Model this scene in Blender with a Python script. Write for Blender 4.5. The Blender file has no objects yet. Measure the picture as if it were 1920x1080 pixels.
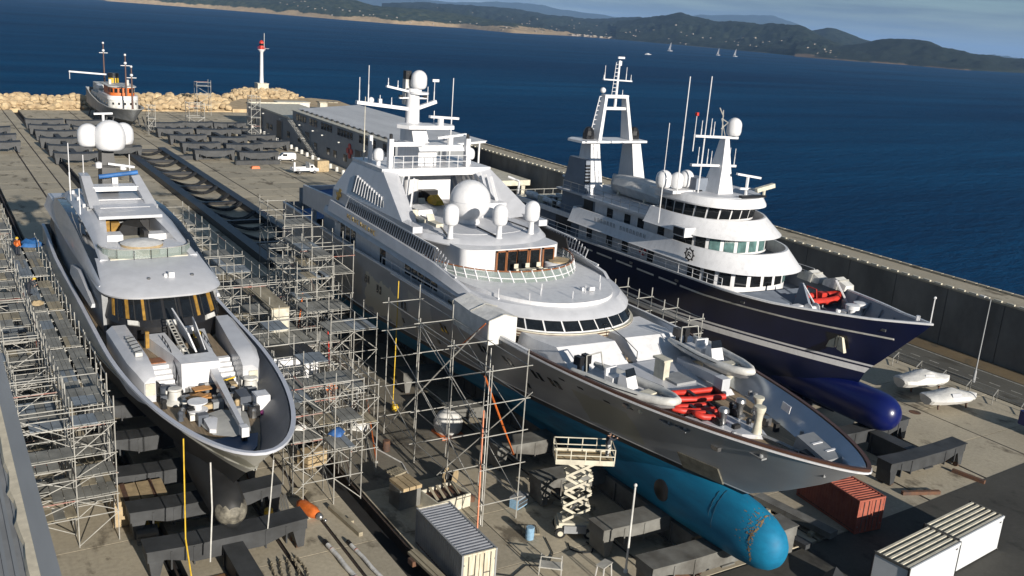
import bpy, math, random
from mathutils import Vector, Matrix
rad = math.radians
rnd = random.Random(7)
SC = bpy.context.scene
COL = SC.collection

# ---------------------------------------------------------------- camera
CAM_YAW, CAM_PITCH, CAM_ROLL, CAM_H = rad(32.596), rad(15.568), rad(4.149), 33.0
cd = bpy.data.cameras.new('camera')
cd.sensor_width = 36.0
cd.lens = 1793.7/1920*36.0
cd.clip_start, cd.clip_end = 0.5, 60000
cam = bpy.data.objects.new('camera', cd)
COL.objects.link(cam)
_f = Vector((math.sin(CAM_YAW)*math.cos(CAM_PITCH), math.cos(CAM_YAW)*math.cos(CAM_PITCH), -math.sin(CAM_PITCH)))
_r = Vector((math.cos(CAM_YAW), -math.sin(CAM_YAW), 0))
_u = _r.cross(_f)
_r2 = _r*math.cos(CAM_ROLL)+_u*math.sin(CAM_ROLL)
_u2 = -_r*math.sin(CAM_ROLL)+_u*math.cos(CAM_ROLL)
_M = Matrix((( _r2.x, _u2.x, -_f.x), (_r2.y, _u2.y, -_f.y), (_r2.z, _u2.z, -_f.z)))
cam.matrix_world = Matrix.Translation((0, 0, CAM_H)) @ _M.to_4x4()
SC.camera = cam

# ---------------------------------------------------------------- light
SUN_EL = rad(16.0)
SUN_AZ = rad(179.0)                     # clockwise from +Y: the sun stands behind the camera, to its right
W = bpy.data.worlds.new('World')
SC.world = W
W.use_nodes = True
wt = W.node_tree
wt.nodes.clear()
def wn(t, **k):
    n = wt.nodes.new(t)
    for a, b in k.items(): setattr(n, a, b)
    return n
w_out = wn('ShaderNodeOutputWorld'); w_bg = wn('ShaderNodeBackground')
w_sky = wn('ShaderNodeTexSky', sky_type='NISHITA', sun_disc=False, sun_elevation=SUN_EL, sun_rotation=SUN_AZ)
w_sky.air_density = 1.0; w_sky.dust_density = 0.0; w_sky.ozone_density = 5.0
w_tc = wn('ShaderNodeTexCoord'); w_map = wn('ShaderNodeMapping'); w_map.inputs['Scale'].default_value = (2.2, 2.2, 34.0)
w_map.inputs['Rotation'].default_value = (rad(1.0), 0, 0)
w_no = wn('ShaderNodeTexNoise'); w_no.inputs['Scale'].default_value = 2.3; w_no.inputs['Detail'].default_value = 7; w_no.inputs['Roughness'].default_value = 0.58
w_cr = wn('ShaderNodeValToRGB'); w_cr.color_ramp.elements[0].position = 0.36; w_cr.color_ramp.elements[1].position = 0.58
w_mx = wn('ShaderNodeMix', data_type='RGBA'); w_mx.inputs[7].default_value = (1.9, 2.6, 3.3, 1)
w_ml = wn('ShaderNodeMath', operation='MULTIPLY'); w_ml.inputs[1].default_value = 0.85
L = wt.links.new
L(w_tc.outputs['Generated'], w_map.inputs['Vector']); L(w_map.outputs['Vector'], w_no.inputs['Vector'])
L(w_no.outputs['Fac'], w_cr.inputs['Fac']); L(w_cr.outputs['Color'], w_ml.inputs[0]); L(w_ml.outputs[0], w_mx.inputs[0])
L(w_sky.outputs['Color'], w_mx.inputs[6]); L(w_mx.outputs[2], w_bg.inputs['Color'])
w_bg.inputs['Strength'].default_value = 0.05
L(w_bg.outputs[0], w_out.inputs['Surface'])

sd = bpy.data.lights.new('sun', 'SUN'); sd.energy = 5.0; sd.angle = rad(0.5); sd.color = (1.0, 0.93, 0.83)
sun = bpy.data.objects.new('sun', sd); COL.objects.link(sun)
_sd = Vector((math.sin(SUN_AZ)*math.cos(SUN_EL), math.cos(SUN_AZ)*math.cos(SUN_EL), math.sin(SUN_EL)))
sun.rotation_euler = _sd.to_track_quat('Z', 'Y').to_euler()
sun.location = (0, -60, 90)

vs = SC.view_settings
vs.view_transform = 'Standard'; vs.look = 'None'; vs.gamma = 1.0; vs.use_curve_mapping = False
vs.exposure = 0.50
SC.render.engine = 'CYCLES'
SC.cycles.use_denoising = True
SC.cycles.max_bounces = 5; SC.cycles.diffuse_bounces = 2; SC.cycles.glossy_bounces = 3; SC.cycles.transmission_bounces = 4
SC.cycles.volume_bounces = 0
SC.cycles.sample_clamp_indirect = 4.0

# ---------------------------------------------------------------- materials
def new_mat(name):
    m = bpy.data.materials.new(name); m.use_nodes = True
    nt = m.node_tree
    return m, nt, nt.nodes['Principled BSDF']
def mat(name, col, rough=0.5, metal=0.0, var=0.18, scale=0.6, bump=0.0, bscale=6.0, stretch=(1, 1, 1), col2=None, spec=0.5, detail=5, lo=0.35, hi=0.7, coord='P', coat=0.0):
    """a paint, metal or stone: two tones mixed by noise laid out in metres, with optional relief"""
    m, nt, b = new_mat(name)
    N = nt.nodes.new; K = nt.links.new
    if coord == 'P':
        g = N('ShaderNodeNewGeometry'); src = g.outputs['Position']
    else:
        g = N('ShaderNodeTexCoord'); src = g.outputs['Object']
    mp = N('ShaderNodeMapping'); mp.inputs['Scale'].default_value = stretch
    K(src, mp.inputs['Vector'])
    no = N('ShaderNodeTexNoise'); no.inputs['Scale'].default_value = scale; no.inputs['Detail'].default_value = detail; no.inputs['Roughness'].default_value = 0.62
    K(mp.outputs[0], no.inputs['Vector'])
    cr = N('ShaderNodeValToRGB')
    e = cr.color_ramp.elements
    c2 = col2 if col2 else tuple(c*(1-var*1.6) for c in col)
    e[0].position = lo; e[1].position = hi
    e[0].color = (*c2, 1); e[1].color = (*col, 1)
    K(no.outputs['Fac'], cr.inputs['Fac']); K(cr.outputs['Color'], b.inputs['Base Color'])
    b.inputs['Roughness'].default_value = rough; b.inputs['Metallic'].default_value = metal
    b.inputs['Specular IOR Level'].default_value = spec
    b.inputs['Coat Weight'].default_value = coat
    if bump:
        n2 = N('ShaderNodeTexNoise'); n2.inputs['Scale'].default_value = bscale; n2.inputs['Detail'].default_value = 4
        K(mp.outputs[0], n2.inputs['Vector'])
        bp = N('ShaderNodeBump'); bp.inputs['Strength'].default_value = bump; bp.inputs['Distance'].default_value = 0.05
        K(n2.outputs['Fac'], bp.inputs['Height']); K(bp.outputs[0], b.inputs['Normal'])
    return m
M = {}
M['white'] = mat('white_paint', (0.71, 0.71, 0.72), 0.36, var=0.09, scale=1.3, coat=0.1, stretch=(1.6, 1.6, .45), detail=7, lo=.3, hi=.55)
M['white2'] = mat('weathered_white_paint', (0.70, 0.69, 0.65), 0.5, var=0.22, scale=1.4)
M['cream'] = mat('cream_paint', (0.66, 0.62, 0.50), 0.5, var=0.2, scale=1.5)
M['silver'] = mat('silver_grey_paint', (0.54, 0.55, 0.58), 0.34, var=0.09, scale=0.9, coat=0.2)
M['deckgrey'] = mat('pale_grey_deck_paint', (0.56, 0.57, 0.60), 0.55, var=0.08, scale=1.0)
M['midgrey'] = mat('mid_grey_paint', (0.30, 0.31, 0.32), 0.5, var=0.15, scale=1.0)
M['glass'] = mat('dark_glass', (0.012, 0.014, 0.016), 0.06, var=0.3, scale=1.5, spec=0.7)
M['glassb'] = mat('greenish_glass', (0.13, 0.24, 0.235), 0.12, var=0.35, scale=1.2, spec=0.6)
M['teak'] = mat('teak_deck', (0.34, 0.26, 0.17), 0.7, var=0.3, scale=2.0, stretch=(6, .4, 1))
M['wood'] = mat('varnished_wood', (0.34, 0.13, 0.05), 0.35, var=0.35, scale=3, stretch=(4, 4, .6))
M['ply'] = mat('bare_plywood', (0.50, 0.38, 0.22), 0.75, var=0.25, scale=2.0)
M['brownrail'] = mat('brown_cap_rail', (0.10, 0.045, 0.028), 0.4, var=0.2)
M['black'] = mat('black_paint', (0.014, 0.014, 0.016), 0.42, var=0.25, scale=1.2)
M['rubber'] = mat('rubber', (0.02, 0.02, 0.021), 0.85, var=0.3, scale=3)
M['red'] = mat('red_rubber', (0.58, 0.035, 0.02), 0.5, var=0.2, scale=2.5)
M['orange'] = mat('orange_paint', (0.72, 0.17, 0.03), 0.5, var=0.25, scale=2.5)
M['yellow'] = mat('yellow_paint', (0.72, 0.47, 0.03), 0.5, var=0.2, scale=2.5)
M['ochre'] = mat('yellow_cover_sheet', (0.40, 0.22, 0.03), 0.7, var=0.35, scale=2.0)
M['gold'] = mat('gilded_metal', (0.62, 0.45, 0.16), 0.3, metal=0.9, var=0.2, scale=3)
M['bluecloth'] = mat('blue_tarpaulin', (0.03, 0.15, 0.42), 0.6, var=0.3, scale=1.3, bump=0.5, bscale=2.0)
M['steel'] = mat('bare_steel', (0.42, 0.42, 0.42), 0.35, metal=0.85, var=0.2, scale=2.0)
M['galv'] = mat('galvanised_tube', (0.50, 0.49, 0.45), 0.5, metal=0.1, var=0.25, scale=1.2)
M['galvred'] = mat('painted_tube_end', (0.42, 0.10, 0.06), 0.55, var=0.4, scale=1.5, col2=(0.35, 0.33, 0.3))
M['plank'] = mat('steel_deck_plank', (0.30, 0.30, 0.275), 0.7, metal=0.0, var=0.32, scale=0.55, bump=0.25, bscale=12)
M['plankw'] = mat('timber_deck_plank', (0.40, 0.35, 0.25), 0.8, var=0.3, scale=1.5, stretch=(1, .3, 1))
M['plankb'] = mat('bluish_deck_plank', (0.25, 0.29, 0.33), 0.65, var=0.25, scale=0.8)
M['cradle'] = mat('dark_grey_cradle_steel', (0.055, 0.058, 0.061), 0.6, var=0.3, scale=0.8, bump=0.15, bscale=5)
M['cradle2'] = mat('weathered_cradle_steel', (0.20, 0.20, 0.185), 0.68, var=0.45, scale=0.5, col2=(0.085, 0.08, 0.07))
M['railrust'] = mat('dark_rail', (0.06, 0.04, 0.028), 0.8, var=0.4, scale=2)
M['rust'] = mat('rusty_steel', (0.17, 0.075, 0.035), 0.85, var=0.5, scale=1.5, col2=(0.07, 0.045, 0.035), bump=0.3, bscale=8)
M['fabric'] = mat('white_canvas_cover', (0.74, 0.73, 0.70), 0.75, var=0.16, scale=1.2, bump=0.8, bscale=2.2)
M['skin'] = mat('skin', (0.45, 0.27, 0.19), 0.6, var=0.1)
M['navycloth'] = mat('dark_work_clothes', (0.03, 0.035, 0.05), 0.85, var=0.3, scale=6)
M['whitecloth'] = mat('white_overalls', (0.62, 0.62, 0.6), 0.85, var=0.2, scale=6)
M['bluework'] = mat('pale_blue_overalls', (0.25, 0.42, 0.58), 0.85, var=0.2, scale=6)

# ---------------------------------------------------------------- mesh helpers
class MB:
    def __init__(s): s.v = []; s.f = []; s.m = []
    def add(s, vs_, fs, mi=0):
        o = len(s.v); s.v.extend([tuple(p) for p in vs_]); s.f.extend([tuple(i+o for i in f) for f in fs])
        if isinstance(mi, int): s.m.extend([mi]*len(fs))
        else: s.m.extend(mi)
        return s
    def box(s, x0, y0, z0, x1, y1, z1, mi=0):
        return s.add([(x0,y0,z0),(x1,y0,z0),(x1,y1,z0),(x0,y1,z0),(x0,y0,z1),(x1,y0,z1),(x1,y1,z1),(x0,y1,z1)],
              [(0,3,2,1),(4,5,6,7),(0,1,5,4),(1,2,6,5),(2,3,7,6),(3,0,4,7)], mi)
    def cbox(s, c, d, mi=0):
        return s.box(c[0]-d[0]/2, c[1]-d[1]/2, c[2]-d[2]/2, c[0]+d[0]/2, c[1]+d[1]/2, c[2]+d[2]/2, mi)
    def hexa(s, lo, hi, mi=0):      # two quads, counter-clockwise from above
        return s.add(list(lo)+list(hi), [(0,3,2,1),(4,5,6,7),(0,1,5,4),(1,2,6,5),(2,3,7,6),(3,0,4,7)], mi)
    def frame_axes(s, a, b):
        d = (Vector(b)-Vector(a)); ln = d.length or 1e-6; d = d/ln
        h = Vector((0,0,1)) if abs(d.z) < 0.95 else Vector((0,1,0))
        x = d.cross(h).normalized(); y = x.cross(d).normalized()
        return d, x, y
    def bar(s, a, b, w, h, mi=0):
        d, x, y = s.frame_axes(a, b); a = Vector(a); b = Vector(b)
        q = [x*w/2*i+y*h/2*j for i, j in ((-1,-1),(1,-1),(1,1),(-1,1))]
        return s.add([a+p for p in q]+[b+p for p in q], [(3,2,1,0),(4,5,6,7),(0,1,5,4),(1,2,6,5),(2,3,7,6),(3,0,4,7)], mi)
    def tube(s, a, b, r, n=5, mi=0, r2=None):
        d, x, y = s.frame_axes(a, b); a = Vector(a); b = Vector(b); r2 = r if r2 is None else r2
        A = [a+(x*math.cos(2*math.pi*k/n)+y*math.sin(2*math.pi*k/n))*r for k in range(n)]
        B = [b+(x*math.cos(2*math.pi*k/n)+y*math.sin(2*math.pi*k/n))*r2 for k in range(n)]
        fs = [(k,(k+1)%n,n+(k+1)%n,n+k) for k in range(n)]+[tuple(range(n-1,-1,-1)), tuple(range(n,2*n))]
        return s.add(A+B, fs, mi)
    def path(s, pts, r, n=5, mi=0):
        for a, b in zip(pts[:-1], pts[1:]): s.tube(a, b, r, n, mi)
        return s
    def loft(s, rings, mi=0, closed=True, cap0=True, cap1=True, mis=None):
        n = len(rings[0]); o = len(s.v)
        for r in rings: s.v.extend([tuple(p) for p in r])
        for i in range(len(rings)-1):
            for k in range(n if closed else n-1):
                j = (k+1) % n
                s.f.append((o+i*n+k, o+i*n+j, o+(i+1)*n+j, o+(i+1)*n+k)); s.m.append(mis[i] if mis else mi)
        if closed and cap0: s.f.append(tuple(o+k for k in range(n-1,-1,-1))); s.m.append(mis[0] if mis else mi)
        if closed and cap1: s.f.append(tuple(o+(len(rings)-1)*n+k for k in range(n))); s.m.append(mis[-1] if mis else mi)
        return s
    def lathe(s, c, prof, n=16, mi=0, axis='z', mis=None):
        rings = []
        for r, h in prof:
            ring = []
            for k in range(n):
                a = 2*math.pi*k/n; p, q = r*math.cos(a), r*math.sin(a)
                ring.append({'z': (c[0]+p, c[1]+q, c[2]+h), 'y': (c[0]+q, c[1]+h, c[2]+p), 'x': (c[0]+h, c[1]+p, c[2]+q)}[axis])
            rings.append(ring)
        return s.loft(rings, mi, mis=mis)
    def prism(s, poly, z0, z1, mi=0):
        return s.loft([[(x,y,z0) for x,y in poly],[(x,y,z1) for x,y in poly]], mi)
    def ext_x(s, poly, x0, x1, mi=0):   # poly of (y,z)
        return s.loft([[(x0,y,z) for y,z in poly],[(x1,y,z) for y,z in poly]], mi)
    def ext_y(s, poly, y0, y1, mi=0):   # poly of (x,z)
        return s.loft([[(x,y0,z) for x,z in poly],[(x,y1,z) for x,z in poly]], mi)
    def ball(s, c, r, n=12, mi=0, sq=1.0):
        prof = [(r*math.sin(math.pi*i/(n//2+1)), -r*sq*math.cos(math.pi*i/(n//2+1))) for i in range(1, n//2+1)]
        return s.lathe(c, [(0.02*r,-r*sq)]+prof+[(0.02*r,r*sq)], n, mi)
    def capsule(s, c, r, h, n=14, mi=0):    # radome: cylinder foot, round top, c is the base centre
        prof = [(r*0.72, 0), (r*0.9, h*0.08), (r, h*0.25), (r, h-r*0.95)]
        prof += [(r*math.cos(a), h-r+r*math.sin(a)) for a in (rad(20), rad(40), rad(58), rad(74))]+[(0.03*r, h)]
        return s.lathe(c, prof, n, mi)

def link(o, parent=None):
    COL.objects.link(o)
    if parent is not None: o.parent = parent
    return o
def tag(o, label=None, cat=None, group=None, kind=None):
    if label: o['label'] = label
    if cat: o['category'] = cat
    if group: o['group'] = group
    if kind: o['kind'] = kind
    return o
def thing(name, label, cat, loc=(0,0,0), rotz=0.0, group=None):
    o = bpy.data.objects.new(name, None); COL.objects.link(o)
    o.empty_display_size = 0.3
    o.location = loc; o.rotation_euler = (0,0,rotz)
    return tag(o, label, cat, group)
def woff(p):
    v = Vector((0,0,0))
    while p is not None: v += Vector(p.location); p = p.parent
    return v
def mesh_of(name, mb, mats, smooth=None):
    me = bpy.data.meshes.new(name)
    me.from_pydata(mb.v, [], mb.f)
    for m in (mats if isinstance(mats, (list, tuple)) else [mats]): me.materials.append(M[m] if isinstance(m, str) else m)
    me.polygons.foreach_set('material_index', mb.m)
    if smooth:
        me.polygons.foreach_set('use_smooth', [True]*len(me.polygons))
        me.set_sharp_from_angle(angle=rad(smooth))
    me.update()
    return me
def obj(name, mb, mats, parent=None, smooth=None, local=False, label=None, kind=None):
    """one object; mb holds world coordinates (or the root's own coordinates when local)"""
    off = None
    if not local and parent is not None:
        off = woff(parent); mb.v = [(x-off.x, y-off.y, z-off.z) for x, y, z in mb.v]
    o = bpy.data.objects.new(name, mesh_of(name, mb, mats, smooth))
    link(o, parent)
    return tag(o, label=label, kind=kind)
def solo(name, mb, mats, label, cat, loc=(0,0,0), rotz=0.0, group=None, smooth=None):
    """a thing that is one mesh, in local coordinates"""
    o = obj(name, mb, mats, None, smooth, True)
    o.location = loc; o.rotation_euler = (0,0,rotz)
    return tag(o, label, cat, group)
def dup(root, loc=None, rotz=None, label=None, group=None, scale=None):
    r = root.copy(); COL.objects.link(r)
    if loc is not None: r.location = loc
    if rotz is not None: r.rotation_euler = (0,0,rotz)
    if scale is not None: r.scale = scale
    if label: r['label'] = label
    if group: r['group'] = group
    for ch in list(root.children):
        c = ch.copy(); COL.objects.link(c); c.parent = r
        for g in ch.children:
            d = g.copy(); COL.objects.link(d); d.parent = c
    return r
def struct(name, mb, mats, smooth=None, kind='structure'):
    return tag(obj(name, mb, mats, None, smooth, True), kind=kind)
def lerp(a, b, t): return a+(b-a)*t
def interp(tab, x):
    if x <= tab[0][0]: return tab[0][1]
    for (a, va), (b, vb) in zip(tab[:-1], tab[1:]):
        if x <= b: return lerp(va, vb, (x-a)/(b-a))
    return tab[-1][1]
def sm(t): t = max(0, min(1, t)); return t*t*(3-2*t)
# ================================================================ SETTING
# --- sea
def sea_material():
    m, nt, b = new_mat('sea_water'); N = nt.nodes.new; K = nt.links.new
    g = N('ShaderNodeNewGeometry')
    mp = N('ShaderNodeMapping'); mp.inputs['Scale'].default_value = (0.0016, 0.006, 1); mp.inputs['Rotation'].default_value = (0, 0, rad(-25))
    K(g.outputs['Position'], mp.inputs['Vector'])
    n1 = N('ShaderNodeTexNoise'); n1.inputs['Scale'].default_value = 1.0; n1.inputs['Detail'].default_value = 6; n1.inputs['Roughness'].default_value = 0.6
    K(mp.outputs[0], n1.inputs['Vector'])
    cr = N('ShaderNodeValToRGB'); e = cr.color_ramp.elements
    e[0].position = 0.36; e[0].color = (0.002, 0.034, 0.098, 1); e[1].position = 0.66; e[1].color = (0.0035, 0.060, 0.150, 1)
    K(n1.outputs['Fac'], cr.inputs['Fac'])
    m3 = N('ShaderNodeMapping'); m3.inputs['Scale'].default_value = (0.004, 0.03, 1); m3.inputs['Rotation'].default_value = (0, 0, rad(-32)); K(g.outputs['Position'], m3.inputs['Vector'])
    n3 = N('ShaderNodeTexNoise'); n3.inputs['Scale'].default_value = 1.0; n3.inputs['Detail'].default_value = 7; n3.inputs['Roughness'].default_value = 0.7; K(m3.outputs[0], n3.inputs['Vector'])
    r3 = N('ShaderNodeValToRGB'); e = r3.color_ramp.elements; e[0].position = 0.36; e[0].color = (0.72, 0.72, 0.75, 1); e[1].position = 0.64; e[1].color = (1.25, 1.2, 1.15, 1); K(n3.outputs['Fac'], r3.inputs['Fac'])
    mu = N('ShaderNodeMix'); mu.data_type = 'RGBA'; mu.blend_type = 'MULTIPLY'; mu.inputs[0].default_value = 1.0; K(cr.outputs['Color'], mu.inputs[6]); K(r3.outputs['Color'], mu.inputs[7])
    m2 = N('ShaderNodeMapping'); m2.inputs['Scale'].default_value = (0.10, 0.26, 1); m2.inputs['Rotation'].default_value = (0, 0, rad(-30))
    K(g.outputs['Position'], m2.inputs['Vector'])
    n2 = N('ShaderNodeTexNoise'); n2.inputs['Scale'].default_value = 1.0; n2.inputs['Detail'].default_value = 6; n2.inputs['Roughness'].default_value = 0.7
    K(m2.outputs[0], n2.inputs['Vector'])
    bp = N('ShaderNodeBump'); bp.inputs['Strength'].default_value = 1.0; bp.inputs['Distance'].default_value = 2.2
    K(n2.outputs['Fac'], bp.inputs['Height'])
    # deep water body seen through a choppy surface: mostly the water's own blue, a little mirrored sky
    df = N('ShaderNodeBsdfDiffuse'); K(mu.outputs[2], df.inputs['Color']); K(bp.outputs[0], df.inputs['Normal'])
    gl = N('ShaderNodeBsdfGlossy'); gl.inputs['Roughness'].default_value = 0.3; gl.inputs['Color'].default_value = (0.75, 0.88, 1, 1); K(bp.outputs[0], gl.inputs['Normal'])
    fr = N('ShaderNodeFresnel'); fr.inputs['IOR'].default_value = 1.33; K(bp.outputs[0], fr.inputs['Normal'])
    fm = N('ShaderNodeMath'); fm.operation = 'MULTIPLY'; fm.inputs[1].default_value = 0.16; K(fr.outputs[0], fm.inputs[0])
    ms = N('ShaderNodeMixShader'); K(fm.outputs[0], ms.inputs[0]); K(df.outputs[0], ms.inputs[1]); K(gl.outputs[0], ms.inputs[2])
    K(ms.outputs[0], nt.nodes['Material Output'].inputs['Surface'])
    return m
M['sea'] = sea_material()
mb = MB(); mb.add([(-30000,-4000,-3),(45000,-4000,-3),(45000,45000,-3),(-30000,45000,-3)], [(0,1,2,3)])
struct('sea', mb, 'sea')

# --- yard paving
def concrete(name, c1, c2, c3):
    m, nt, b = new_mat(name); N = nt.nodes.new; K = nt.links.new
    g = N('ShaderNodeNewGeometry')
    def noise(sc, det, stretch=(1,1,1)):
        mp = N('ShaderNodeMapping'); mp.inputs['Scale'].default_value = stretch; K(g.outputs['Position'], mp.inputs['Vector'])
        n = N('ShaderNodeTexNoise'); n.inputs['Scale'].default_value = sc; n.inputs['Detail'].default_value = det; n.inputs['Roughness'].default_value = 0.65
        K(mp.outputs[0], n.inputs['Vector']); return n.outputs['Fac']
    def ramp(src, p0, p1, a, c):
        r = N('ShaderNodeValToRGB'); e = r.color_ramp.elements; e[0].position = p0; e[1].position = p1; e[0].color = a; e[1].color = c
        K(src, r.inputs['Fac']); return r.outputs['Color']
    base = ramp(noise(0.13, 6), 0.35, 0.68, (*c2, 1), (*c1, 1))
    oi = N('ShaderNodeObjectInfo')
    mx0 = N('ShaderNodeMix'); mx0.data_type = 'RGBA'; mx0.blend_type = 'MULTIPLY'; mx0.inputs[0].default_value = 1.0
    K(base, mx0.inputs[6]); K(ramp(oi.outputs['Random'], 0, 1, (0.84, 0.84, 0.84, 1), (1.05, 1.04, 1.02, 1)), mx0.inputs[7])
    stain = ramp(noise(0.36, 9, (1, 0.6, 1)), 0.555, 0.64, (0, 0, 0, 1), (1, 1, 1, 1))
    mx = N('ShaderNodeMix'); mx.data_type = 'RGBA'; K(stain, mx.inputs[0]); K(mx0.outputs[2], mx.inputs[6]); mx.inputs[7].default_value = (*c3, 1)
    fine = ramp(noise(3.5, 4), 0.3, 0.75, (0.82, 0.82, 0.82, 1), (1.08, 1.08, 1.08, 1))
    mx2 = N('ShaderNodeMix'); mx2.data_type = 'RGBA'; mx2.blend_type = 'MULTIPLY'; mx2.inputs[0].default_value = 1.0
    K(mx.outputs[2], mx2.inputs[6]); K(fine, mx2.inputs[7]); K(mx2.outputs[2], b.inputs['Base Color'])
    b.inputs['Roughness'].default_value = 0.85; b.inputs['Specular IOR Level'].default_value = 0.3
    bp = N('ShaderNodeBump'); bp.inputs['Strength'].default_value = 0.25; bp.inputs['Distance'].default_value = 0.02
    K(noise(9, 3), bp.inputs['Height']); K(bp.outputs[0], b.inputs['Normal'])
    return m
M['concrete'] = concrete('yard_concrete', (0.50, 0.445, 0.34), (0.40, 0.355, 0.27), (0.17, 0.145, 0.105))
M['shade_stain'] = concrete('shade_dark_stained_concrete', (0.23, 0.21, 0.17), (0.17, 0.155, 0.125), (0.09, 0.08, 0.065))  # stained concrete with hull and scaffold shade painted into its colour
M['asphalt'] = concrete('old_asphalt', (0.090, 0.087, 0.076), (0.062, 0.060, 0.053), (0.035, 0.034, 0.03))
M['roadgrey'] = concrete('road_asphalt', (0.15, 0.145, 0.125), (0.11, 0.105, 0.09), (0.07, 0.066, 0.055))
M['dirt'] = concrete('dirt_verge', (0.22, 0.165, 0.095), (0.16, 0.12, 0.07), (0.09, 0.075, 0.05))
M['wallc'] = mat('breakwater_wall_concrete', (0.21, 0.20, 0.18), 0.9, var=0.3, scale=0.22, bump=0.2, bscale=3, stretch=(1, 1, .5))
M['pit'] = mat('pit_floor', (0.014, 0.013, 0.012), 0.9, var=0.3, scale=1.0)
M['linepaint'] = mat('road_line_paint', (0.55, 0.54, 0.48), 0.7, var=0.35, scale=2.0)
M['lineyellow'] = mat('yellow_line_paint', (0.55, 0.38, 0.04), 0.7, var=0.35, scale=2.0)

yard = bpy.data.objects.new('yard', mesh_of('yard', MB().box(-70, -20, -1.6, 101, 298, -0.8), 'pit')); link(yard); tag(yard, kind='structure')
XS = [-70, -24, -12, -3, 4.2, 11.2, 17.7, 21.1, 24.35, 31.0, 37.6, 46.55, 50.85, 57.2, 63.8, 71.8, 79.6, 90.4]
GAP = {24.35: (0.95, 0.75), 17.7: (.14, .14), 11.2: (.5, .5), 31.0: (.03, .03), 57.2: (.03, .03), 79.6: (.08, .08), 71.8: (.12, .12)}
def slab_span(i):
    a, b = XS[i], XS[i+1]
    return a+GAP.get(a, (.12, .12))[1], b-GAP.get(b, (.12, .12))[0]
rest = MB()
ROW = 6.35
ys = [38.0+ROW*k for k in range(41)]
slab_meshes = {}
for k, y0 in enumerate(ys):
    y1 = min(y0+ROW, 298)
    for i in range(len(XS)-1):
        x0, x1 = slab_span(i)
        dz = rnd.uniform(-0.012, 0.0)
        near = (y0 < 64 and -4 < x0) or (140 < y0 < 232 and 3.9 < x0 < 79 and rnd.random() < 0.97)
        shade_stain = 24 < x0 < 37 and 55 < y0 < 112  # slabs left of the grey yacht, darkened in colour for its shade
        if near or shade_stain:
            key = (i, shade_stain)
            if key not in slab_meshes: slab_meshes[key] = mesh_of('slab', MB().box(-(x1-x0)/2, -ROW/2+.035, -0.8, (x1-x0)/2, ROW/2-.035, 0), 'shade_stain' if shade_stain else 'concrete')
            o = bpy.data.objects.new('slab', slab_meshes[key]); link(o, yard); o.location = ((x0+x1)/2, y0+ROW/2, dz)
        else: rest.box(x0, y0+.035, -0.8, x1, y1-.035, dz)
obj('slab', rest, 'concrete', yard, local=True, kind='stuff')
# forecourt of asphalt in front of the slips, and the concrete left of it
mb = MB(); mb.prism([(27.5,-20),(101,-20),(101,40.6),(90.4,40.0),(77.8,39.3),(61.9,38.3),(49.2,37.75),(45.5,37.5),(45.2,37.85),(27.5,37.85)], -0.8, -0.004)
mb.add([(45.5,37.5,.004),(49.2,37.75,.004),(61.9,38.3,.004),(77.8,39.3,.004),(90.3,40.0,.004),(90.3,37.2,.004),(45.5,37.2,.004)], [(6,5,4,3,2,1,0)])
struct('forecourt', mb, 'asphalt')
struct('apron', MB().prism([(-70,-20),(27.4,-20),(27.4,37.85),(-70,37.85)], -0.8, -0.006), 'concrete')
struct('road', MB().prism([(90.5,40.7),(101,41.2),(101,298),(90.5,298)], -0.8, 0.0), 'roadgrey')
struct('verge', MB().prism([(97.0,20),(100.45,20),(100.45,180),(97.0,180)], 0.001, 0.03), 'dirt')
mb = MB()
for k in range(60): mb.add([(93.9, 42+k*2.4, .006), (94.05, 42+k*2.4, .006), (94.05, 43.2+k*2.4, .006), (93.9, 43.2+k*2.4, .006)], [(0,1,2,3)])
mb.add([(96.55,41.5,.006),(96.7,41.5,.006),(96.7,170,.006),(96.55,170,.006)], [(0,1,2,3)])
struct('road_marking', mb, 'linepaint')
mb = MB(); mb.add([(52,27.0,.004),(52,26.8,.004),(76,30.6,.004),(76,30.8,.004)], [(0,1,2,3)]); mb.add([(77.9,39.1,.010),(78.1,39.1,.010),(90.2,36.6,.010),(90.0,36.5,.010)], [(3,2,1,0)])
struct('yellow_marking', mb, 'lineyellow')
# rails: each a thing on its own bed
for X in (7.7, 11.2, 17.7, 21.1, 24.9, 37.6, 46.55, 50.85, 63.8, 71.8, 79.6):
    r = struct('rail', MB().box(X-.07, 38.2, -.8, X+.07, 296, -.05), 'railrust')
# --- breakwater wall with its panels
wall = thing('breakwater_wall', 'long dark concrete breakwater wall with a walkway on top along the sea', 'wall', (100.5, 100, 0))
obj('core', MB().box(100.62, -10, -4, 105.2, 246, 6.72), 'wallc', wall)
pm = mesh_of('panel', MB().box(-.12, -3.46, -.3, .12, 3.46, 6.7), 'wallc')
for k in range(36):
    o = bpy.data.objects.new('panel', pm); link(o, wall); o.location = (0, -103+k*7.0, 0)
obj('walkway', MB().box(100.3, -10, 6.72, 105.4, 246, 6.9), M['concrete'], wall)
mb = MB()
for k in range(170): mb.box(100.34, -9+k*1.5, 6.9, 100.64, -8.1+k*1.5, 7.1)
obj('coping_block', mb, 'cream', wall, kind='stuff')
mb = MB()
for k in range(170): mb.box(104.7, -9+k*1.5, 6.9, 105.2, -7.7+k*1.5, 7.15)
obj('parapet_block', mb, 'concrete', wall, kind='stuff')
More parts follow.
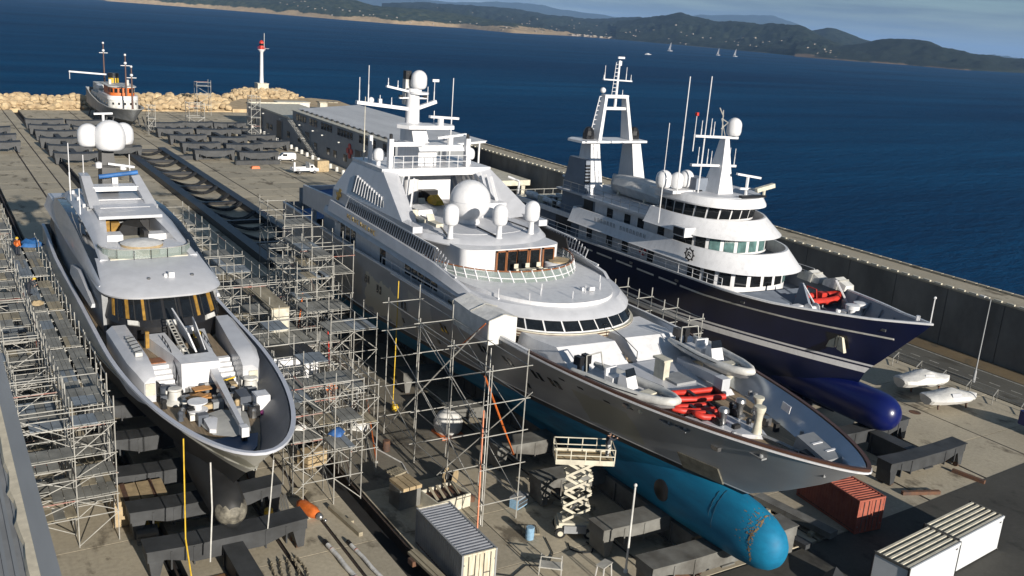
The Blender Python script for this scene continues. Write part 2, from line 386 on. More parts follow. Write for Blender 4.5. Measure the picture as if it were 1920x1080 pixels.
# --- the far shore: terrain strips laid from the waterline up to a crest and down behind
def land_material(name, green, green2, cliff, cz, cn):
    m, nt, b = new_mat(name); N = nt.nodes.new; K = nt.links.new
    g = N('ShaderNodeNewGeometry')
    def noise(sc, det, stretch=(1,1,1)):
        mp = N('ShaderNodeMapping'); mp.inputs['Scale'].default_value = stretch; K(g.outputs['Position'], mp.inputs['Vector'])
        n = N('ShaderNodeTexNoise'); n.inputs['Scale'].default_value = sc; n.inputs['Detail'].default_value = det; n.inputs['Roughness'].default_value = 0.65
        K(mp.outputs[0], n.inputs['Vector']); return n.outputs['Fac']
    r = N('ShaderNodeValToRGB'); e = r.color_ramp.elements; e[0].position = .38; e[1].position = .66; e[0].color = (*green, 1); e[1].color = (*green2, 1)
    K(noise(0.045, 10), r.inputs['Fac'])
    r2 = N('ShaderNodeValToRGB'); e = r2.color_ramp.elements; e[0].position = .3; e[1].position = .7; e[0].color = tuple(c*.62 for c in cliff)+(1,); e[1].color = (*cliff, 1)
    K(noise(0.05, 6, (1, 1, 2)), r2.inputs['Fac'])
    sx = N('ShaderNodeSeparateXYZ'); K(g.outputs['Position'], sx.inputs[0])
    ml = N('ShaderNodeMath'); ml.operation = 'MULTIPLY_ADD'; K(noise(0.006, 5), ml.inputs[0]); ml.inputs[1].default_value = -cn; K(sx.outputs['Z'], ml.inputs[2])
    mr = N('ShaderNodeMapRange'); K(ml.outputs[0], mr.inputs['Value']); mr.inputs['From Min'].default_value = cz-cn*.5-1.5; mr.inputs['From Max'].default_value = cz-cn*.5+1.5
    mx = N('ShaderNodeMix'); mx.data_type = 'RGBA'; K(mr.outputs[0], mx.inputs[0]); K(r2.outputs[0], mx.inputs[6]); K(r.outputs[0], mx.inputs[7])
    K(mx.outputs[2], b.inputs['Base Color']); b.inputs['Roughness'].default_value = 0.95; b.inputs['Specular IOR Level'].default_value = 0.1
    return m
M['coast'] = land_material('wooded_coast', (0.012, 0.022, 0.010), (0.066, 0.074, 0.036), (0.46, 0.34, 0.20), 11, 46)
M['hillsd'] = land_material('shade_dark_wooded_hills', (0.007, 0.014, 0.011), (0.036, 0.046, 0.030), (0.30, 0.25, 0.18), -3, 10)  # woodland green darkened to carry the cloud shading on these hills
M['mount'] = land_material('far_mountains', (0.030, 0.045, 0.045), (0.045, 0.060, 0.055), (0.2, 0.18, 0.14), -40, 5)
M['head'] = land_material('rocky_headland', (0.012, 0.019, 0.015), (0.024, 0.031, 0.022), (0.16, 0.12, 0.085), -2, 34)
from mathutils import noise as mnoise
def terrain(name, shore, crest, depth, m, nstep=300, rough=10.0, rows=20):
    a0, a1 = shore[0][0], shore[-1][0]
    mb = MB(); grid = []
    for i in range(nstep+1):
        az = lerp(a0, a1, i/nstep); ra = rad(az)
        d0 = interp(shore, az); dc = d0+depth; zc = 33+math.tan(rad(interp(crest, az)))*dc
        col = []
        for j in range(rows+3):
            t = j/rows
            d = d0+depth*t if j <= rows else dc+depth*.6*(j-rows)
            if j == 0: z = -4
            elif j <= rows:
                prof = min(1, (.30*sm(t*7) if name == 'coast' else .10)+(.70 if name == 'coast' else .90)*t**1.15)
                z = -3+(zc+3)*prof
                x, y = math.sin(ra)*d, math.cos(ra)*d
                k = mnoise.noise(Vector((x*.0042, y*.0042, 1.3)))+.5*mnoise.noise(Vector((x*.011, y*.011, 4.1)))+.45*mnoise.noise(Vector((x*.03, y*.03, 7.7)))+.3*mnoise.noise(Vector((x*.08, y*.08, 2.2)))
                z += k*rough*(math.sin(math.pi*t)*.9 + (.30 if j == rows else .1)); z = max(z, -2.5)
            else: z = -3+(zc+3)*(.55 if j == rows+1 else -.05)
            col.append((math.sin(ra)*d, math.cos(ra)*d, z))
        grid.append(col)
    n = rows+3
    for c in grid: mb.v.extend(c)
    for i in range(nstep):
        for j in range(n-1): mb.f.append((i*n+j, (i+1)*n+j, (i+1)*n+j+1, i*n+j+1)); mb.m.append(0)
    o = struct(name, mb, m, smooth=60)
    return grid
coastA = [(1, 5600), (5, 5000), (8, 4840), (9.4, 4170), (14.8, 3915), (21.75, 3330), (24.8, 3190), (28.4, 3400), (31.5, 3020), (35.2, 3400), (38.9, 3390), (41.4, 3080), (43, 3000)]
gA = terrain('coast', coastA, [(1, .3), (9.4, .75), (15, .85), (21.7, .62), (23.5, .30), (26.5, .26), (28.9, .12), (31.5, -.10), (32.6, -.22), (34.0, -.42), (36, -.40), (43, -.42)], 420, 'coast', 220, 14)
gB = terrain('town_hills', [(24, 3700), (31, 3600), (38, 3500), (43, 3200), (47, 2900)], [(24, .45), (28.9, .72), (31, .74), (33.3, .50), (35.7, .44), (38, .62), (40, .85), (42, .7), (47, .3)], 1500, 'hillsd', 160, 30)
gD = terrain('right_hills', [(37.5, 3350), (41.4, 3090), (45, 2840), (49.6, 2470), (52, 2480)], [(37.5, .35), (40.0, .93), (41.1, 1.15), (43.1, .85), (44.2, .85), (45.6, .78), (46.7, .82), (47.3, .82), (48, .72), (48.7, .42), (50.1, .02), (52, -.3)], 700, 'hillsd', 130, 24)
terrain('far_cone', [(46.5, 3600), (53, 3600)], [(46.5, .3), (48.4, .66), (49.1, .86), (49.6, .85), (51, .40), (53, .1)], 600, 'hillsd', 60, 12)
terrain('headland', [(47.6, 2500), (50, 2470), (53.5, 2520), (56.2, 2430), (59.2, 2730), (66, 3300)], [(47.6, -.2), (49.9, -.12), (52.1, .42), (53, .55), (54.3, .55), (55.1, .28), (56.3, .10), (57.5, .06), (58.6, -.10), (59.2, -.08), (66, -.4)], 430, 'head', 120, 18)
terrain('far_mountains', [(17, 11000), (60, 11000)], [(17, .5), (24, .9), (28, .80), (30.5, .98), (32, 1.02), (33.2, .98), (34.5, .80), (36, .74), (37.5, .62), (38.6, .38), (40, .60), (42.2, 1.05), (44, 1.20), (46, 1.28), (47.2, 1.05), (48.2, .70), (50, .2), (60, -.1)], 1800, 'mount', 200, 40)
M['house'] = mat('pale_house_walls', (0.33, 0.29, 0.24), 0.8, var=0.3, scale=0.02)
mb = MB()
for gname, g, n, zmax in (('a', gA, 110, 6), ('b', gB, 120, 9), ('d', gD, 45, 7)):
    for _ in range(n):
        i = rnd.randrange(len(g)-1); j = rnd.choice([1, 2, 3, 4, 5, 6, 7, 8, 10, 12][:zmax+2])
        if g is gA and i < 90 : continue
        p = g[i][j]; q = g[i][j+1]; t = rnd.random(); x, y, z = [lerp(a, b, t) for a, b in zip(p, q)]
        w, d, h = rnd.uniform(3, 7), rnd.uniform(4, 7), rnd.uniform(1.2, 2.6)
        mb.box(x-w/2, y-d/2, z-4, x+w/2, y+d/2, z+h)
for k in range(110):                    # the beach town along the water
    az = rad(rnd.uniform(34.8, 42.5)); d = interp(coastA, math.degrees(az))+rnd.uniform(15, 90)
    x, y = math.sin(az)*d, math.cos(az)*d; w = rnd.uniform(6, 15)
    mb.box(x-w/2, y-5, -3, x+w/2, y+5, rnd.uniform(1, 5))
tag(obj('hillside_houses', mb, 'house', None, None, True), kind='stuff')
# sailing boats far out
def sailboat(x, y, s, lab):
    t = thing('sailing_boat', lab, 'sailing boat', (x, y, -3), 0.4, 'sailing boats far out on the bay')
    obj('hull', MB().loft([[(0,-4,.2),(.1,-4,.2),(.1,-4,1),(0,-4,1)],[(-1.2,0,-.1),(1.2,0,-.1),(1.4,0,1),(-1.4,0,1)],[(-1,4,.1),(1,4,.1),(1.2,4,1),(-1.2,4,1)]]), 'white', t, None, True)
    obj('mast', MB().tube((0,-.5,1), (0,-.5,13), .12), 'white', t, None, True)
    obj('sail', MB().loft([[(0,-.4,2),(.05,-.4,2),(.5,3.6,2),(.45,3.6,2)],[(0,-.4,12.5),(.05,-.4,12.5),(.1,.1,12.5),(.05,.1,12.5)]]), 'white', t, None, True)
    t.scale = (s, s, s)
sailboat(1290, 1500, 1.3, 'leftmost small white sailing boat far out below the beach town')
sailboat(1320, 1395, 1.0, 'middle small white sailing boat far out on the bay')
sailboat(1345, 1375, 1.1, 'rightmost small white sailing boat far out on the bay')
t = thing('motor_boat', 'tiny white motor boat on the open bay nearer than the sailing boats', 'boat', (980, 1190, -3), .5)
obj('hull', MB().loft([[(0,-5,.6),(.1,-5,.6),(.1,-5,1.2),(0,-5,1.2)],[(-1.5,0,-.1),(1.5,0,-.1),(1.7,0,1.2),(-1.7,0,1.2)],[(-1.4,5,0),(1.4,5,0),(1.5,5,1.1),(-1.5,5,1.1)]]), 'white', t, None, True)
obj('cabin', MB().box(-1, -1, 1.1, 1, 2.5, 2.4), 'white', t, None, True)

# --- the rock breakwater
M['rock'] = mat('pale_limestone', (0.58, 0.45, 0.27), 0.9, var=0.3, scale=0.5, col2=(0.36, 0.26, 0.15), bump=0.4, bscale=3)
def rock_mesh(seed):
    r = random.Random(seed); mb = MB(); rings = []
    n = r.choice([5, 6, 7])
    for h, q in ((-.9, .35), (-.55, .85), (0, 1.0), (.5, .85), (.85, .42)):
        a0 = r.uniform(0, 1)
        rings.append([(q*r.uniform(.68, 1.2)*math.cos(2*math.pi*k/n+a0*.3), q*r.uniform(.78, 1.15)*math.sin(2*math.pi*k/n+a0*.3), h*.8+r.uniform(-.12, .12)) for k in range(n)])
    mb.loft(rings); return mesh_of('rock', mb, 'rock')
rocks = [rock_mesh(s) for s in range(8)]
bw = thing('rock_breakwater', 'breakwater of big pale yellow rocks closing the yard off from the sea', 'breakwater', (40, 303, 0))
obj('rubble_core', MB().ext_x([(297.6,-3.2),(298.4,.2),(303,2.1),(308,2.3),(316,-3.5)], -60, 84), 'rock', bw)
rk = 0
for row, (y, z, s) in enumerate(((298.2, .45, 1.05), (300.3, 1.3, 1.15), (302.8, 2.1, 1.25), (306.0, 2.6, 1.3))):
    x = -14 + row*.7
    while x < 84:
        if 0 <= x or row > 1:
            o = bpy.data.objects.new('rock', rnd.choice(rocks)); link(o, bw)
            q = s*rnd.uniform(.6, 1.5)
            o.location = (x-40, y+rnd.uniform(-.5, .5)-303, z+rnd.uniform(-.3, .35)+.012*max(0, x)); o.rotation_euler = (rnd.uniform(-.5, .5), rnd.uniform(-.5, .5), rnd.uniform(0, 6)); o.scale = (q*1.15, q, q*.9)
            rk += 1
        x += rnd.uniform(1.55, 2.2)
# --- the mound under the lighthouse
md = thing('rock_mound', 'rounded mound of pale rocks under the red and white lighthouse', 'rock mound', (107, 342, 0))
def mound_z(x, y):
    d = math.hypot((x-107)/16.5, (y-342)/13.0); return 3.4-4.6*d**2.4
mb = MB(); rings = []
for q in (1.15, 1.0, .8, .6, .42, .0):
    rings.append([(107+16*q*math.cos(a*math.pi/12)+.001, 342+12.6*q*math.sin(a*math.pi/12), mound_z(107+16*q*math.cos(a*math.pi/12), 342+12.6*q*math.sin(a*math.pi/12))-.25) for a in range(24)])
mb.loft(rings)
obj('core', mb, 'rock', md)
obj('top_slab', MB().prism([(103,337),(111,336),(113,344),(104,346)], 3.0, 3.65), 'concrete', md)
sm_rocks = MB()
for k in range(230):
    a = rnd.uniform(math.pi*.95, math.pi*2.05); q = rnd.uniform(.32, 1.05)
    x, y = 107+16*q*math.cos(a), 342+12.4*q*math.sin(a)
    s = rnd.uniform(.7, 1.2)
    if k < 90:
        o = bpy.data.objects.new('rock', rnd.choice(rocks)); link(o, md)
        o.location = (x-107, y-342, mound_z(x, y)+.25); o.rotation_euler = (rnd.random(), rnd.random(), rnd.uniform(0, 6)); o.scale = (s*1.2, s, s*.85)
    else:
        me = rnd.choice(rocks); R3 = Matrix.Rotation(rnd.uniform(0, 6), 3, 'Z'); off = Vector((x, y, mound_z(x, y)+.2))
        sm_rocks.add([R3 @ (v.co*s)+off for v in me.vertices], [tuple(p.vertices) for p in me.polygons])
obj('small_rocks', sm_rocks, 'rock', md, kind='stuff')
# mole running on from the yard to the mound, with a white hut
struct('mole', MB().prism([(84,297.5),(128,297.5),(131,330),(124,338),(96,330),(84,310)], -3.5, 1.0), 'rock')
t = thing('mole_hut', 'low white walled hut between the rock mound and the long shed', 'hut', (106, 303, 1))
obj('wall', MB().box(99, 300, .9, 109.5, 304, 3.0), 'white2', t); obj('roof', MB().box(98.8, 299.8, 3.0, 109.7, 304.2, 3.2), 'cream', t)
t = thing('mole_post', 'square beige concrete pillar block beside the white hut', 'pillar', (112, 296, 1))
obj('body', MB().box(111, 294.5, -3, 113.4, 297, 3.7), 'cream', t); obj('cap', MB().box(110.6, 294.2, 3.7, 116.8, 297.2, 4.0), 'concrete', t)
# --- lighthouse
lt = thing('lighthouse', 'slender white lighthouse with a red lantern standing on the rock mound', 'lighthouse', (106.3, 340, 3.6))
obj('base', MB().box(-1.9, -1.9, -.1, 1.9, 1.9, 1.9).box(-2.05, -2.05, 1.9, 2.05, 2.05, 2.1), 'cream', lt, None, True)
obj('tower', MB().lathe((0,0,0), [(.72,2.1),(.6,5),(.55,12.6),(.85,13.0),(1.05,13.3),(1.05,13.5)], 12), 'white', lt, 40, True)
obj('gallery', MB().lathe((0,0,0), [(1.35,13.5),(1.35,13.7)], 12), 'white', lt, 40, True)
mb = MB()
for k in range(8):
    a = k*math.pi/4; mb.tube((1.25*math.cos(a),1.25*math.sin(a),13.7), (1.25*math.cos(a),1.25*math.sin(a),14.6), .05, 4)
obj('railing', mb, 'red', lt, None, True)
obj('lantern', MB().lathe((0,0,0), [(.8,13.7),(.8,14.9),(.78,14.95)], 10), 'red', lt, 40, True)
obj('lantern_glass', MB().lathe((0,0,0), [(.74,14.95),(.74,15.7)], 10), 'glass', lt, 40, True)
obj('dome', MB().lathe((0,0,0), [(.85,15.7),(.8,16.1),(.45,16.6),(.05,16.8)], 10), 'red', lt, 50, True)
obj('mast', MB().tube((.9,0,13.6), (.95,0,19.2), .09, 5).bar((.9,0,14.0), (2.6,0,14.0), .5, .08), 'white2', lt, None, True)

# --- the air over the bay
hm = bpy.data.materials.new('haze'); hm.use_nodes = True; hm.node_tree.nodes.clear()
_ho = hm.node_tree.nodes.new('ShaderNodeOutputMaterial'); _hv = hm.node_tree.nodes.new('ShaderNodeVolumePrincipled')
_hv.inputs['Color'].default_value = (0.36, 0.60, 1.0, 1); _hv.inputs['Density'].default_value = 0.00006; _hv.inputs['Anisotropy'].default_value = 0.0
hm.node_tree.links.new(_hv.outputs[0], _ho.inputs['Volume'])
tag(obj('haze', MB().box(-29000, -3900, -5, 44000, 44000, 420), hm, None, None, True), kind='stuff')
# --- the long shed by the wall
M['shedwall'] = mat('blue_grey_sheet_cladding', (0.25, 0.265, 0.285), 0.5, var=0.12, scale=0.5)
M['shedroof'] = mat('pale_metal_roof', (0.68, 0.68, 0.68), 0.5, var=0.12, scale=0.3, stretch=(1, .2, 1))
sh = thing('long_shed', 'long blue grey workshop shed with a pale metal roof beside the breakwater wall', 'building', (79, 215, 0))
obj('wall', MB().box(79, 227.2, -.2, 94, 266, 6.0), 'shedwall', sh, label='lower flat roofed end of the shed')
obj('wall', MB().hexa([(78.6,168,-.2),(95,168,-.2),(95,227,-.2),(78.6,227,-.2)], [(78.6,168,8.4),(95,168,9.6),(95,227,9.6),(78.6,227,8.4)]), 'shedwall', sh)
obj('roof', MB().box(79.4, 227.3, 6.0, 93.6, 265.6, 6.12).box(78.8, 227.1, 6.0, 79.35, 266.2, 6.4).box(78.8, 265.7, 6.0, 94.2, 266.2, 6.4), 'cream', sh)
def rz(x): return 8.5+(x-78.6)*.0732
mb = MB()
for k in range(33):             # standing seams
    x = 80.6+k*.46; mb.box(x, 164.5, rz(x)+.03, x+.06, 228.2, rz(x)+.14)
rf = obj('roof', MB().hexa([(80.4,163.5,rz(80.4)),(96.2,163.5,rz(96.2)),(96.2,228.4,rz(96.2)),(80.4,228.4,rz(80.4))], [(80.4,163.5,rz(80.4)+.12),(96.2,163.5,rz(96.2)+.12),(96.2,228.4,rz(96.2)+.12),(80.4,228.4,rz(80.4)+.12)]), 'shedroof', sh)
obj('roof_seams', mb, 'shedroof', rf, kind='stuff')
obj('gutter_terrace', MB().box(78.5, 167.8, 8.42, 80.35, 227.4, 8.55), 'cream', sh)
for k in range(36):
    obj('roof_vent', MB().cbox((80.2, 170+k*1.6, 8.75), (.35, .7, .4)), 'black', sh) if k % 2 == 0 else None
for gi, (y0, n) in enumerate(((223.5, 4), (214.5, 3), (207.0, 4), (197.0, 5), (185.0, 5), (173.0, 3))):
    for k in range(n):
        w = obj('window', MB().cbox((78.57, y0-k*1.75, 7.25), (.14, 1.25, 1.5)), 'glass', sh)
        obj('frame', MB().cbox((78.56, y0-k*1.75, 6.44), (.22, 1.4, .1)), 'midgrey', w)
for (y0, w_, h_) in ((253, 2.2, 4.2), (238, 4, 4.6), (216.5, 3.0, 4.6), (186, 3.2, 4.8), (173, 3, 4.6)):
    X = 78.98 if y0 > 227 else 78.58
    d = obj('door', MB().box(X-.1, y0-w_/2, 0, X+.02, y0+w_/2, h_), 'black', sh)
    obj('frame', MB().box(X-.14, y0-w_/2-.2, 0, X-.02, y0-w_/2, h_+.2), 'midgrey', d)
for y0 in (259, 247.5, 244.5, 231, 222, 211, 203, 199, 193, 180):
    X = 78.98 if y0 > 227 else 78.58
    obj('window', MB().box(X-.08, y0-.9, 1.4, X+.02, y0+.9, 2.9), 'glass', sh)
for y0, z0 in ((262, 5.3), (250, 5.0), (236, 5.2), (221, 5.6), (212, 5.4), (206, 5.2), (196, 5.0), (182, 5.2)):
    X = 79.0 if y0 > 227 else 78.6
    obj('wall_lamp', MB().box(X-.7, y0-.25, z0, X+.02, y0+.25, z0+.22), 'white2', sh)
# outside stair
stp = MB()
for k in range(26):
    t = k/25; stp.box(77.2, lerp(209.2, 226.3, t)-.36, lerp(.1, 6.1, t)-.06, 78.4, lerp(209.2, 226.3, t)+.36, lerp(.1, 6.1, t))
st = obj('staircase', MB().bar((77.15,209,.1), (77.15,226.5,6.1), .1, .4).bar((78.45,209,.1), (78.45,226.5,6.1), .1, .4).box(77.1, 217.3, 2.95, 78.5, 219.4, 3.06), 'galv', sh)
obj('treads', stp, 'galv', st); 
hr = MB()
for x in (77.12, 78.48):
    hr.tube((x,209,1.15), (x,226.5,7.15), .05, 4); hr.tube((x,209,.65), (x,226.5,6.65), .04, 4)
    for k in range(9): t = k/8; hr.tube((x,lerp(209,226.5,t),lerp(.1,6.1,t)), (x,lerp(209,226.5,t),lerp(1.15,7.15,t)), .04, 4)
obj('handrail', hr, 'galv', st)
# round red emblem on the wall: four petals in a ring
em = MB()
def disc(cy, cz, r, x0, x1, n=14): em.lathe((x0, cy, cz), [(r, 0), (r, x1-x0)], n, 0, axis='x')
for a in range(4): disc(190.6+1.0*math.cos(a*math.pi/2), 4.0+1.0*math.sin(a*math.pi/2), .62, 78.40, 78.58)
obj('emblem', em, 'red', sh, 40)
# canopy front and raised deck by the wall
obj('canopy_post', MB().box(94.6, 163.8, 0, 94.9, 164.1, 9.5), 'white', sh); obj('canopy_post', MB().box(88.0, 163.8, 0, 88.3, 164.1, 9.1), 'white', sh)
obj('canopy_beam', MB().bar((80.6,163.7,rz(80.6)-.15), (96,163.7,rz(96)-.15), .2, .3), 'white', sh)
dk = thing('raised_deck', 'raised beige concrete deck on pillars in front of the shed canopy', 'deck', (92, 160, 0))
obj('slab', MB().box(84.5, 150.5, 3.3, 98.6, 170, 4.3), 'cream', dk)
for x in (85.5, 91.5, 97.5):
    for y in (151.5, 160): obj('pillar', MB().box(x-.4, y-.4, -.2, x+.4, y+.4, 3.3), 'cream', dk)
d2 = thing('roadside_gantry', 'long beige beam gantry with a rail below the raised deck', 'gantry', (95, 140, 0))
obj('beam', MB().box(86, 138, 2.7, 99.4, 139.4, 3.9), 'cream', d2); obj('beam', MB().box(86, 127, 1.6, 96, 128.2, 2.9), 'cream', d2)
for x in (86.8, 92.5, 98.4): obj('post', MB().box(x-.2, 138.4, -.2, x+.2, 138.9, 2.7), 'cream', d2)
for x in (87, 94.5): obj('post', MB().box(x-.2, 127.4, -.2, x+.2, 127.9, 1.6), 'cream', d2)
mb = MB(); mb.tube((86,138.2,5.0), (99.4,138.2,5.0), .06, 4)
for k in range(8): mb.tube((86+k*1.9,138.2,3.9), (86+k*1.9,138.2,5.0), .05, 4)
obj('railing', mb, 'galv', d2)
# yellow machine on the gantry deck
t = thing('yellow_lifter', 'small yellow engine hoist standing on the roadside near the gantry', 'hoist', (96.5, 143, 0))
obj('base', MB().box(-.9,-.6,.1,.9,.6,.7), 'yellow', t, None, True); obj('arm', MB().bar((-.6,0,.7),(1.2,0,2.0),.25,.25), 'yellow', t, None, True); obj('post', MB().box(-.8,-.15,.7,-.5,.15,1.9), 'black', t, None, True)
# bollards along the shed
bp = None
for k in range(20):
    y = 258-k*4.05; x = interp([(183, 74.9), (225, 76.6), (260, 78.2)], y)
    if bp is None: bp = solo('bollard', MB().lathe((0,0,0), [(.38,-.05),(.38,.75),(.3,.95),(.05,1.0)], 8), 'white2', 'farthest short white bollard in the row along the foot of the shed', 'bollard', (x,y,0), 0, 'bollards along the shed', 50)
    else: dup(bp, (x, y, 0), label=('nearest' if k == 19 else ['second','third','fourth','fifth','sixth','seventh','eighth','ninth','tenth','eleventh','twelfth','thirteenth','fourteenth','fifteenth','sixteenth','seventeenth','eighteenth','nineteenth'][k-1])+(' short white bollard along the foot of the shed' if k == 19 else ' short white bollard along the shed counted from its far end'))
# white van, white pick-up, box
def wheels(t, xs, ys, r=.34):
    for x in xs:
        for y in ys:
            w = obj('wheel', MB().lathe((x-.11 if x < 0 else x-.11, y, r), [(r*.6,0),(r,.02),(r,.2),(r*.6,.22)], 12, 0, 'x'), 'rubber', t, 40, True)
            obj('rim', MB().lathe((x-.13 if x < 0 else x-.09, y, r), [(r*.55,0),(r*.5,.22)], 10, 0, 'x'), 'steel', w, None, True)
v = thing('van', 'small white panel van parked with its nose to the left on the open yard', 'van', (68.9, 203.4, 0), rad(-97))
side = [(-2.15,.45),(2.1,.45),(2.15,1.0),(2.1,1.72),(1.9,1.85),(-.55,1.85),(-1.25,1.15),(-2.1,.98)]
obj('body', MB().ext_x(side, -.86, .86), 'white', v, None, True)
obj('windscreen', MB().add([(-.72,-1.2,1.22),(.72,-1.2,1.22),(.68,-.62,1.8),(-.68,-.62,1.8)], [(0,1,2,3)]), 'glass', v, None, True)
for s in (-1, 1):
    obj('side_window', MB().box(s*.87-.01, -.75, 1.2, s*.87+.01, .2, 1.65), 'glass', v, None, True)
    obj('headlight', MB().cbox((s*.62, -2.13, .85), (.3, .1, .18)), 'steel', v, None, True)
obj('bumper', MB().box(-.84,-2.25,.35,.84,-2.05,.62), 'black', v, None, True)
wheels(v, (-.8, .8), (-1.35, 1.35))
v = thing('pickup_truck', 'white flatbed pickup truck parked with a tall headboard behind its cab', 'pickup', (67.6, 187.4, 0), rad(95))
obj('cab', MB().ext_x([(-2.6,.5),(-.7,.5),(-.7,1.85),(-1.4,1.9),(-1.9,1.25),(-2.6,1.1)], -.92, .92), 'white', v, None, True)
obj('windscreen', MB().add([(-.78,-1.87,1.34),(.78,-1.87,1.34),(.74,-1.46,1.84),(-.74,-1.46,1.84)], [(0,1,2,3)]), 'glass', v, None, True)
for s in (-1, 1): obj('side_window', MB().box(s*.93-.01,-1.35,1.25,s*.93+.01,-.85,1.7), 'glass', v, None, True)
obj('flatbed', MB().box(-.98,-.6,.7,.98,2.9,.85).box(-.98,-.6,.85,-.92,2.9,1.25).box(.92,-.6,.85,.98,2.9,1.25).box(-.98,2.84,.85,.98,2.9,1.25), 'white', v, None, True)
obj('headboard', MB().box(-.95,-.62,.85,.95,-.54,2.3), 'white2', v, None, True); obj('load_post', MB().box(-.9,2.5,.85,-.6,2.85,2.5), 'white', v, None, True)
wheels(v, (-.85, .85), (-1.7, 1.6), .36)
t = thing('plywood_crate', 'tall tan plywood crate standing behind the pickup truck', 'crate', (71.9, 189.4, 0), .1)
obj('box', MB().box(-1.3,-.8,.1,1.3,.8,2.3), 'ply', t, None, True); obj('skid', MB().box(-1.2,-.7,0,1.2,-.5,.1), 'ply', t, None, True); obj('skid', MB().box(-1.2,.5,0,1.2,.7,.1), 'ply', t, None, True)
# ================================================================ SHIPS
def superell(s, p, q): s = max(0.0, min(1.0, s)); return max(0.0, (1-(1-s)**p))**(1.0/q)
def make_hull(parent, cx, stem, ystern, keel, zw, rimz, B, hi, lo, bands, mats, deckz, inner_mat, deck_mat, cap_mat,
              cap_w=.28, inset=.22, nT=34, cap_mat2=None, cap_y=0, deck_from=0.0, stern_taper=.12, nrel=7, hull_label=None):
    """lofted hull. stem: (z,y) table; hi/lo: (te, p, q) plan curves at rim / waterline; bands: (z, material index above)"""
    zs_abs = sorted(set([keel, keel+.25, keel+.7, keel+1.4, (keel+zw)/2+.4] + [z for z, _ in bands]))
    L0 = ystern-stem[-1][1]
    def plan(t_m, v):
        te, p, q = [lerp(a, b, v) for a, b in zip(lo, hi)]
        return superell(t_m/te, p, q)
    ts = [(i/nT)**1.75 for i in range(nT+1)]
    def levels(t):
        zr = rimz(t)
        top = max(z for z, _ in bands)
        return zs_abs + [lerp(top, zr, (k+1)/nrel) for k in range(nrel)]
    nl = len(zs_abs)+nrel
    def pt(t, j):
        z = levels(t)[j]; ys = interp(stem, z); y = ys+t*(ystern-ys)
        v = max(0, min(1, (z-zw)/(rimz(t)-zw)))
        hb = B*plan(y-ys, v**1.6)
        if z < zw: hb *= .18+.82*sm((z-keel)/(zw-keel)*1.25)
        hb *= 1-stern_taper*sm((t-.72)/.28)
        return hb, y, z
    mb = MB(); n = nl
    side = []
    for s in (-1, 1):
        g = [[None]*n for _ in ts]
        for i, t in enumerate(ts):
            for j in range(n):
                hb, y, z = pt(t, j); g[i][j] = len(mb.v); mb.v.append((cx+s*hb, y, z))
        def mi(j):
            z = levels(.5)[j]+1e-4; m = 0
            for bz, bm in bands:
                if z >= bz: m = bm
            return m
        for i in range(len(ts)-1):
            for j in range(n-1):
                q = (g[i][j], g[i+1][j], g[i+1][j+1], g[i][j+1])
                mb.f.append(q if s > 0 else q[::-1]); mb.m.append(mi(j))
        side.append(g)
    for j in range(n-1):
        mb.f.append((side[0][-1][j], side[1][-1][j], side[1][-1][j+1], side[0][-1][j+1])); mb.m.append(mi(j))
    h = obj('hull', mb, mats, parent, 35, label=hull_label)
    # cap rail, inner bulwark, deck
    def contour(zf):
        out = []
        for t in ts:
            z = zf(t); ys = interp(stem, z); y = ys+t*(ystern-ys); v = max(0, min(1, (z-zw)/(rimz(t)-zw)))
            out.append((B*plan(y-ys, v**1.6)*(1-stern_taper*sm((t-.72)/.28)), y, z))
        return out
    rim = contour(rimz)
    def offs(c, d):
        out = []
        for i in range(len(c)):
            a = c[max(0, i-1)]; b = c[min(len(c)-1, i+1)]
            if i == 0: out.append((0, c[0][1]+d*1.25)); continue
            dx, dy = b[0]-a[0], b[1]-a[1]; l = math.hypot(dx, dy) or 1
            out.append((max(0, c[i][0]-d*dy/l), c[i][1]+d*dx/l))
        return out
    o_out, o_in = offs(rim, -.05), offs(rim, cap_w)
    cb = MB(); ib = MB(); db = MB(); k = len(rim)
    for s in (-1, 1):
        rr = []
        for i in range(k):
            z = rim[i][2]
            rr.append([(cx+s*o_out[i][0], o_out[i][1], z-.10), (cx+s*o_out[i][0], o_out[i][1], z+.06), (cx+s*o_in[i][0], o_in[i][1], z+.06), (cx+s*o_in[i][0], o_in[i][1], z-.10)])
        if s < 0: rr = [r[::-1] for r in rr]
        cb.loft(rr, 0, mis=[0 if (cap_mat2 is None or rim[i][1] < cap_y) else 1 for i in range(k)])
    oi = offs(rim, inset); dk = contour(deckz); od = offs(dk, inset)
    for s in (-1, 1):
        rr = [[(cx+s*od[i][0], od[i][1], dk[i][2]-.05), (cx+s*oi[i][0], oi[i][1], rim[i][2]-.02)] for i in range(k)]
        ib.loft(rr if s < 0 else [r[::-1] for r in rr], 0, closed=False)
    db.loft([[(cx-od[i][0], od[i][1], dk[i][2]), (cx+od[i][0], od[i][1], dk[i][2])] for i in range(k)], 0, closed=False)
    obj('cap_rail', cb, [cap_mat, cap_mat2] if cap_mat2 else cap_mat, parent, 40)
    obj('bulwark', ib, inner_mat, parent, 40)
    obj('deck', db, deck_mat, parent)
    return h, pt, ts
def outline(cx, hb, yf, ya, ln, p=2.3, n=24, q=None, taper=0.0):
    q = q or p; L_ = []
    R_ = []
    for i in range(n+1):
        s = (i/n)**1.35
        x = hb*superell(s, p, q); y = yf+ln*s
        R_.append((x, y))
    R_.append((hb*(1-taper), ya))
    left = [(cx-x, y) for x, y in reversed(R_)]; right = [(cx+x, y) for x, y in R_[1:]]
    return left+right
def ring(o, z): return [(x, y, z if not callable(z) else z(x, y)) for x, y in o]
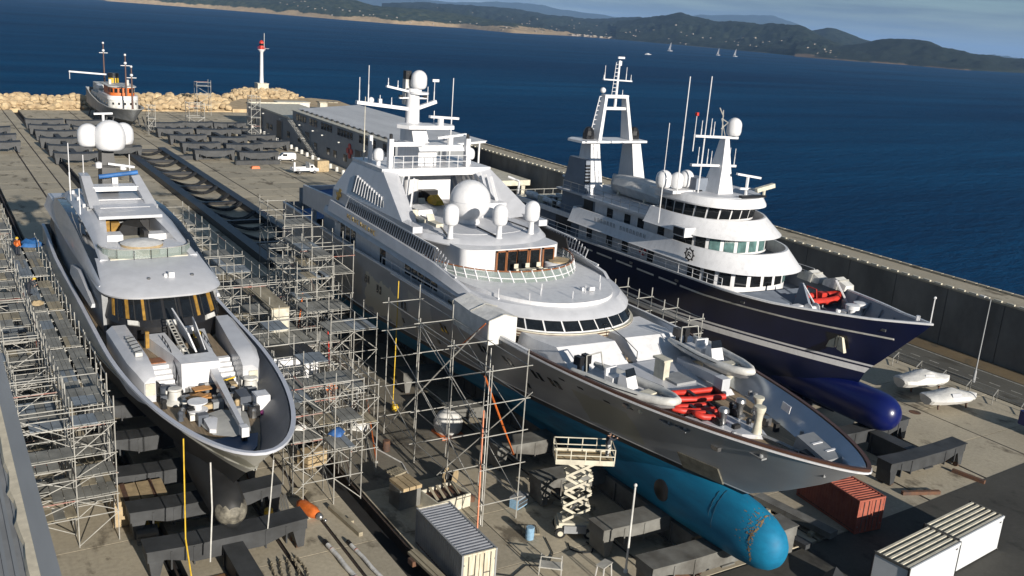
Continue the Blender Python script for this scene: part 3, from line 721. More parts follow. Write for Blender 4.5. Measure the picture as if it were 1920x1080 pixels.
def tier(name, parent, o0, z0, o1, z1, m, smooth=30, label=None, cap0=True, cap1=True):
    return obj(name, MB().loft([ring(o0, z0), ring(o1, z1)], cap0=cap0, cap1=cap1), m, parent, smooth, label=label)
def arc(o):
    mid = len(o)//2; s = [0.0]*len(o)
    for i in range(mid+1, len(o)): s[i] = s[i-1]+math.dist(o[i], o[i-1])
    for i in range(mid-1, -1, -1): s[i] = s[i+1]-math.dist(o[i], o[i+1])
    return s
def at_arc(o, s_, v):
    for i in range(len(o)-1):
        if s_[i] <= v <= s_[i+1]:
            t = (v-s_[i])/((s_[i+1]-s_[i]) or 1); a, b = o[i], o[i+1]
            return (lerp(a[0],b[0],t), lerp(a[1],b[1],t))
    return o[0] if v < s_[0] else o[-1]
def panes(name, parent, o0, z0, o1, z1, spans, f0, f1, m, out=.06, slant=0.0, th=.05, mfun=None):
    """one pane per span (arc metres from the centre of the front), let into the surface lofted between o0 and o1"""
    s0 = arc(o0); s1 = arc(o1); res = []
    r = [a/b if b else 1 for a, b in ((s1[0], s0[0]), (s1[-1], s0[-1]))]
    for idx, (a, b) in enumerate(spans):
        q = []
        for (v, f, sl) in ((a, f0, 0), (b, f0, 0), (b, f1, slant), (a, f1, slant)):
            p = at_arc(o0, s0, v+sl); w = at_arc(o1, s1, (v+sl)*(r[0] if v < 0 else r[1]))
            q.append(Vector((lerp(p[0],w[0],f), lerp(p[1],w[1],f), lerp(z0,z1,f))))
        nrm = (q[1]-q[0]).cross(q[3]-q[0]).normalized()
        c = sum(q, Vector())/4
        cen = Vector(((o0[0][0]+o0[-1][0])/2, o0[0][1], c.z))
        if nrm.dot(c-cen) < 0: nrm = -nrm
        front = [p+nrm*out for p in q]; back = [p-nrm*th for p in q]
        if (q[1]-q[0]).cross(q[3]-q[0]).dot(nrm) < 0: front = front[::-1]; back = back[::-1]
        res.append(obj(name, MB().hexa(back, front), (mfun(idx) if mfun else m), parent))
    return res
def band(name, parent, o0, z0, o1, z1, f0, f1, m, out=.03, a=None, b=None, n=40, cm=True):
    """a strip that follows the surface lofted between two outlines"""
    s0 = arc(o0); s1 = arc(o1); a = s0[0] if a is None else a; b = s0[-1] if b is None else b
    rows = []
    for i in range(n+1):
        v = lerp(a, b, i/n); w = v*(s1[-1]/s0[-1])
        p = at_arc(o0, s0, v); q = at_arc(o1, s1, w); e = .05
        p2 = at_arc(o0, s0, min(v+e, s0[-1])); p1 = at_arc(o0, s0, max(v-e, s0[0])); dx, dy = p2[0]-p1[0], p2[1]-p1[1]; l = math.hypot(dx, dy) or 1
        nx, ny = dy/l, -dx/l
        lo = (lerp(p[0],q[0],f0), lerp(p[1],q[1],f0), lerp(z0,z1,f0)); hi = (lerp(p[0],q[0],f1), lerp(p[1],q[1],f1), lerp(z0,z1,f1))
        rows.append([(lo[0]-nx*.05, lo[1]-ny*.05, lo[2]), (lo[0]+nx*out, lo[1]+ny*out, lo[2]), (hi[0]+nx*out, hi[1]+ny*out, hi[2]), (hi[0]-nx*.05, hi[1]-ny*.05, hi[2])])
    return obj(name, MB().loft(rows), m, parent, 30)
def railing(name, parent, pts, h=1.0, every=1.6, m='galv', r=.03, bars=2, lean=None):
    mb = MB()
    L_ = [0]
    for a, b in zip(pts[:-1], pts[1:]): L_.append(L_[-1]+math.dist(a, b))
    def P(d):
        for i in range(len(pts)-1):
            if d <= L_[i+1]+1e-6:
                t = (d-L_[i])/((L_[i+1]-L_[i]) or 1); return tuple(lerp(a, b, t) for a, b in zip(pts[i], pts[i+1]))
        return pts[-1]
    n = max(1, round(L_[-1]/every))
    st = [P(L_[-1]*k/n) for k in range(n+1)]
    for p in st: mb.tube(p, (p[0], p[1], p[2]+h), r, 4)
    for k in range(1, bars+1):
        for a, b in zip(st[:-1], st[1:]): mb.tube((a[0],a[1],a[2]+h*k/bars), (b[0],b[1],b[2]+h*k/bars), r*.8, 4)
    return obj(name, mb, m, parent)
def whip(name, parent, x, y, z0, z1, r=.05, m='white', lean=0.0):
    return obj(name, MB().tube((x,y,z0), (x+lean,y,z0+(z1-z0)*.5), r, 5).tube((x+lean,y,z0+(z1-z0)*.5), (x+2*lean,y,z1), r*.65, 5), m, parent)
# ---------------------------------------------------------------- the middle yacht: grey topsides, blue bottom
def hull_paint(name, base, base2, patch, boxes, rough=.35, spec=.5):
    """topside paint with sanded and primed patches that have their own outline"""
    m, nt, b = new_mat(name); N = nt.nodes.new; K = nt.links.new
    g = N('ShaderNodeNewGeometry'); sx = N('ShaderNodeSeparateXYZ'); K(g.outputs['Position'], sx.inputs[0])
    def noise(sc, det=5, st=(1,1,1)):
        mp = N('ShaderNodeMapping'); mp.inputs['Scale'].default_value = st; K(g.outputs['Position'], mp.inputs['Vector'])
        n = N('ShaderNodeTexNoise'); n.inputs['Scale'].default_value = sc; n.inputs['Detail'].default_value = det; K(mp.outputs[0], n.inputs['Vector']); return n.outputs['Fac']
    r = N('ShaderNodeValToRGB'); e = r.color_ramp.elements; e[0].position = .38; e[1].position = .64; e[0].color = (*base2, 1); e[1].color = (*base, 1)
    K(noise(.32, 6, (1, .5, 1)), r.inputs['Fac']); cur = r.outputs['Color']
    nz = noise(.8, 5)
    for (y0, y1, z0, z1, col, amt) in boxes:
        def edge(o, lo, hi):
            a = N('ShaderNodeMath'); a.operation = 'MULTIPLY_ADD'; K(nz, a.inputs[0]); a.inputs[1].default_value = amt; K(o, a.inputs[2])
            f = N('ShaderNodeMath'); f.operation = 'GREATER_THAN'; K(a.outputs[0], f.inputs[0]); f.inputs[1].default_value = lo+amt*.5
            h = N('ShaderNodeMath'); h.operation = 'LESS_THAN'; K(a.outputs[0], h.inputs[0]); h.inputs[1].default_value = hi+amt*.5
            c = N('ShaderNodeMath'); c.operation = 'MULTIPLY'; K(f.outputs[0], c.inputs[0]); K(h.outputs[0], c.inputs[1]); return c.outputs[0]
        c = N('ShaderNodeMath'); c.operation = 'MULTIPLY'; K(edge(sx.outputs['Y'], y0, y1), c.inputs[0]); K(edge(sx.outputs['Z'], z0, z1), c.inputs[1])
        mx = N('ShaderNodeMix'); mx.data_type = 'RGBA'; K(c.outputs[0], mx.inputs[0]); K(cur, mx.inputs[6]); mx.inputs[7].default_value = (*col, 1); cur = mx.outputs[2]
    K(cur, b.inputs['Base Color']); b.inputs['Roughness'].default_value = rough; b.inputs['Specular IOR Level'].default_value = spec
    return m
M['m_top'] = hull_paint('grey_topside_paint', (0.30, 0.31, 0.325), (0.22, 0.226, 0.235), None,
    [(72, 79, 6.5, 9.6, (0.50, 0.46, 0.36), 2.2), (66, 70, 6.6, 10.4, (0.34, 0.33, 0.31), 1.5), (44.2, 49.0, 6.6, 9.3, (0.235, 0.235, 0.20), .5), (80, 86, 7.5, 10.2, (0.30, 0.28, 0.25), 2.0)], .36)
M['m_bot'] = mat('blue_antifouling', (0.006, 0.165, 0.31), 0.65, var=0.3, scale=0.8, col2=(0.005, 0.085, 0.17), stretch=(1, .25, 1.6), spec=.25, detail=8)
M['m_bulb'] = mat('blue_bulb_paint', (0.007, 0.19, 0.35), 0.6, var=0.25, scale=0.9, col2=(0.006, 0.125, 0.24), stretch=(1, .35, 1.4), spec=.3, detail=8, lo=.3, hi=.62)
M['scrape'] = mat('scraped_paint_rust', (0.36, 0.24, 0.12), 0.8, var=0.4, scale=4)
M['wband'] = mat('black_boot_stripe', (0.012, 0.012, 0.014), 0.4, var=0.2)
M['skysilver'] = mat('sky_tinted_silver_bulwark_paint', (0.40, 0.45, 0.52), 0.25, metal=.45, var=.08, scale=.6)  # blue of the reflected sky mixed into the silver base colour
CX = 41.6
my = thing('grey_yacht', 'large middle motor yacht with grey topsides, blue bottom and white radar domes', 'yacht', (CX, 66, 0))
stemM = [(1.6, 42.0), (4.2, 39.6), (5.2, 38.2), (6.0, 37.0), (6.3, 36.5), (7.5, 34.3), (9, 31.9), (10.3, 30.1), (11.45, 28.7)]
def rimM(t): return 11.45-.15*sm(t/.2)
hM, ptM, tsM = make_hull(my, CX, stemM, 105, 1.6, 6.0, rimM, 7.15, (27, 1.9, 1.4), (48, 1.6, 1.05),
    [(1.6, 0), (5.85, 1), (6.22, 2), (6.32, 3)], ['m_bot', 'wband', 'white', 'm_top'], lambda t: 10.05, 'skysilver', 'teak', 'brownrail', cap_w=.17, cap_mat2='white', cap_y=50)
# white line under the cap rail
mb = MB()
for s in (-1, 1):
    rr = []
    for t in [k/60 for k in range(44)]:
        hb, y, z = ptM(t**1.6, -1); rr.append([(CX+s*(hb-.02), y-.03, z-.22), (CX+s*(hb+.10), y-.06, z-.22), (CX+s*(hb+.10), y-.06, z-.11), (CX+s*(hb-.02), y-.03, z-.11)])
    mb.loft(rr)
obj('rubbing_strake', mb, 'white', my)
# bulb
rings = []
for y, rx, rz_, zc in ((33.35,.02,.02,3.75),(33.4,.42,.5,3.75),(33.6,.78,.95,3.75),(34.0,1.08,1.35,3.78),(34.8,1.32,1.72,3.82),(36.2,1.45,1.98,3.9),(38.5,1.5,2.15,3.95),(41.5,1.6,2.25,3.95),(46,1.5,2.2,3.9),(52,1.2,1.9,3.6)):
    rings.append([(CX+rx*math.cos(2*math.pi*k/24), y, zc+rz_*math.sin(2*math.pi*k/24)) for k in range(24)])
bu = obj('bulbous_bow', MB().loft(rings), 'm_bulb', my, 60)
mb = MB()                                   # bow thruster tunnel mouth and its rim
ty, tz = 42.6, 3.9
mb.lathe((CX-1.66, ty, tz), [(.02,0),(.60,.0),(.74,.10),(.74,.9)], 20, 0, 'x')
obj('thruster_tunnel', mb, 'black', my, 40)
# scrapes on the bulb nose
mb = MB(); r_ = random.Random(5)
def bulb_pt(y, a, o=.012):
    tab = [(33.4,.42,.5,3.75),(33.6,.78,.95,3.75),(34.0,1.08,1.35,3.78),(34.8,1.32,1.72,3.82),(36.2,1.45,1.98,3.9),(38.5,1.5,2.15,3.95)]
    rx = interp([(q[0],q[1]) for q in tab], y); rz_ = interp([(q[0],q[2]) for q in tab], y); zc = interp([(q[0],q[3]) for q in tab], y)
    return (CX+(rx+o)*math.cos(a), y, zc+(rz_+o)*math.sin(a))
for k in range(130):
    a = r_.gauss(math.pi*.78, .55); y = 34.6+abs(r_.gauss(0, .55)); da = r_.uniform(.01, .05); dy = r_.uniform(.02, .12)
    mb.add([bulb_pt(y, a), bulb_pt(y+dy, a), bulb_pt(y+dy*1.2, a+da), bulb_pt(y, a+da)], [(0,1,2,3)])
for k in range(60):
    a = r_.uniform(math.pi*.45, math.pi*1.2); y = 34.75+.12*math.sin(a*5); da = .05
    mb.add([bulb_pt(y, a), bulb_pt(y+.09, a), bulb_pt(y+.11, a+da), bulb_pt(y, a+da)], [(0,1,2,3)])
obj('paint_scrape', mb, 'scrape', bu, kind='stuff')
M['seam'] = mat('dark_weld_seam', (0.01, 0.06, 0.10), .7, var=.4, scale=3)
for y, a0, a1 in ((37.9, 1.9, 3.3), (38.25, 2.1, 3.0)):
    mb = MB()
    for k in range(8): mb.bar(bulb_pt(y+.02*math.sin(k*2.1), lerp(a0, a1, k/8), .0), bulb_pt(y+.02*math.sin(k*2.1+2.1), lerp(a0, a1, (k+1)/8), .0), .035, .02)
    obj('weld_seam', mb, 'seam', bu)
# anchor pocket plate, hull fittings
def hull_x(cx, stem, ystern, zw, rimz, B, hi, lo, y, z, taper=.12):
    ys = interp(stem, z); t = (y-ys)/(ystern-ys); v = max(0, min(1, (z-zw)/(rimz(t)-zw)))
    te, p, q = [lerp(a, b, v**1.6) for a, b in zip(lo, hi)]
    return B*superell((y-ys)/te, p, q)*(1-taper*sm((t-.72)/.28))
hxM = lambda y, z: hull_x(CX, stemM, 105, 6.0, rimM, 7.15, (27, 1.9, 1.4), (48, 1.6, 1.05), y, z)
def hull_plate(name, parent, hx, cx, y0, y1, z0, z1, m, s=-1, o=.04, th=.05):
    q = [(y0,z0),(y1,z0),(y1,z1),(y0,z1)]
    A = [(cx+s*(hx(y,z)+o), y, z) for y, z in q]; Bk = [(cx+s*(hx(y,z)-th), y, z) for y, z in q]
    return obj(name, MB().hexa(Bk, A), m, parent)
M['zinc'] = mat('dull_brown_plate', (0.16, 0.15, 0.115), 0.6, var=0.3, scale=2)
hull_plate('anchor_pocket', my, hxM, CX, 38.3, 41.2, 6.15, 7.35, 'zinc', -1, .10)
for y in (88.5, 86.3, 78.2, 75.5, 70.4, 63.6, 58.2, 55.2, 52.0, 50.2):        # paired portlights low on the grey side
    z = 8.85 if y > 77 else 8.6
    for d in (0, .62): 
        w = hull_plate('portlight', my, hxM, CX, y+d, y+d+.34, z, z+.72, 'glass')
for y, z in ((66, 6.9), (60.5, 7.0), (54.6, 7.0), (71.5, 7.1)): hull_plate('portlight', my, hxM, CX, y, y+.3, z, z+.45, 'glass')
for y, z in ((47.3, 9.75), (45.2, 9.5), (43.0, 9.9), (49.0, 9.8)): hull_plate('drain_slot', my, hxM, CX, y, y+.45, z, z+.14, 'black')
obj('hawse_fitting', MB().cbox((CX-hxM(37.4, 9.4)-.1, 37.4, 9.4), (.3, .6, .25)), 'steel', my)
obj('hawse_fitting', MB().cbox((CX-hxM(43.2, 10.2)-.1, 43.2, 10.2), (.25, .5, .22)), 'steel', my)
# --- main deck house and the sloped coachroof split by a stair
o_h = outline(CX, 6.35, 54.8, 89, 11); tier('deckhouse', my, o_h, 10.0, o_h, 13.2, 'white')
for x0, x1, xa, xb in ((CX-5.0, CX-.15, CX-5.5, CX-.05), (CX+.75, CX+5.4, CX+.85, CX+5.9)):
    xm0, xm1 = lerp(x0, xa, .45), lerp(x1, xb, .45)
    obj('coachroof', MB().loft([[(x0,48.75,9.9),(x1,48.35,9.9),(x1,48.4,10.08),(x0+.1,48.8,10.08)],[(xm0,51.0,9.9),(xm1,50.7,9.9),(xm1,50.75,11.5),(xm0+.25,51.05,11.5)],[(xa,53.6,9.9),(xb,53.4,9.9),(xb,53.4,11.3),(xa+.35,53.6,11.3)],[(xa,55.4,9.9),(xb,55.4,9.9),(xb,55.4,11.32),(xa+.35,55.4,11.32)]]), 'white', my, 20)
mb = MB()
for k in range(7): mb.box(CX-.13, 48.9+k*.6, 9.9, CX+.73, 49.5+k*.6, 10.06+k*.14)
obj('stair', mb, 'teak', my); 
obj('stair_rail', MB().path([(CX+.95,49.4,10.3),(CX+.95,49.4,11.0),(CX+.95,51,11.5),(CX+.95,53.2,11.9),(CX+.95,54,11.6)], .035, 4), 'black', my)
# --- wheelhouse drum
o_l0 = outline(CX, 6.55, 53.0, 64, 7.5); o_l1 = outline(CX, 6.6, 53.0, 64, 7.5)
tier('wheelhouse_ledge', my, o_l0, 10.95, o_l1, 11.42, 'cream')
for f in (.12, .62): band('trim_stripe', my, o_l0, 10.95, o_l1, 11.42, f, f+.2, 'brownrail', .03)
o_w0 = outline(CX, 6.45, 53.25, 64, 7.4); o_w1 = outline(CX, 6.3, 53.95, 64, 7.2)
tier('wheelhouse', my, o_w0, 11.42, o_w1, 12.25, 'white')
spans = [(-9.6+k*1.42+.07, -9.6+(k+1)*1.42-.07) for k in range(14)]
panes('window', my, o_w0, 11.42, o_w1, 12.25, spans, .08, .97, 'glass', slant=-.12)
# --- brow and the big pale roof that sweeps aft
o_b0 = outline(CX, 7.0, 53.7, 90, 8.6, 2.2); o_b1 = outline(CX, 7.2, 53.85, 90, 8.6, 2.2); o_b2 = outline(CX, 6.95, 54.9, 90, 8.2, 2.2)
def zb(x, y): return 12.25+.045*max(0, min(y-60, 22))
mb = MB().loft([ring(o_b0, lambda x,y: zb(x,y)-.06), ring(o_b1, lambda x,y: zb(x,y)+.05), ring(o_b2, lambda x,y: zb(x,y)+.66)])
obj('wheelhouse_roof', mb, 'silver', my, 32)
for (x, y) in ((36.2, 58.4), (37.8, 56.6), (39.4, 57.5), (41.3, 56.0), (43.2, 57.0), (44.9, 57.4), (46.3, 59.3), (40.2, 58.6)):
    obj('deck_light', MB().tube((x,y,12.85), (x,y,13.75), .035, 4).cbox((x,y,12.95), (.14,.14,.14)), 'white', my)
obj('searchlight', MB().tube((43.9,57.3,12.85), (43.9,57.3,13.3), .06, 5).cbox((43.9,57.2,13.4), (.5,.25,.28)).cbox((43.3,57.6,13.25), (.25,.25,.4)), 'white', my)
# --- side skirts with louvres
for s in (-1, 1):
    rr = []
    for y, z0, z1, x in ((60.2,12.4,12.8,6.7),(61.5,12.6,13.3,7.05),(66,13.05,13.95,7.2),(76,13.4,14.35,7.2),(88.5,13.65,14.75,7.2)):
        rr.append([(CX+s*x,y,z0),(CX+s*(x+.12),y,z0+.05),(CX+s*(x-.1),y,z1),(CX+s*(x-.4),y,z1)])
    obj('side_skirt', MB().loft(rr if s > 0 else [r[::-1] for r in rr]), 'silver', my, 30)
    fr = MB()
    fr.bar((CX+s*6.85,62.5,13.62), (CX+s*6.85,85,14.62), .12, .12); fr.bar((CX+s*6.75,66,15.1), (CX+s*6.75,85,15.78), .12, .12); fr.bar((CX+s*6.85,85,14.6), (CX+s*6.75,84.2,15.8), .12, .12)
    obj('louvre_frame', fr, 'white', my)
    obj('louvre_back', MB().loft([[(CX+s*6.7,66.5,13.7),(CX+s*6.6,66.5,13.7),(CX+s*6.45,67,15.0),(CX+s*6.55,67,15.0)],[(CX+s*6.7,85,14.5),(CX+s*6.6,85,14.5),(CX+s*6.5,84.4,15.75),(CX+s*6.6,84.4,15.75)]]), 'black', my)
    for k in range(46):
        y = 64.5+k*.44; t = (y-62.5)/22.5; zl = 13.62+t; zh = 15.1+.68*(y-66)/19
        if y < 66: zh = 14.6+.5*(y-64.5)/1.5
        obj('slat', MB().bar((CX+s*6.85,y,zl), (CX+s*6.75,y-.5,zh), .06, .10), 'silver', my)
# windows of the deckhouse side under the skirt
for s in (-1, 1):
    for k in range(5): obj('window', MB().box(CX+s*6.35-.05, 66.4+k*1.25, 11.35, CX+s*6.35+.05, 67.45+k*1.25, 12.75), 'glass', my)
    for k in range(3): obj('window', MB().box(CX+s*6.35-.05, 83.6+k*1.35, 11.2, CX+s*6.35+.05, 84.6+k*1.35, 12.9), 'glass', my)
    obj('side_door', MB().box(CX+s*6.35-.06, 76.6, 10.2, CX+s*6.35+.06, 77.7, 12.9), 'glass', my)
    obj('window', MB().box(CX+s*5.3-.05, 57.8, 10.9, CX+s*5.5+.06, 59.6, 11.5), 'glass', my)
    mb = MB(); mb.bar((CX+s*6.95,60,11.95), (CX+s*6.95,76,11.95), .1, .08)
    for k in range(9): mb.bar((CX+s*6.95,60+k*2,11.35), (CX+s*6.95,60+k*2,11.95), .05, .05)
    obj('side_rail', mb, 'white', my)
# gilded name letters and emblem on the side (worn, only strokes can be made out)
mb = None
for k in range(11):
    y = 83.3-k*.62; z = 14.22-.045*k*.62
    b = MB(); x = CX-7.36
    if k % 3 == 0: b.bar((x,y,z-.2),(x,y,z+.2),.05,.07).bar((x,y-.28,z-.2),(x,y-.28,z+.2),.05,.07).bar((x,y,z),(x,y-.28,z),.05,.06)
    elif k % 3 == 1: b.bar((x,y,z-.2),(x,y,z+.2),.05,.07).bar((x,y,z+.2),(x,y-.26,z+.2),.05,.06).bar((x,y,z-.2),(x,y-.26,z-.2),.05,.06)
    else: b.bar((x,y,z-.2),(x,y-.14,z+.2),.05,.07).bar((x,y-.14,z+.2),(x,y-.28,z-.2),.05,.07)
    obj('name_letter', b, 'gold', my)
for s in (-1, 1): obj('funnel_emblem', MB().bar((CX+s*6.85,87.2,15.0),(CX+s*6.75,86.6,16.1),.08,.35).bar((CX+s*6.85,87.4,15.6),(CX+s*6.8,86.4,15.5),.08,.3), 'gold', my)
# --- owner's deck: teak, curved glass windbreak, saloon with varnished doors
o_d = outline(CX, 6.55, 60.9, 84, 8.5, 2.2); tier('sun_deck', my, o_d, 12.95, o_d, 13.12, 'teak')
o_g0 = outline(CX, 6.6, 60.55, 72, 8.6, 2.2); o_g1 = outline(CX, 6.75, 61.3, 72, 8.2, 2.2)
sp = [(-11.2+k*.98, -11.2+(k+1)*.98) for k in range(23)]
for a, b in sp: pass
def clear_glass():
    m, nt, b = new_mat('windbreak_glass'); b.inputs['Base Color'].default_value = (0.30, 0.36, 0.33, 1); b.inputs['Roughness'].default_value = 0.05
    b.inputs['Alpha'].default_value = 0.45; b.inputs['Specular IOR Level'].default_value = .6
    return m
M['cglass'] = clear_glass()
panes('windbreak_pane', my, o_g0, 13.0, o_g1, 13.95, [(a+.05, b-.05) for a, b in sp], .06, .94, 'cglass', 0, slant=-.25, th=.02)
s0, s1 = arc(o_g0), arc(o_g1)
for a, b in sp:
    p = at_arc(o_g0, s0, a); q = at_arc(o_g1, s1, (a-.25)*s1[-1]/s0[-1]); obj('windbreak_post', MB().bar((*p,12.95), (*q,14.0), .09, .09), 'white', my)
band('windbreak_rail', my, o_g0, 13.0, o_g1, 13.95, .46, .52, 'white', .03, -11.2, 11.3); band('windbreak_foot', my, o_g0, 13.0, o_g1, 13.95, -.05, .06, 'white', .05, -11.2, 11.3)
band('windbreak_cap', my, o_g0, 13.0, o_g1, 13.95, .97, 1.05, 'wood', .06, -11.2, 11.3)
o_s = outline(CX, 4.7, 64.6, 84, 1.6, 3); tier('saloon', my, o_s, 13.12, o_s, 15.0, 'white')
for k, (x0, x1) in enumerate(((-2.0, -1.2), (-1.05, -.1), (-.05, .9), (1.15, 2.1), (2.5, 3.5))):
    d = obj('saloon_door', MB().box(CX+x0, 64.48, 13.2, CX+x1, 64.66, 14.85), 'glass', my)
    obj('frame', MB().box(CX+x0-.1, 64.42, 13.15, CX+x0+.03, 64.6, 14.92).box(CX+x1-.03, 64.42, 13.15, CX+x1+.08, 64.6, 14.92).box(CX+x0-.1, 64.42, 14.82, CX+x1+.08, 64.6, 14.92), 'wood', d)
for dx, dy, w in ((.3, 63.0, 1.5), (1.0, 62.7, .8)):
    t = obj('deck_table', MB().cbox((CX+dx, dy, 13.55), (w, .9, .1)).cbox((CX+dx, dy, 13.32), (w*.8, .7, .4)), ['cream'], my)
for k in range(5):
    x = CX-.5+k*.55; y = 62.25 if k % 2 else 63.7
    obj('deck_chair', MB().cbox((x,y,13.35), (.4,.4,.4)).cbox((x,y+(.2 if k%2==0 else -.2),13.65), (.4,.07,.5)), 'cream', my)
obj('sofa', MB().lathe((CX+4.0, 64.3, 13.12), [(1.35,0),(1.35,.55),(1.25,.62),(.2,.62)], 20), 'white', my, 40); obj('sofa_table', MB().lathe((CX+4.0, 64.2, 13.75), [(1.0,0),(1.0,.12),(.1,.14)], 14), 'ply', my)
obj('bollard_cushion', MB().lathe((CX+5.6, 65.5, 13.12), [(.3,0),(.3,.5),(.1,.6)], 10), 'cream', my)
# --- top roof with the domes
o_r0 = outline(CX, 6.2, 65.7, 84, 7.2, 2.3); o_r1 = outline(CX, 6.35, 65.75, 84, 7.2, 2.3); o_r2 = outline(CX, 6.1, 66.5, 84, 7.0, 2.3)
obj('saloon_roof', MB().loft([ring(o_r0, 14.8), ring(o_r1, 14.92), ring(o_r2, 15.38)]), 'silver', my, 35)
o_q = outline(CX, 5.2, 68.3, 83.5, 5, 2.3); tier('roof_mat', my, o_q, 15.385, o_q, 15.42, 'deckgrey')
for pts in ([(37.0,68.2,15.45),(38.4,72.5,15.45),(38.6,78,15.45)], [(41.1,67.0,15.45),(41.3,71,15.45)], [(44.9,67.8,15.45),(45.6,69.2,15.45),(45.4,73,15.45),(45.3,80,15.45)]): obj('cable_run', MB().path(pts, .07, 4), 'black', my)
def pedestal_dome(x, y, z, h=1.15, r=.66, H=1.75, parent=my):
    d = obj('satellite_dome', MB().capsule((x,y,z+h), r, H, 18), 'white', parent, 60)
    obj('pedestal', MB().lathe((x,y,z), [(.32,0),(.24,.1),(.22,h-.15),(.34,h),(.34,h+.05)], 10), 'white', d, 40); return d
pedestal_dome(37.0, 67.9, 15.38); pedestal_dome(41.1, 66.9, 15.38); pedestal_dome(44.8, 67.7, 15.38)
bd = obj('satellite_dome', MB().lathe((41.5,72.8,15.4), [(.95,0),(1.0,.18),(.9,.42)]+[(1.82*math.cos(rad(a)), 2.05+1.82*math.sin(rad(a))) for a in range(-58, 90, 9)]+[(.05,3.87)], 30), 'white', my, 60, label='largest satellite dome')
obj('dome_seam', MB().lathe((41.5,72.8,15.4), [(1.826,2.02),(1.826,2.08)], 30), 'deckgrey', bd)
# pool bar, loungers and lockers between dome and arch
obj('spa_surround', MB().box(42.6, 74.6, 15.4, 46.4, 77.2, 16.7), 'white', my); obj('roof_locker', MB().box(38.3, 76.5, 15.4, 40.2, 79, 15.95), 'white', my)
for k, (x, y) in enumerate(((37.4, 74.6), (37.3, 76.6), (37.4, 78.4), (38.0, 72.6), (40.6, 79.6), (44.5, 79.2))):
    obj('sun_lounger', MB().box(x-.35, y-.9, 15.42, x+.35, y+.6, 15.7).hexa([(x-.35,y+.6,15.6),(x+.35,y+.6,15.6),(x+.35,y+.7,15.6),(x-.35,y+.7,15.6)], [(x-.35,y+1.0,16.2),(x+.35,y+1.0,16.2),(x+.35,y+1.08,16.2),(x-.35,y+1.08,16.2)]), 'cream', my)
obj('jet_toy', MB().loft([[(41.9,80.2,15.5),(42.9,80.2,15.5),(42.7,80.2,15.9),(42.1,80.2,15.9)],[(41.8,81.4,15.5),(43.0,81.4,15.5),(42.8,81.4,16.3),(42.0,81.4,16.3)],[(42.1,82.4,15.6),(42.7,82.4,15.6),(42.6,82.4,15.9),(42.2,82.4,15.9)]]), 'yellow', my, 40)
obj('dark_locker', MB().box(41.7, 82.6, 15.4, 43.4, 83.4, 16.5), 'black', my)
# --- funnel arch
for s in (-1, 1):
    a0, a1 = CX+s*7.0, CX+s*4.7
    b0, b1 = CX+s*5.6, CX+s*3.9
    a0 = CX+s*6.75
    lo_ = [(a0,72.6,15.85),(a1,73.8,15.4),(a1,86.8,15.4),(a0,88.6,15.85)]; hi_ = [(b0,79.6,19.2),(b1,80.2,19.2),(b1,85.6,19.2),(b0,86.2,19.2)]
    if s > 0: lo_ = [lo_[i] for i in (1,0,3,2)]; hi_ = [hi_[i] for i in (1,0,3,2)]
    obj('funnel_fin', MB().hexa(lo_, hi_), 'silver', my)
    obj('funnel_base', MB().hexa([(CX+s*6.2-.55,84.9,13.6),(CX+s*6.2+.75,84.9,13.6),(CX+s*6.2+.75,88.9,13.4),(CX+s*6.2-.55,88.9,13.4)], [(CX+s*6.2-.5,84.9,15.86),(CX+s*6.2+.56,84.9,15.86),(CX+s*6.2+.56,88.7,15.86),(CX+s*6.2-.5,88.7,15.86)]), 'silver', my)
    obj('funnel_coaming', MB().box(CX+s*6.3-.45, 70.5, 15.3, CX+s*6.3+.45, 85, 15.86), 'silver', my)
    fr = MB(); n_ = 11                       # intake grille on the outer face
    for k in range(n_):
        y = 83.6-k*.62; top = 17.9-.14*k*.6
        x0 = CX+s*(6.75-1.15*(16.4-15.85)/3.35)+s*.05; x1 = CX+s*(6.75-1.15*(top-15.85)/3.35)+s*.05
        obj('slat', MB().bar((x0,y,16.4-.03*k), (x1,y+.35,top), .08, .14), 'white', my)
    obj('grille', MB().hexa([(CX+s*6.60-.04,76.8,16.25),(CX+s*6.60+.04,76.8,16.25),(CX+s*6.58+.04,84.3,16.3),(CX+s*6.58-.04,84.3,16.3)], [(CX+s*6.45-.04,77.2,16.75),(CX+s*6.45+.04,77.2,16.75),(CX+s*6.07+.04,84.6,17.85),(CX+s*6.07-.04,84.6,17.85)]), 'midgrey', my)
    for k in range(9):                       # ribs inside the arch
        y = 75.4+k*1.05; obj('rib', MB().bar((CX+s*4.72,y,15.4), (CX+s*3.95,y+.9,18.9), .1, .25), 'white', my)
obj('arch_platform', MB().box(CX-5.7, 79.4, 18.55, CX+5.7, 86.4, 19.25), 'white', my)
obj('arch_column', MB().tube((CX-.9,83.2,15.3), (CX-.9,83.2,18.6), .75, 14).box(CX-.3, 83.5, 15.3, CX+3.6, 84.5, 18.6), 'white', my, 40)
for x in (CX-4.6, CX+3.4):
    obj('arch_post', MB().box(x-.22, 79.9, 19.2, x+.22, 80.4, 21.9), 'white', my); obj('arch_post', MB().box(x-.16, 84.5, 19.2, x+.16, 84.9, 21.6), 'white', my); obj('post_lamp', MB().lathe((x,80.1,21.9), [(.16,0),(.16,.4),(.1,.45)], 8), 'black', my)
obj('arch_beam', MB().bar((CX-4.6,80.1,21.4), (CX-1.2,80.1,21.4), .3, .4), 'white', my)
railing('railing', my, [(CX-4.4,79.7,19.25),(CX+3.2,79.7,19.25)], 1.1, 1.0, 'white', .04)
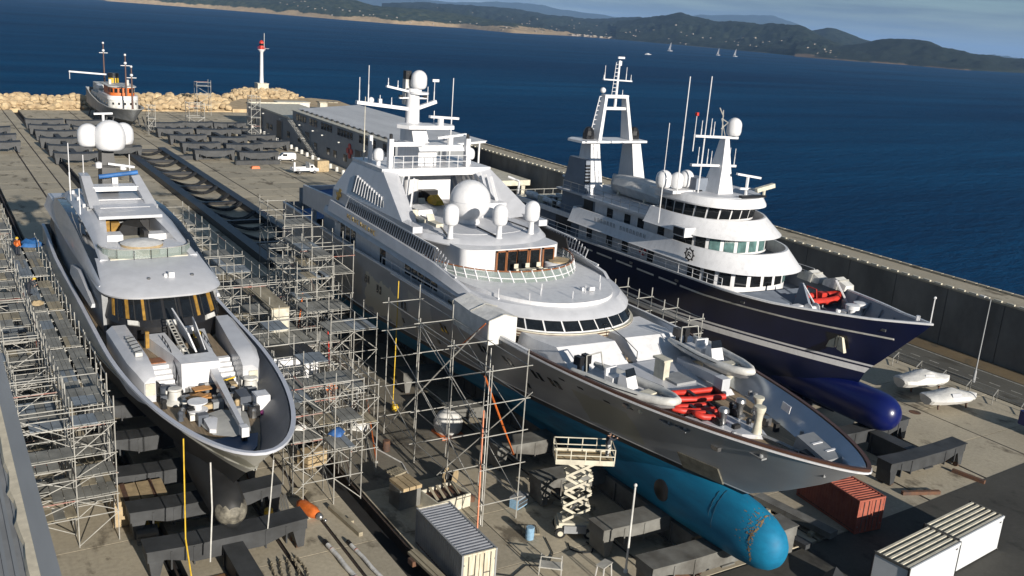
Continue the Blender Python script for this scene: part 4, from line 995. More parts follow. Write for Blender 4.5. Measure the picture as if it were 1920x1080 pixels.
obj('mast_base', MB().box(CX-1.3, 81.0, 19.2, CX+.6, 85.6, 21.0).loft([[(CX-1.6,80.2,20.7),(CX+3.2,80.2,20.7),(CX+3.2,84,20.7),(CX-1.6,84,20.7)],[(CX-1.6,80.6,21.2),(CX+3.2,80.6,21.2),(CX+3.2,84,21.2),(CX-1.6,84,21.2)]]), 'white', my)
obj('mast', MB().loft([[(CX-1.2,82.2,20.9),(CX+.5,82.2,20.9),(CX+.5,85.4,20.9),(CX-1.2,85.4,20.9)],[(CX-1.1,83.2,22.6),(CX+.4,83.2,22.6),(CX+.4,85.6,22.6),(CX-1.1,85.6,22.6)]]).lathe((CX-.35,84.6,22.5), [(.72,0),(.66,1.6),(.6,3.6)], 14), 'white', my, 35)
obj('mast_platform', MB().prism([(CX-1.9,82.0),(CX+2.9,82.0),(CX+3.3,83),(CX+2.9,84.4),(CX-1.9,84.4),(CX-2.6,83.2)], 22.5, 22.85), 'white', my)
obj('crosstree', MB().bar((CX-6.2,84.6,24.7), (CX-.3,84.6,24.1), .5, .32).bar((CX-.3,84.6,24.1), (CX+2.1,84.6,24.9), .5, .32), 'white', my)
obj('crosstree', MB().bar((CX-3.2,84.6,26.25), (CX-.3,84.6,25.7), .3, .2).bar((CX-1.9,84.5,25.2), (CX+1.0,84.5,25.2), .3, .14), 'white', my, label='upper crosstree')
obj('exhaust_stack', MB().box(CX-1.0, 85.0, 24.5, CX-.4, 85.7, 26.9), 'white2', my); obj('stack_cap', MB().box(CX-.98, 85.02, 26.9, CX-.42, 85.68, 27.7), 'black', my)
obj('satellite_dome', MB().capsule((CX+.1,84.4,26.1), .78, 1.75, 16), 'white', my, 60); obj('dome_bracket', MB().lathe((CX+.1,84.4,25.6), [(1.0,0),(1.0,.2),(.3,.25),(.3,.5)], 12), 'white', my, 40)
for x, z in ((-1.7, 25.35), (.85, 25.35)): obj('mast_lamp', MB().cbox((CX+x,84.5,z), (.35,.3,.22)), 'black', my)
for x, z0, z1 in ((-5.9, 24.7, 27.0), (-5.0, 24.6, 28.1), (-3.0, 26.2, 27.0), (-3.8, 24.4, 25.4), (-2.6, 24.3, 25.2), (-2.0, 26, 26.8), (1.9, 24.8, 26.9), (1.2, 24.6, 26.3), (2.0, 24.0, 22.6)): whip('aerial', my, CX+x, 84.6, z0, z1, .05)
obj('aerial_foot', MB().ball((CX-4.7,84.6,24.9), .3, 8).cbox((CX-3.8,84.6,24.8), (.3,.3,.5)).cbox((CX+2.0,84.6,26.9), (.7,.12,.25)), 'white', my, 50)
obj('radar_scanner', MB().bar((CX+.3,82.2,23.7), (CX+3.6,82.6,23.5), .35, .22).tube((CX+1.6,82.4,22.8), (CX+1.6,82.4,23.55), .3, 8), 'white', my)
obj('radar_scanner', MB().bar((CX+.4,80.6,21.9), (CX+3.6,80.9,22.2), .3, .2).tube((CX+1.9,80.8,21.2), (CX+1.9,80.8,22.0), .28, 8), 'white', my)
whip('aerial', my, CX+3.9, 84.5, 19.2, 27.2, .06); whip('aerial', my, CX-5.2, 84.8, 19.2, 25.2, .05, 'cream')
for x in (-5.1, 4.5):
    obj('satellite_dome', MB().capsule((CX+x,81.6,19.7), .55, 1.15, 14), 'white', my, 60); obj('dome_foot', MB().lathe((CX+x,81.6,19.2), [(.2,0),(.2,.55)], 8), 'white', my)
# --- stern decks
obj('aft_upper_deck', MB().box(CX-6.3, 88.6, 12.9, CX+6.3, 97.6, 13.2), 'deckgrey', my)
for s in (-1, 1): obj('aft_bulwark', MB().loft([[(CX+s*6.3,87.5,12.6),(CX+s*6.6,87.5,12.6),(CX+s*6.6,87.5,14.9),(CX+s*6.3,87.5,14.9)],[(CX+s*6.3,97.6,12.6),(CX+s*6.6,97.6,12.6),(CX+s*6.6,97.6,14.6),(CX+s*6.3,97.6,14.6)]]), 'silver', my)
obj('aft_bulwark', MB().box(CX-6.3, 97.3, 12.6, CX+6.3, 97.6, 14.5), 'silver', my)
obj('awning', MB().loft([[(CX-6,90,14.0),(CX-2,89.5,14.35),(CX+2,89.5,14.35),(CX+6,90,14.0)],[(CX-6,93.5,13.7),(CX-2,93.5,14.25),(CX+2,93.5,14.1),(CX+6,93.5,13.8)],[(CX-6,97,14.0),(CX-2,97,14.3),(CX+2,97,14.3),(CX+6,97,14.0)]], closed=False), 'bluecloth', my)
obj('deck_cover', MB().loft([[(CX-5.6,98,10.6),(CX,98,11.0),(CX+5.6,98,10.6)],[(CX-5.4,104,10.5),(CX,104,10.9),(CX+5.4,104,10.5)]], closed=False), 'bluecloth', my)
obj('aft_house', MB().box(CX-5.2, 88.9, 10.05, CX+5.2, 95, 12.9), 'white', my)
for x in (-5.6, 5.6): obj('stern_pillar', MB().box(CX+x-.2, 96.6, 10.1, CX+x+.2, 97.2, 12.9), 'white', my)
obj('stern_gate', MB().box(CX-4.6, 104.2, 11.2, CX-3.4, 104.4, 13.0).box(CX+1, 104.2, 11.2, CX+4, 104.4, 12.2), 'galv', my)
obj('swim_platform', MB().box(CX-5.5, 104.9, 5.6, CX+5.5, 108.2, 6.0), 'silver', my)
# --- foredeck
obj('foredeck_plinth', MB().loft([[(CX-3.6,48.9,10.04),(CX+4.6,48.9,10.04),(CX+3.6,42.2,10.04),(CX-1.4,42.2,10.04)],[(CX-3.5,48.9,10.42),(CX+4.5,48.9,10.42),(CX+3.4,42.4,10.42),(CX-1.2,42.4,10.42)]]), 'silver', my)
obj('hatch', MB().box(CX+.2, 44.2, 10.42, CX+1.9, 46.0, 10.58), 'midgrey', my)
obj('console', MB().box(CX+.0, 45.4, 10.42, CX+.5, 46.4, 11.7).box(CX-.15, 45.3, 11.7, CX+.6, 46.5, 11.85), 'cream', my)
obj('anchor_deck_plinth', MB().prism([(CX-2.7,40.2),(CX-.2,40.4),(CX+.9,37.4),(CX+.2,36.0),(CX-1.1,36.8)], 10.04, 10.3), 'silver', my)
def windlass(x, y, z, parent, h=1.2, m='steel'):
    w = obj('windlass', MB().lathe((x,y,z), [(.42,0),(.42,.15),(.24,.25),(.2,h*.55),(.3,h*.75),(.36,h*.85),(.3,h),(.05,h+.05)], 12), m, parent, 40)
    obj('chain_wheel', MB().lathe((x-.55,y,z+.3), [(.1,0),(.34,.04),(.34,.24),(.1,.28)], 12, 0, 'x'), 'black', w)
windlass(40.5, 38.5, 10.1, my); windlass(42.6, 39.2, 10.1, my)
for x, y, h in ((41.5, 36.6, 1.9), (44.2, 39.2, 1.1)):
    obj('capstan', MB().lathe((x,y,10.1), [(.4,0),(.3,.3),(.22,h*.5),(.26,h*.75),(.36,h*.9),(.36,h),(.1,h+.02)], 12), 'cream', my, 40)
obj('anchor_chain', MB().path([(41.6,36.4,10.25),(41.8,34.8,10.3),(42.0,33.2,10.25),(41.9,31.6,10.25)], .12, 5), 'midgrey', my)
obj('bow_locker', MB().hexa([(CX-.6,31.0,10.05),(CX+.9,31.0,10.05),(CX+2.2,34.4,10.05),(CX+.6,34.4,10.05)], [(CX-.5,31.1,11.0),(CX+.8,31.1,11.0),(CX+2.0,34.2,11.0),(CX+.6,34.2,11.0)]), 'midgrey', my)
for y in (31.9, 32.9): obj('locker_strip', MB().box(CX+.5, y, 11.0, CX+1.3, y+.16, 11.04), 'white', my)
obj('chain_stopper', MB().cbox((CX-.1,32.6,10.4), (.6,.9,.7)).cbox((CX-.4,33.5,10.3), (.4,.4,.5)), 'black', my)
for s, y in ((-1,34.5),(-1,39.2),(1,35.0),(1,41.2),(-1,40.3)): 
    x = CX+s*(hxM(y,11)-.9); obj('bollard', MB().tube((x,y-.25,10.05),(x,y-.25,10.55),.12,8).tube((x,y+.25,10.05),(x,y+.25,10.55),.12,8).cbox((x,y,10.1),(.4,1.0,.1)), 'midgrey', my)
obj('davit', MB().bar((45.3,47.6,10.4), (44.0,42.6,11.1), .55, .6).box(44.9, 46.9, 10.05, 45.7, 47.8, 10.8).box(43.7, 42.0, 10.6, 44.4, 42.8, 11.4), 'silver', my)
obj('fairlead_plate', MB().hexa([(44.45,36.9,10.9),(44.5,36.9,10.9),(44.75,37.8,10.9),(44.7,37.8,10.9)], [(44.55,36.9,11.35),(44.6,36.9,11.35),(44.85,37.8,11.35),(44.8,37.8,11.35)]), 'white', my)
# two tenders on the foredeck
def tender(loc, rz_, lab, console_x=0):
    t = thing('tender', lab, 'tender', loc, rz_, 'tenders on the grey yacht')
    L_ = 7.6; rr = []
    for y, w, z0 in ((3.8,1.02,.12),(2.4,1.1,.05),(0,1.1,0),(-1.8,.95,.05),(-3.0,.6,.25),(-3.75,.1,.55)):
        rr.append([(-w,y,.62),(-w*.55,y,z0+.1),(0,y,z0-.05),(w*.55,y,z0+.1),(w,y,.62)])
    obj('hull', MB().loft(rr, closed=False), 'white', t, 40, True)
    tube = []
    pts = [(-1.1,3.9,.75),(-1.18,2.2,.75),(-1.15,0,.76),(-1.0,-1.8,.82),(-.62,-3.1,.9),(-.2,-3.75,.95),(.2,-3.75,.95),(.62,-3.1,.9),(1.0,-1.8,.82),(1.15,0,.76),(1.18,2.2,.75),(1.1,3.9,.75)]
    rings = []
    for i, p in enumerate(pts):
        a = Vector(pts[max(0,i-1)]); b = Vector(pts[min(len(pts)-1,i+1)]); d = (b-a).normalized(); nx = Vector((-d.y, d.x, 0)).normalized(); r = .27
        if i in (0, len(pts)-1): r = .16
        rings.append([Vector(p)+nx*r*math.cos(2*math.pi*k/10)+Vector((0,0,1))*r*math.sin(2*math.pi*k/10) for k in range(10)])
    obj('float_tube', MB().loft(rings), 'white2', t, 60, True)
    obj('floor', MB().prism([(-.95,3.7),(.95,3.7),(.95,0),(.7,-2),(.1,-3.3),(-.1,-3.3),(-.7,-2),(-.95,0)], .38, .45), 'deckgrey', t, None, True)
    obj('console', MB().hexa([(-.5,-.5,.45),(.5,-.5,.45),(.5,.5,.45),(-.5,.5,.45)], [(-.45,-.1,1.45),(.45,-.1,1.45),(.45,.45,1.45),(-.45,.45,1.45)]), 'white', t, None, True)
    obj('windscreen', MB().hexa([(-.45,-.2,1.4),(.45,-.2,1.4),(.45,-.14,1.4),(-.45,-.14,1.4)], [(-.4,.0,1.85),(.4,.0,1.85),(.4,.05,1.85),(-.4,.05,1.85)]), 'glass', t, None, True)
    obj('seat', MB().box(-.5,.9,.45,.5,1.6,1.0).box(-.5,1.5,1.0,.5,1.65,1.5), 'white', t, None, True)
    obj('locker', MB().box(-.55,-1.9,.45,.55,-1.2,.8), 'cream', t, None, True)
    obj('cushion', MB().cbox((0.2,-2.3,.55),(.6,.5,.2)), 'bluecloth', t, None, True)
    for x in (-.35, .35):
        m_ = obj('outboard', MB().box(x-.2,3.75,.9,x+.2,4.35,1.5).box(x-.08,3.8,.1,x+.08,4.1,.9), 'black', t, None, True)
    obj('roll_bar', MB().path([(-.8,2.9,.8),(-.7,3.1,1.9),(.7,3.1,1.9),(.8,2.9,.8)], .045, 5), 'galv', t, None, True)
    obj('grab_line', MB().path([(-1.45,2.4,.9),(-1.44,0,.9),(-1.28,-1.8,.98)], .03, 4).path([(1.45,2.4,.9),(1.44,0,.9),(1.28,-1.8,.98)], .03, 4), 'black', t, None, True)
    return t
tender((37.35, 43.9, 10.5), rad(11), 'white inflatable tender lying along the near edge of the grey yacht foredeck')
tender((46.3, 45.6, 10.75), rad(-6), 'white inflatable tender on the far side of the grey yacht foredeck with a blue cushion')
for x, y, z in ((37.5,42.2,10.05),(37.3,45.4,10.05),(46.3,44.0,10.05),(46.3,47.2,10.05)):
    obj('tender_chock', MB().box(x-.5, y-.1, z, x+.5, y+.1, z+.55), 'cream', my)
# red inflatables
def red_boat(loc, rz_, L_, lab, w=.62):
    t = thing('red_inflatable', lab, 'inflatable boat', loc, rz_, 'red inflatables on the grey yacht')
    pts = [(-w,L_/2,.35),(-w,0,.32),(-w*.85,-L_*.3,.38),(-w*.3,-L_/2,.5),(w*.3,-L_/2,.5),(w*.85,-L_*.3,.38),(w,0,.32),(w,L_/2,.35)]
    rings = []
    for i, p in enumerate(pts):
        a = Vector(pts[max(0,i-1)]); b = Vector(pts[min(len(pts)-1,i+1)]); d = (b-a).normalized(); nx = Vector((-d.y, d.x, 0)).normalized(); r = .2
        rings.append([Vector(p)+nx*r*math.cos(2*math.pi*k/8)+Vector((0,0,1))*r*math.sin(2*math.pi*k/8) for k in range(8)])
    obj('float_tube', MB().loft(rings), 'red', t, 60, True)
    obj('floor', MB().box(-w,-L_*.35,.1,w,L_/2,.2), 'black', t, None, True)
    obj('transom', MB().box(-w,L_/2-.15,.1,w,L_/2-.05,.6), 'black', t, None, True)
    obj('thwart', MB().box(-w,-.1,.4,w,.15,.5), 'black', t, None, True)
    return t
red_boat((41.3, 42.2, 10.25), rad(-100), 4.2, 'longer red inflatable boat lying across the grey yacht foredeck by the tender')
red_boat((39.9, 40.6, 10.2), rad(-103), 2.8, 'shorter red inflatable in front of the longer one on the grey yacht foredeck', .38)
red_boat((40.2, 39.4, 10.2), rad(-100), 1.9, 'smallest red inflatable bundle beside the windlass of the grey yacht', .32)
r_ = random.Random(17)
for k in range(16):
    x, y = r_.uniform(39.2, 43.6), r_.uniform(36.6, 40.4)
    obj('deck_gear', MB().cbox((x,y,10.05+.2), (r_.uniform(.2,.6),r_.uniform(.2,.6),r_.uniform(.25,.8))) if k % 2 else MB().lathe((x,y,10.05), [(.2,0),(.14,.3),(.2,.5),(.12,.62)], 8), ['black','steel','midgrey','rubber'][k % 4], my)
# ---------------------------------------------------------------- the far yacht: navy hull, white tiers, A-frame mast
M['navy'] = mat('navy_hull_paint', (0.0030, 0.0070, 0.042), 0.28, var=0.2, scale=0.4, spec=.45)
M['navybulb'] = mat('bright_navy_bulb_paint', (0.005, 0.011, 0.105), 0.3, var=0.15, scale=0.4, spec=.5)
M['bluegrey'] = mat('blue_grey_deck_paint', (0.19, 0.22, 0.27), 0.55, var=0.12, scale=0.8)
CX = 67.2
ny = thing('navy_yacht', 'far explorer yacht with navy hull, stacked white bridge tiers and A-frame mast', 'yacht', (CX, 75, 0))
stemR = [(1.7, 51.0), (4.6, 49.2), (5.6, 48.9), (6.6, 48.4), (7.7, 47.3), (9.9, 45.3), (11.3, 44.0), (12.3, 43.2)]
def rimR(t): return interp([(0, 12.3), (.06, 11.75), (.18, 11.2), (.35, 11.05), (.7, 10.6), (1, 10.6)], t)
hiR, loR = (15.5, 1.45, 1.05), (22, 1.5, 1.0)
hR, ptR, tsR = make_hull(ny, CX, stemR, 103, 1.7, 6.4, rimR, 6.45, hiR, loR, [(1.7, 0), (6.3, 1), (6.85, 0), (7.02, 1), (7.22, 0)], ['navy', 'white'],
    lambda t: 9.7, 'bluegrey', 'bluegrey', 'white', cap_w=.2, inset=.16)
hxR = lambda y, z: hull_x(CX, stemR, 103, 6.4, rimR, 6.45, hiR, loR, y, z)
rings = []
for y, r in ((44.62,.03),(44.68,.45),(44.85,.85),(45.15,1.18),(45.6,1.45),(46.2,1.6),(47,1.66),(50,1.66),(56,1.5),(62,1.2)):
    rings.append([(CX+r*.93*math.cos(2*math.pi*k/26), y, 3.62+r*math.sin(2*math.pi*k/26)) for k in range(26)])
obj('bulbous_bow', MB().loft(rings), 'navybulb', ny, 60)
# upper white line: solid forward, broken aft
mb = MB(); segs = [(46.0, 65.5)]+[(66.0+k*3.4, 68.6+k*3.4) for k in range(6)]
for s in (-1, 1):
    for a, b in segs:
        n_ = max(2, int((b-a)/.8)); rr = []
        for k in range(n_+1):
            y = lerp(a, b, k/n_); zc = 9.95+.25*sm((54-y)/9); h0, h1 = hxR(y, zc-.08), hxR(y, zc+.08)
            rr.append([(CX+s*(h0-.04),y,zc-.08),(CX+s*(h0+.04),y,zc-.08),(CX+s*(h1+.04),y,zc+.08),(CX+s*(h1-.04),y,zc+.08)])
        mb.loft(rr if s > 0 else [r[::-1] for r in rr])
obj('white_line', mb, 'white2', ny)
# anchor in its pocket
ax = CX-hxR(50.2, 8.9)
hull_plate('anchor_pocket', ny, hxR, CX, 49.5, 51.1, 8.3, 9.5, 'black', -1, .03)
an = obj('anchor', MB().bar((ax-.18,50.3,9.5), (ax-.1,50.3,8.4), .22, .22), 'cream', ny)
for d in (-1, 1): obj('fluke', MB().hexa([(ax-.32,50.3+d*.18,8.2),(ax+.05,50.3+d*.18,8.2),(ax+.05,50.3+d*.95,8.05),(ax-.32,50.3+d*.95,8.05)], [(ax-.25,50.3+d*.22,9.35),(ax,50.3+d*.22,9.35),(ax,50.3+d*.5,9.3),(ax-.25,50.3+d*.5,9.3)]), 'cream', an)
for y, z in ((46.6, 10.9), (58, 10.4), (66, 10.3), (73, 10.3)): obj('fairlead', MB().cbox((CX-hxR(y,z)-.03,y,z), (.12,.45,.2)), 'steel', ny)
for y in (48.0, 50.0, 52.0, 54.0, 56.0):   # frames inside the bow bulwark
    for s in (-1, 1):
        x = hxR(y, 9.8)-.3; u = hxR(y, 11.1)-.24; obj('bulwark_frame', MB().hexa([(CX+s*x-.12,y-.05,9.72),(CX+s*x+.1,y-.05,9.72),(CX+s*x+.1,y+.05,9.72),(CX+s*x-.12,y+.05,9.72)], [(CX+s*u-.06,y-.05,11.2),(CX+s*u+.06,y-.05,11.2),(CX+s*u+.06,y+.05,11.2),(CX+s*u-.06,y+.05,11.2)]), 'bluegrey', ny)
obj('jackstaff', MB().tube((CX,43.45,12.3), (CX,43.45,14.3), .05, 5).ball((CX,43.45,14.4), .12, 6).tube((CX,44.6,12.2), (CX,44.6,12.6), .16, 6), 'white', ny)
# --- tiers
t1 = outline(CX, 5.3, 60.8, 84, 6.2, 2.5); tier('lower_house', ny, t1, 9.7, t1, 12.4, 'white')
s1a = outline(CX, 6.25, 58.9, 85, 8.2, 2.35); s1b = outline(CX, 6.1, 59.1, 85, 8.0, 2.35); s1c = outline(CX, 5.55, 60.7, 85, 7.2, 2.35); s1d = outline(CX, 5.4, 60.95, 84.9, 7.1, 2.35)
obj('lower_balcony', MB().loft([ring(s1a, 12.15), ring(s1b, 12.3), ring(s1c, 13.75), ring(s1d, 13.75), ring(s1d, 12.5)]), 'white', ny, 30)
tier('balcony_deck', ny, s1d, 12.45, s1d, 12.55, 'bluegrey')
t2 = outline(CX, 4.85, 63.5, 82, 5.6, 2.5); tier('middle_house', ny, t2, 12.5, t2, 15.0, 'white')
s2a = outline(CX, 6.0, 61.9, 72.5, 7.6, 2.3); s2b = outline(CX, 5.85, 62.1, 72.5, 7.4, 2.3); s2c = outline(CX, 5.15, 63.9, 72.5, 6.6, 2.3); s2d = outline(CX, 5.0, 64.1, 72.4, 6.5, 2.3)
obj('upper_balcony', MB().loft([ring(s2a, 14.75), ring(s2b, 14.9), ring(s2c, 16.25), ring(s2d, 16.25), ring(s2d, 15.15)]), 'white', ny, 30)
tier('balcony_deck', ny, s2d, 15.1, s2d, 15.2, 'bluegrey')
t3a = outline(CX, 4.35, 65.6, 72, 5.2, 2.4); t3b = outline(CX, 4.45, 65.2, 72, 5.2, 2.4); tier('wheelhouse', ny, t3a, 15.2, t3b, 17.45, 'white')
r3a = outline(CX, 4.75, 63.9, 72.5, 6.0, 2.3); r3b = outline(CX, 4.85, 64.0, 72.5, 6.0, 2.3); r3c = outline(CX, 4.6, 64.5, 72.5, 5.8, 2.3)
obj('wheelhouse_roof', MB().loft([ring(r3a, 17.35), ring(r3b, 17.5), ring(r3c, 18.2)]), 'white', ny, 30)
r3d = outline(CX, 4.3, 65.0, 72.2, 5.6, 2.3); tier('roof_deck', ny, r3d, 18.2, r3d, 18.23, 'deckgrey')
def sp_(n, pitch, w, start): return [(start+k*pitch, start+k*pitch+w) for k in range(n)]
panes('window', ny, t1, 9.7, t1, 12.4, sp_(10, 1.52, 1.12, -8.0), .34, .84, 'glass', mfun=lambda i: 'glassb' if i == 7 else 'glass')
panes('window', ny, t2, 12.5, t2, 15.0, sp_(11, 1.38, 1.0, -8.4), .30, .80, 'glass', mfun=lambda i: 'glassb' if i in (3, 4, 5, 6, 7, 9, 10) else 'glass')
panes('window', ny, t3a, 15.2, t3b, 17.45, sp_(14, 1.17, 1.0, -9.2), .40, .90, 'glass', slant=.08)
for s in (-1, 1):
    for y in (65.0, 71.0, 75.2, 77.9, 81.5, 68.0): 
        if y == 68.0: continue
        obj('window', MB().box(CX+s*5.3-.05, y, 10.75, CX+s*5.3+.05, y+.95, 11.95), 'glass', ny)
    for y in (67.2, 70.4, 73.6, 75.8, 78.8): obj('window', MB().box(CX+s*4.85-.05, y, 13.35, CX+s*4.85+.05, y+.95, 14.55), 'glass', ny)
    obj('boat_deck_edge', MB().box(CX+s*5.0-.25, 72.6, 14.85, CX+s*5.0+.25, 84, 15.15), 'white', ny)
    railing('side_rail', ny, [(CX+s*6.05,60.5,11.05),(CX+s*6.3,66,11.02),(CX+s*6.3,84,10.65),(CX+s*6.2,100,10.6)], .9, 1.9, 'white', .03, 2)
    railing('boat_deck_rail', ny, [(CX+s*5.1,72.8,15.15),(CX+s*5.1,88,15.15)], 1.0, 1.6, 'galv', .028)
obj('boat_deck', MB().box(CX-4.95, 72.6, 14.9, CX+4.95, 89.5, 15.1), 'deckgrey', ny)
obj('upper_aft_deck', MB().box(CX-5.4, 82, 12.3, CX+5.4, 97, 12.5), 'bluegrey', ny)
for s in (-1, 1):
    obj('aft_bulwark', MB().box(CX+s*5.5-.08, 85, 12.2, CX+s*5.5+.08, 97, 12.75), 'white', ny); railing('aft_rail', ny, [(CX+s*5.5,85,12.75),(CX+s*5.5,97,12.75)], .8, 1.7, 'galv', .028)
obj('aft_house', MB().box(CX-4.4, 82, 12.5, CX+4.4, 89, 14.9).box(CX-4.6, 84.05, 9.75, CX+4.6, 93, 12.3), 'bluegrey', ny)
for s in (-1,):
    obj('aft_opening', MB().box(CX+s*4.4-.06, 83, 12.9, CX+s*4.4+.06, 84.6, 14.6), 'black', ny); obj('aft_opening', MB().box(CX+s*4.6-.06, 86.5, 10.3, CX+s*4.6+.06, 89.5, 12.0), 'black', ny)
# light and searchlight boxes, crest, lifebuoy
mb = MB(); cx_, cy_, cz_ = CX-6.02, 65.2, 13.05
for k in range(24):
    a, b = k*math.pi/12, (k+1)*math.pi/12
    mb.bar((cx_-.0+.36*0,cy_+.5*math.cos(a),cz_+.5*math.sin(a)), (cx_,cy_+.5*math.cos(b),cz_+.5*math.sin(b)), .1, .09)
for k in range(8):
    a = k*math.pi/4; mb.bar((cx_,cy_+.5*math.cos(a),cz_+.5*math.sin(a)), (cx_,cy_+.68*math.cos(a),cz_+.68*math.sin(a)), .1, .12)
mb.bar((cx_,cy_+.2,cz_-.22), (cx_,cy_+.2,cz_+.22), .08, .08).bar((cx_,cy_+.2,cz_+.2), (cx_,cy_-.2,cz_+.12), .08, .08).bar((cx_,cy_+.1,cz_), (cx_,cy_-.2,cz_-.22), .08, .08)
obj('crest', mb, 'black', ny)
lb = MB()
for k in range(16):
    a, b = k*math.pi/8, (k+1)*math.pi/8; lb.tube((CX-5.4,72.7+.42*math.cos(a),11.6+.42*math.sin(a)), (CX-5.4,72.7+.42*math.cos(b),11.6+.42*math.sin(b)), .12, 6, 0 if (k//2) % 2 else 1)
obj('lifebuoy', lb, ['red', 'white'], ny)
bx = obj('wing_box', MB().box(CX-6.3, 65.9, 14.5, CX-5.0, 67.6, 15.4), 'white', ny); obj('screen', MB().box(CX-6.36, 66.05, 14.62, CX-6.28, 67.45, 15.3), 'black', bx)
# faint name strokes on the balcony side
mb = None
for k in range(16):
    if k == 7: continue
    y = 80.5-k*.55; b = MB(); x = CX-5.86
    b.bar((x,y,13.0),(x,y,13.42),.03,.05); b.bar((x,y-.22,13.0),(x,y-(.22 if k%2 else .1),13.42),.03,.05)
    if k % 3: b.bar((x,y,13.4),(x,y-.22,13.4),.03,.05)
    obj('name_letter', b, 'midgrey', ny)
# --- tender under its cover on the boat deck
t = thing('covered_tender', 'white covered tender lying on the boat deck of the navy yacht under the mast', 'tender', (67.6, 81.2, 15.1))
t.scale = (1.05, 1, 1.15)
rr = []
for y, w, h in ((-4.6,1.2,1.5),(-3.4,1.75,1.9),(0,1.9,2.05),(2.6,1.6,1.9),(4.1,.8,1.75),(4.9,.08,1.7)):
    rr.append([(-w,y,h*.55),(-w*.55,y,.15),(w*.55,y,.15),(w,y,h*.55),(w*.8,y,h*.85),(0,y,h),(-w*.8,y,h*.85)])
obj('hull', MB().loft(rr), 'fabric', t, 25, True); obj('chock', MB().box(-1.2,-2.6,0,1.2,-2.3,.6).box(-1.2,2.0,0,1.2,2.3,.6), 'cream', t, None, True)
# --- A-frame
for s in (-1, 1):
    x0, x1 = CX+s*3.1, CX+s*2.9
    obj('aframe_leg', MB().hexa([(x0-.85,84.2,15.0),(x0+.85,84.2,15.0),(x0+.85,87.6,15.0),(x0-.85,87.6,15.0)], [(x1-.6,85.6,20.7),(x1+.6,85.6,20.7),(x1+.6,87.3,20.7),(x1-.6,87.3,20.7)]), 'white', ny)
    u0, u1 = CX+s*2.2, CX+s*1.45
    obj('aframe_upper_leg', MB().hexa([(u0-.22,85.7,20.9),(u0+.22,85.7,20.9),(u0+.22,87.4,20.9),(u0-.22,87.4,20.9)], [(u1-.18,86.2,25.6),(u1+.18,86.2,25.6),(u1+.18,87.0,25.6),(u1-.18,87.0,25.6)]), 'white', ny)
    for z, y_ in ((22.0, 0), ): obj('rope_bundle', MB().ball((CX+s*3.2,86.6,21.6), .62, 8, 0, 1.2).box(CX+s*3.2-.5, 86.2, 20.9, CX+s*3.2+.5, 87, 21.6), 'black', ny)
mb = MB().path([(CX-2.9,86.8,21),(CX-1.95,86.8,25.6)], .06, 4)
for k in range(10): t_ = k/9; mb.tube((CX-2.95+.95*t_,86.8,21+4.6*t_), (CX-2.55+.85*t_,86.8,21+4.6*t_), .05, 4)
obj('ladder', mb, 'white', ny)
obj('aframe_platform', MB().prism([(CX-5.2,84.9),(CX+3.9,84.9),(CX+4.2,87.8),(CX-4.2,88.4),(CX-5.4,87.4)], 20.68, 20.92), 'white', ny)
obj('aframe_beam', MB().box(CX-1.65, 86.2, 25.5, CX+1.65, 87.0, 25.85).box(CX-1.6, 86.3, 24.2, CX+1.6, 86.9, 24.5), 'white', ny)
obj('topmast', MB().tube((CX+.1,86.6,24.3), (CX+.2,86.6,29.6), .17, 8, 0, .1), 'white', ny, 40)
obj('crosstree', MB().bar((CX-1.9,86.6,27.5), (CX+2.1,86.6,27.4), .3, .14), 'white', ny)
mb = MB().tube((CX-.5,86.6,25.8), (CX-.25,86.6,29.4), .04, 4)
for k in range(8): mb.tube((CX-.5+.03*k,86.6,26.2+k*.42), (CX+.15,86.6,26.2+k*.42), .035, 4)
obj('mast_ladder', mb, 'white', ny)
for x, z0, z1 in ((-1.7,27.5,29),(1.3,27.5,28.9),(2.0,27.4,28.1),(-1.8,27.5,28),(1.0,25.8,26.4)): whip('aerial', ny, CX+x, 86.6, z0, z1, .045)
obj('wind_vane', MB().bar((CX-.1,86.6,29.9), (CX+.8,86.6,29.9), .16, .22).cbox((CX+.2,86.6,29.3), (.4,.3,.5)), 'white', ny)
obj('mast_lamp', MB().ball((CX-1.75,86.6,26.3), .33, 8), 'white', ny, 50)
fu = obj('funnel', MB().hexa([(CX-4.5,84.6,15),(CX-2.9,84.6,15),(CX-2.9,89,15),(CX-4.5,89,15)], [(CX-4.2,85.2,18.8),(CX-3.0,85.2,18.8),(CX-3.0,88.4,18.8),(CX-4.2,88.4,18.8)]), 'bluegrey', ny)
for k in range(6): obj('louvre', MB().box(CX-4.42+.03*k, 84.7+.06*k, 16.3+k*.35, CX-2.9, 84.95+.06*k, 16.5+k*.35), 'black', fu)
# --- radar mast, domes and whips above the wheelhouse
obj('radar_mast', MB().loft([[(CX-1.4,67.2,18.2),(CX+.6,67.2,18.2),(CX+.6,69.6,18.2),(CX-1.4,69.6,18.2)],[(CX-.9,67.6,20.6),(CX+.3,67.6,20.6),(CX+.3,69.2,20.6),(CX-.9,69.2,20.6)],[(CX-.55,68,23.6),(CX-.05,68,23.6),(CX-.05,68.7,23.6),(CX-.55,68.7,23.6)]]), 'white', ny, 30)
obj('crosstree', MB().bar((CX-4.4,68.2,23.75), (CX+1.2,68.2,23.55), .3, .22).bar((CX-4.4,68.2,21.0), (CX+1.4,68.2,20.8), .32, .22), 'white', ny)
obj('satellite_dome', MB().capsule((CX+.6,68.2,23.75), .72, 1.75, 16), 'white', ny, 60)
obj('lattice_top', MB().path([(CX-.8,68.3,23.7),(CX-1.0,68.3,26.2)], .06, 4).path([(CX-.35,68.3,23.7),(CX-1.1,68.3,25.4),(CX-.2,68.3,25.0),(CX-1.0,68.3,24.4)], .05, 4).path([(CX-.9,68.3,25.6),(CX-1.5,68.3,26.4)], .06, 4), 'galv', ny)
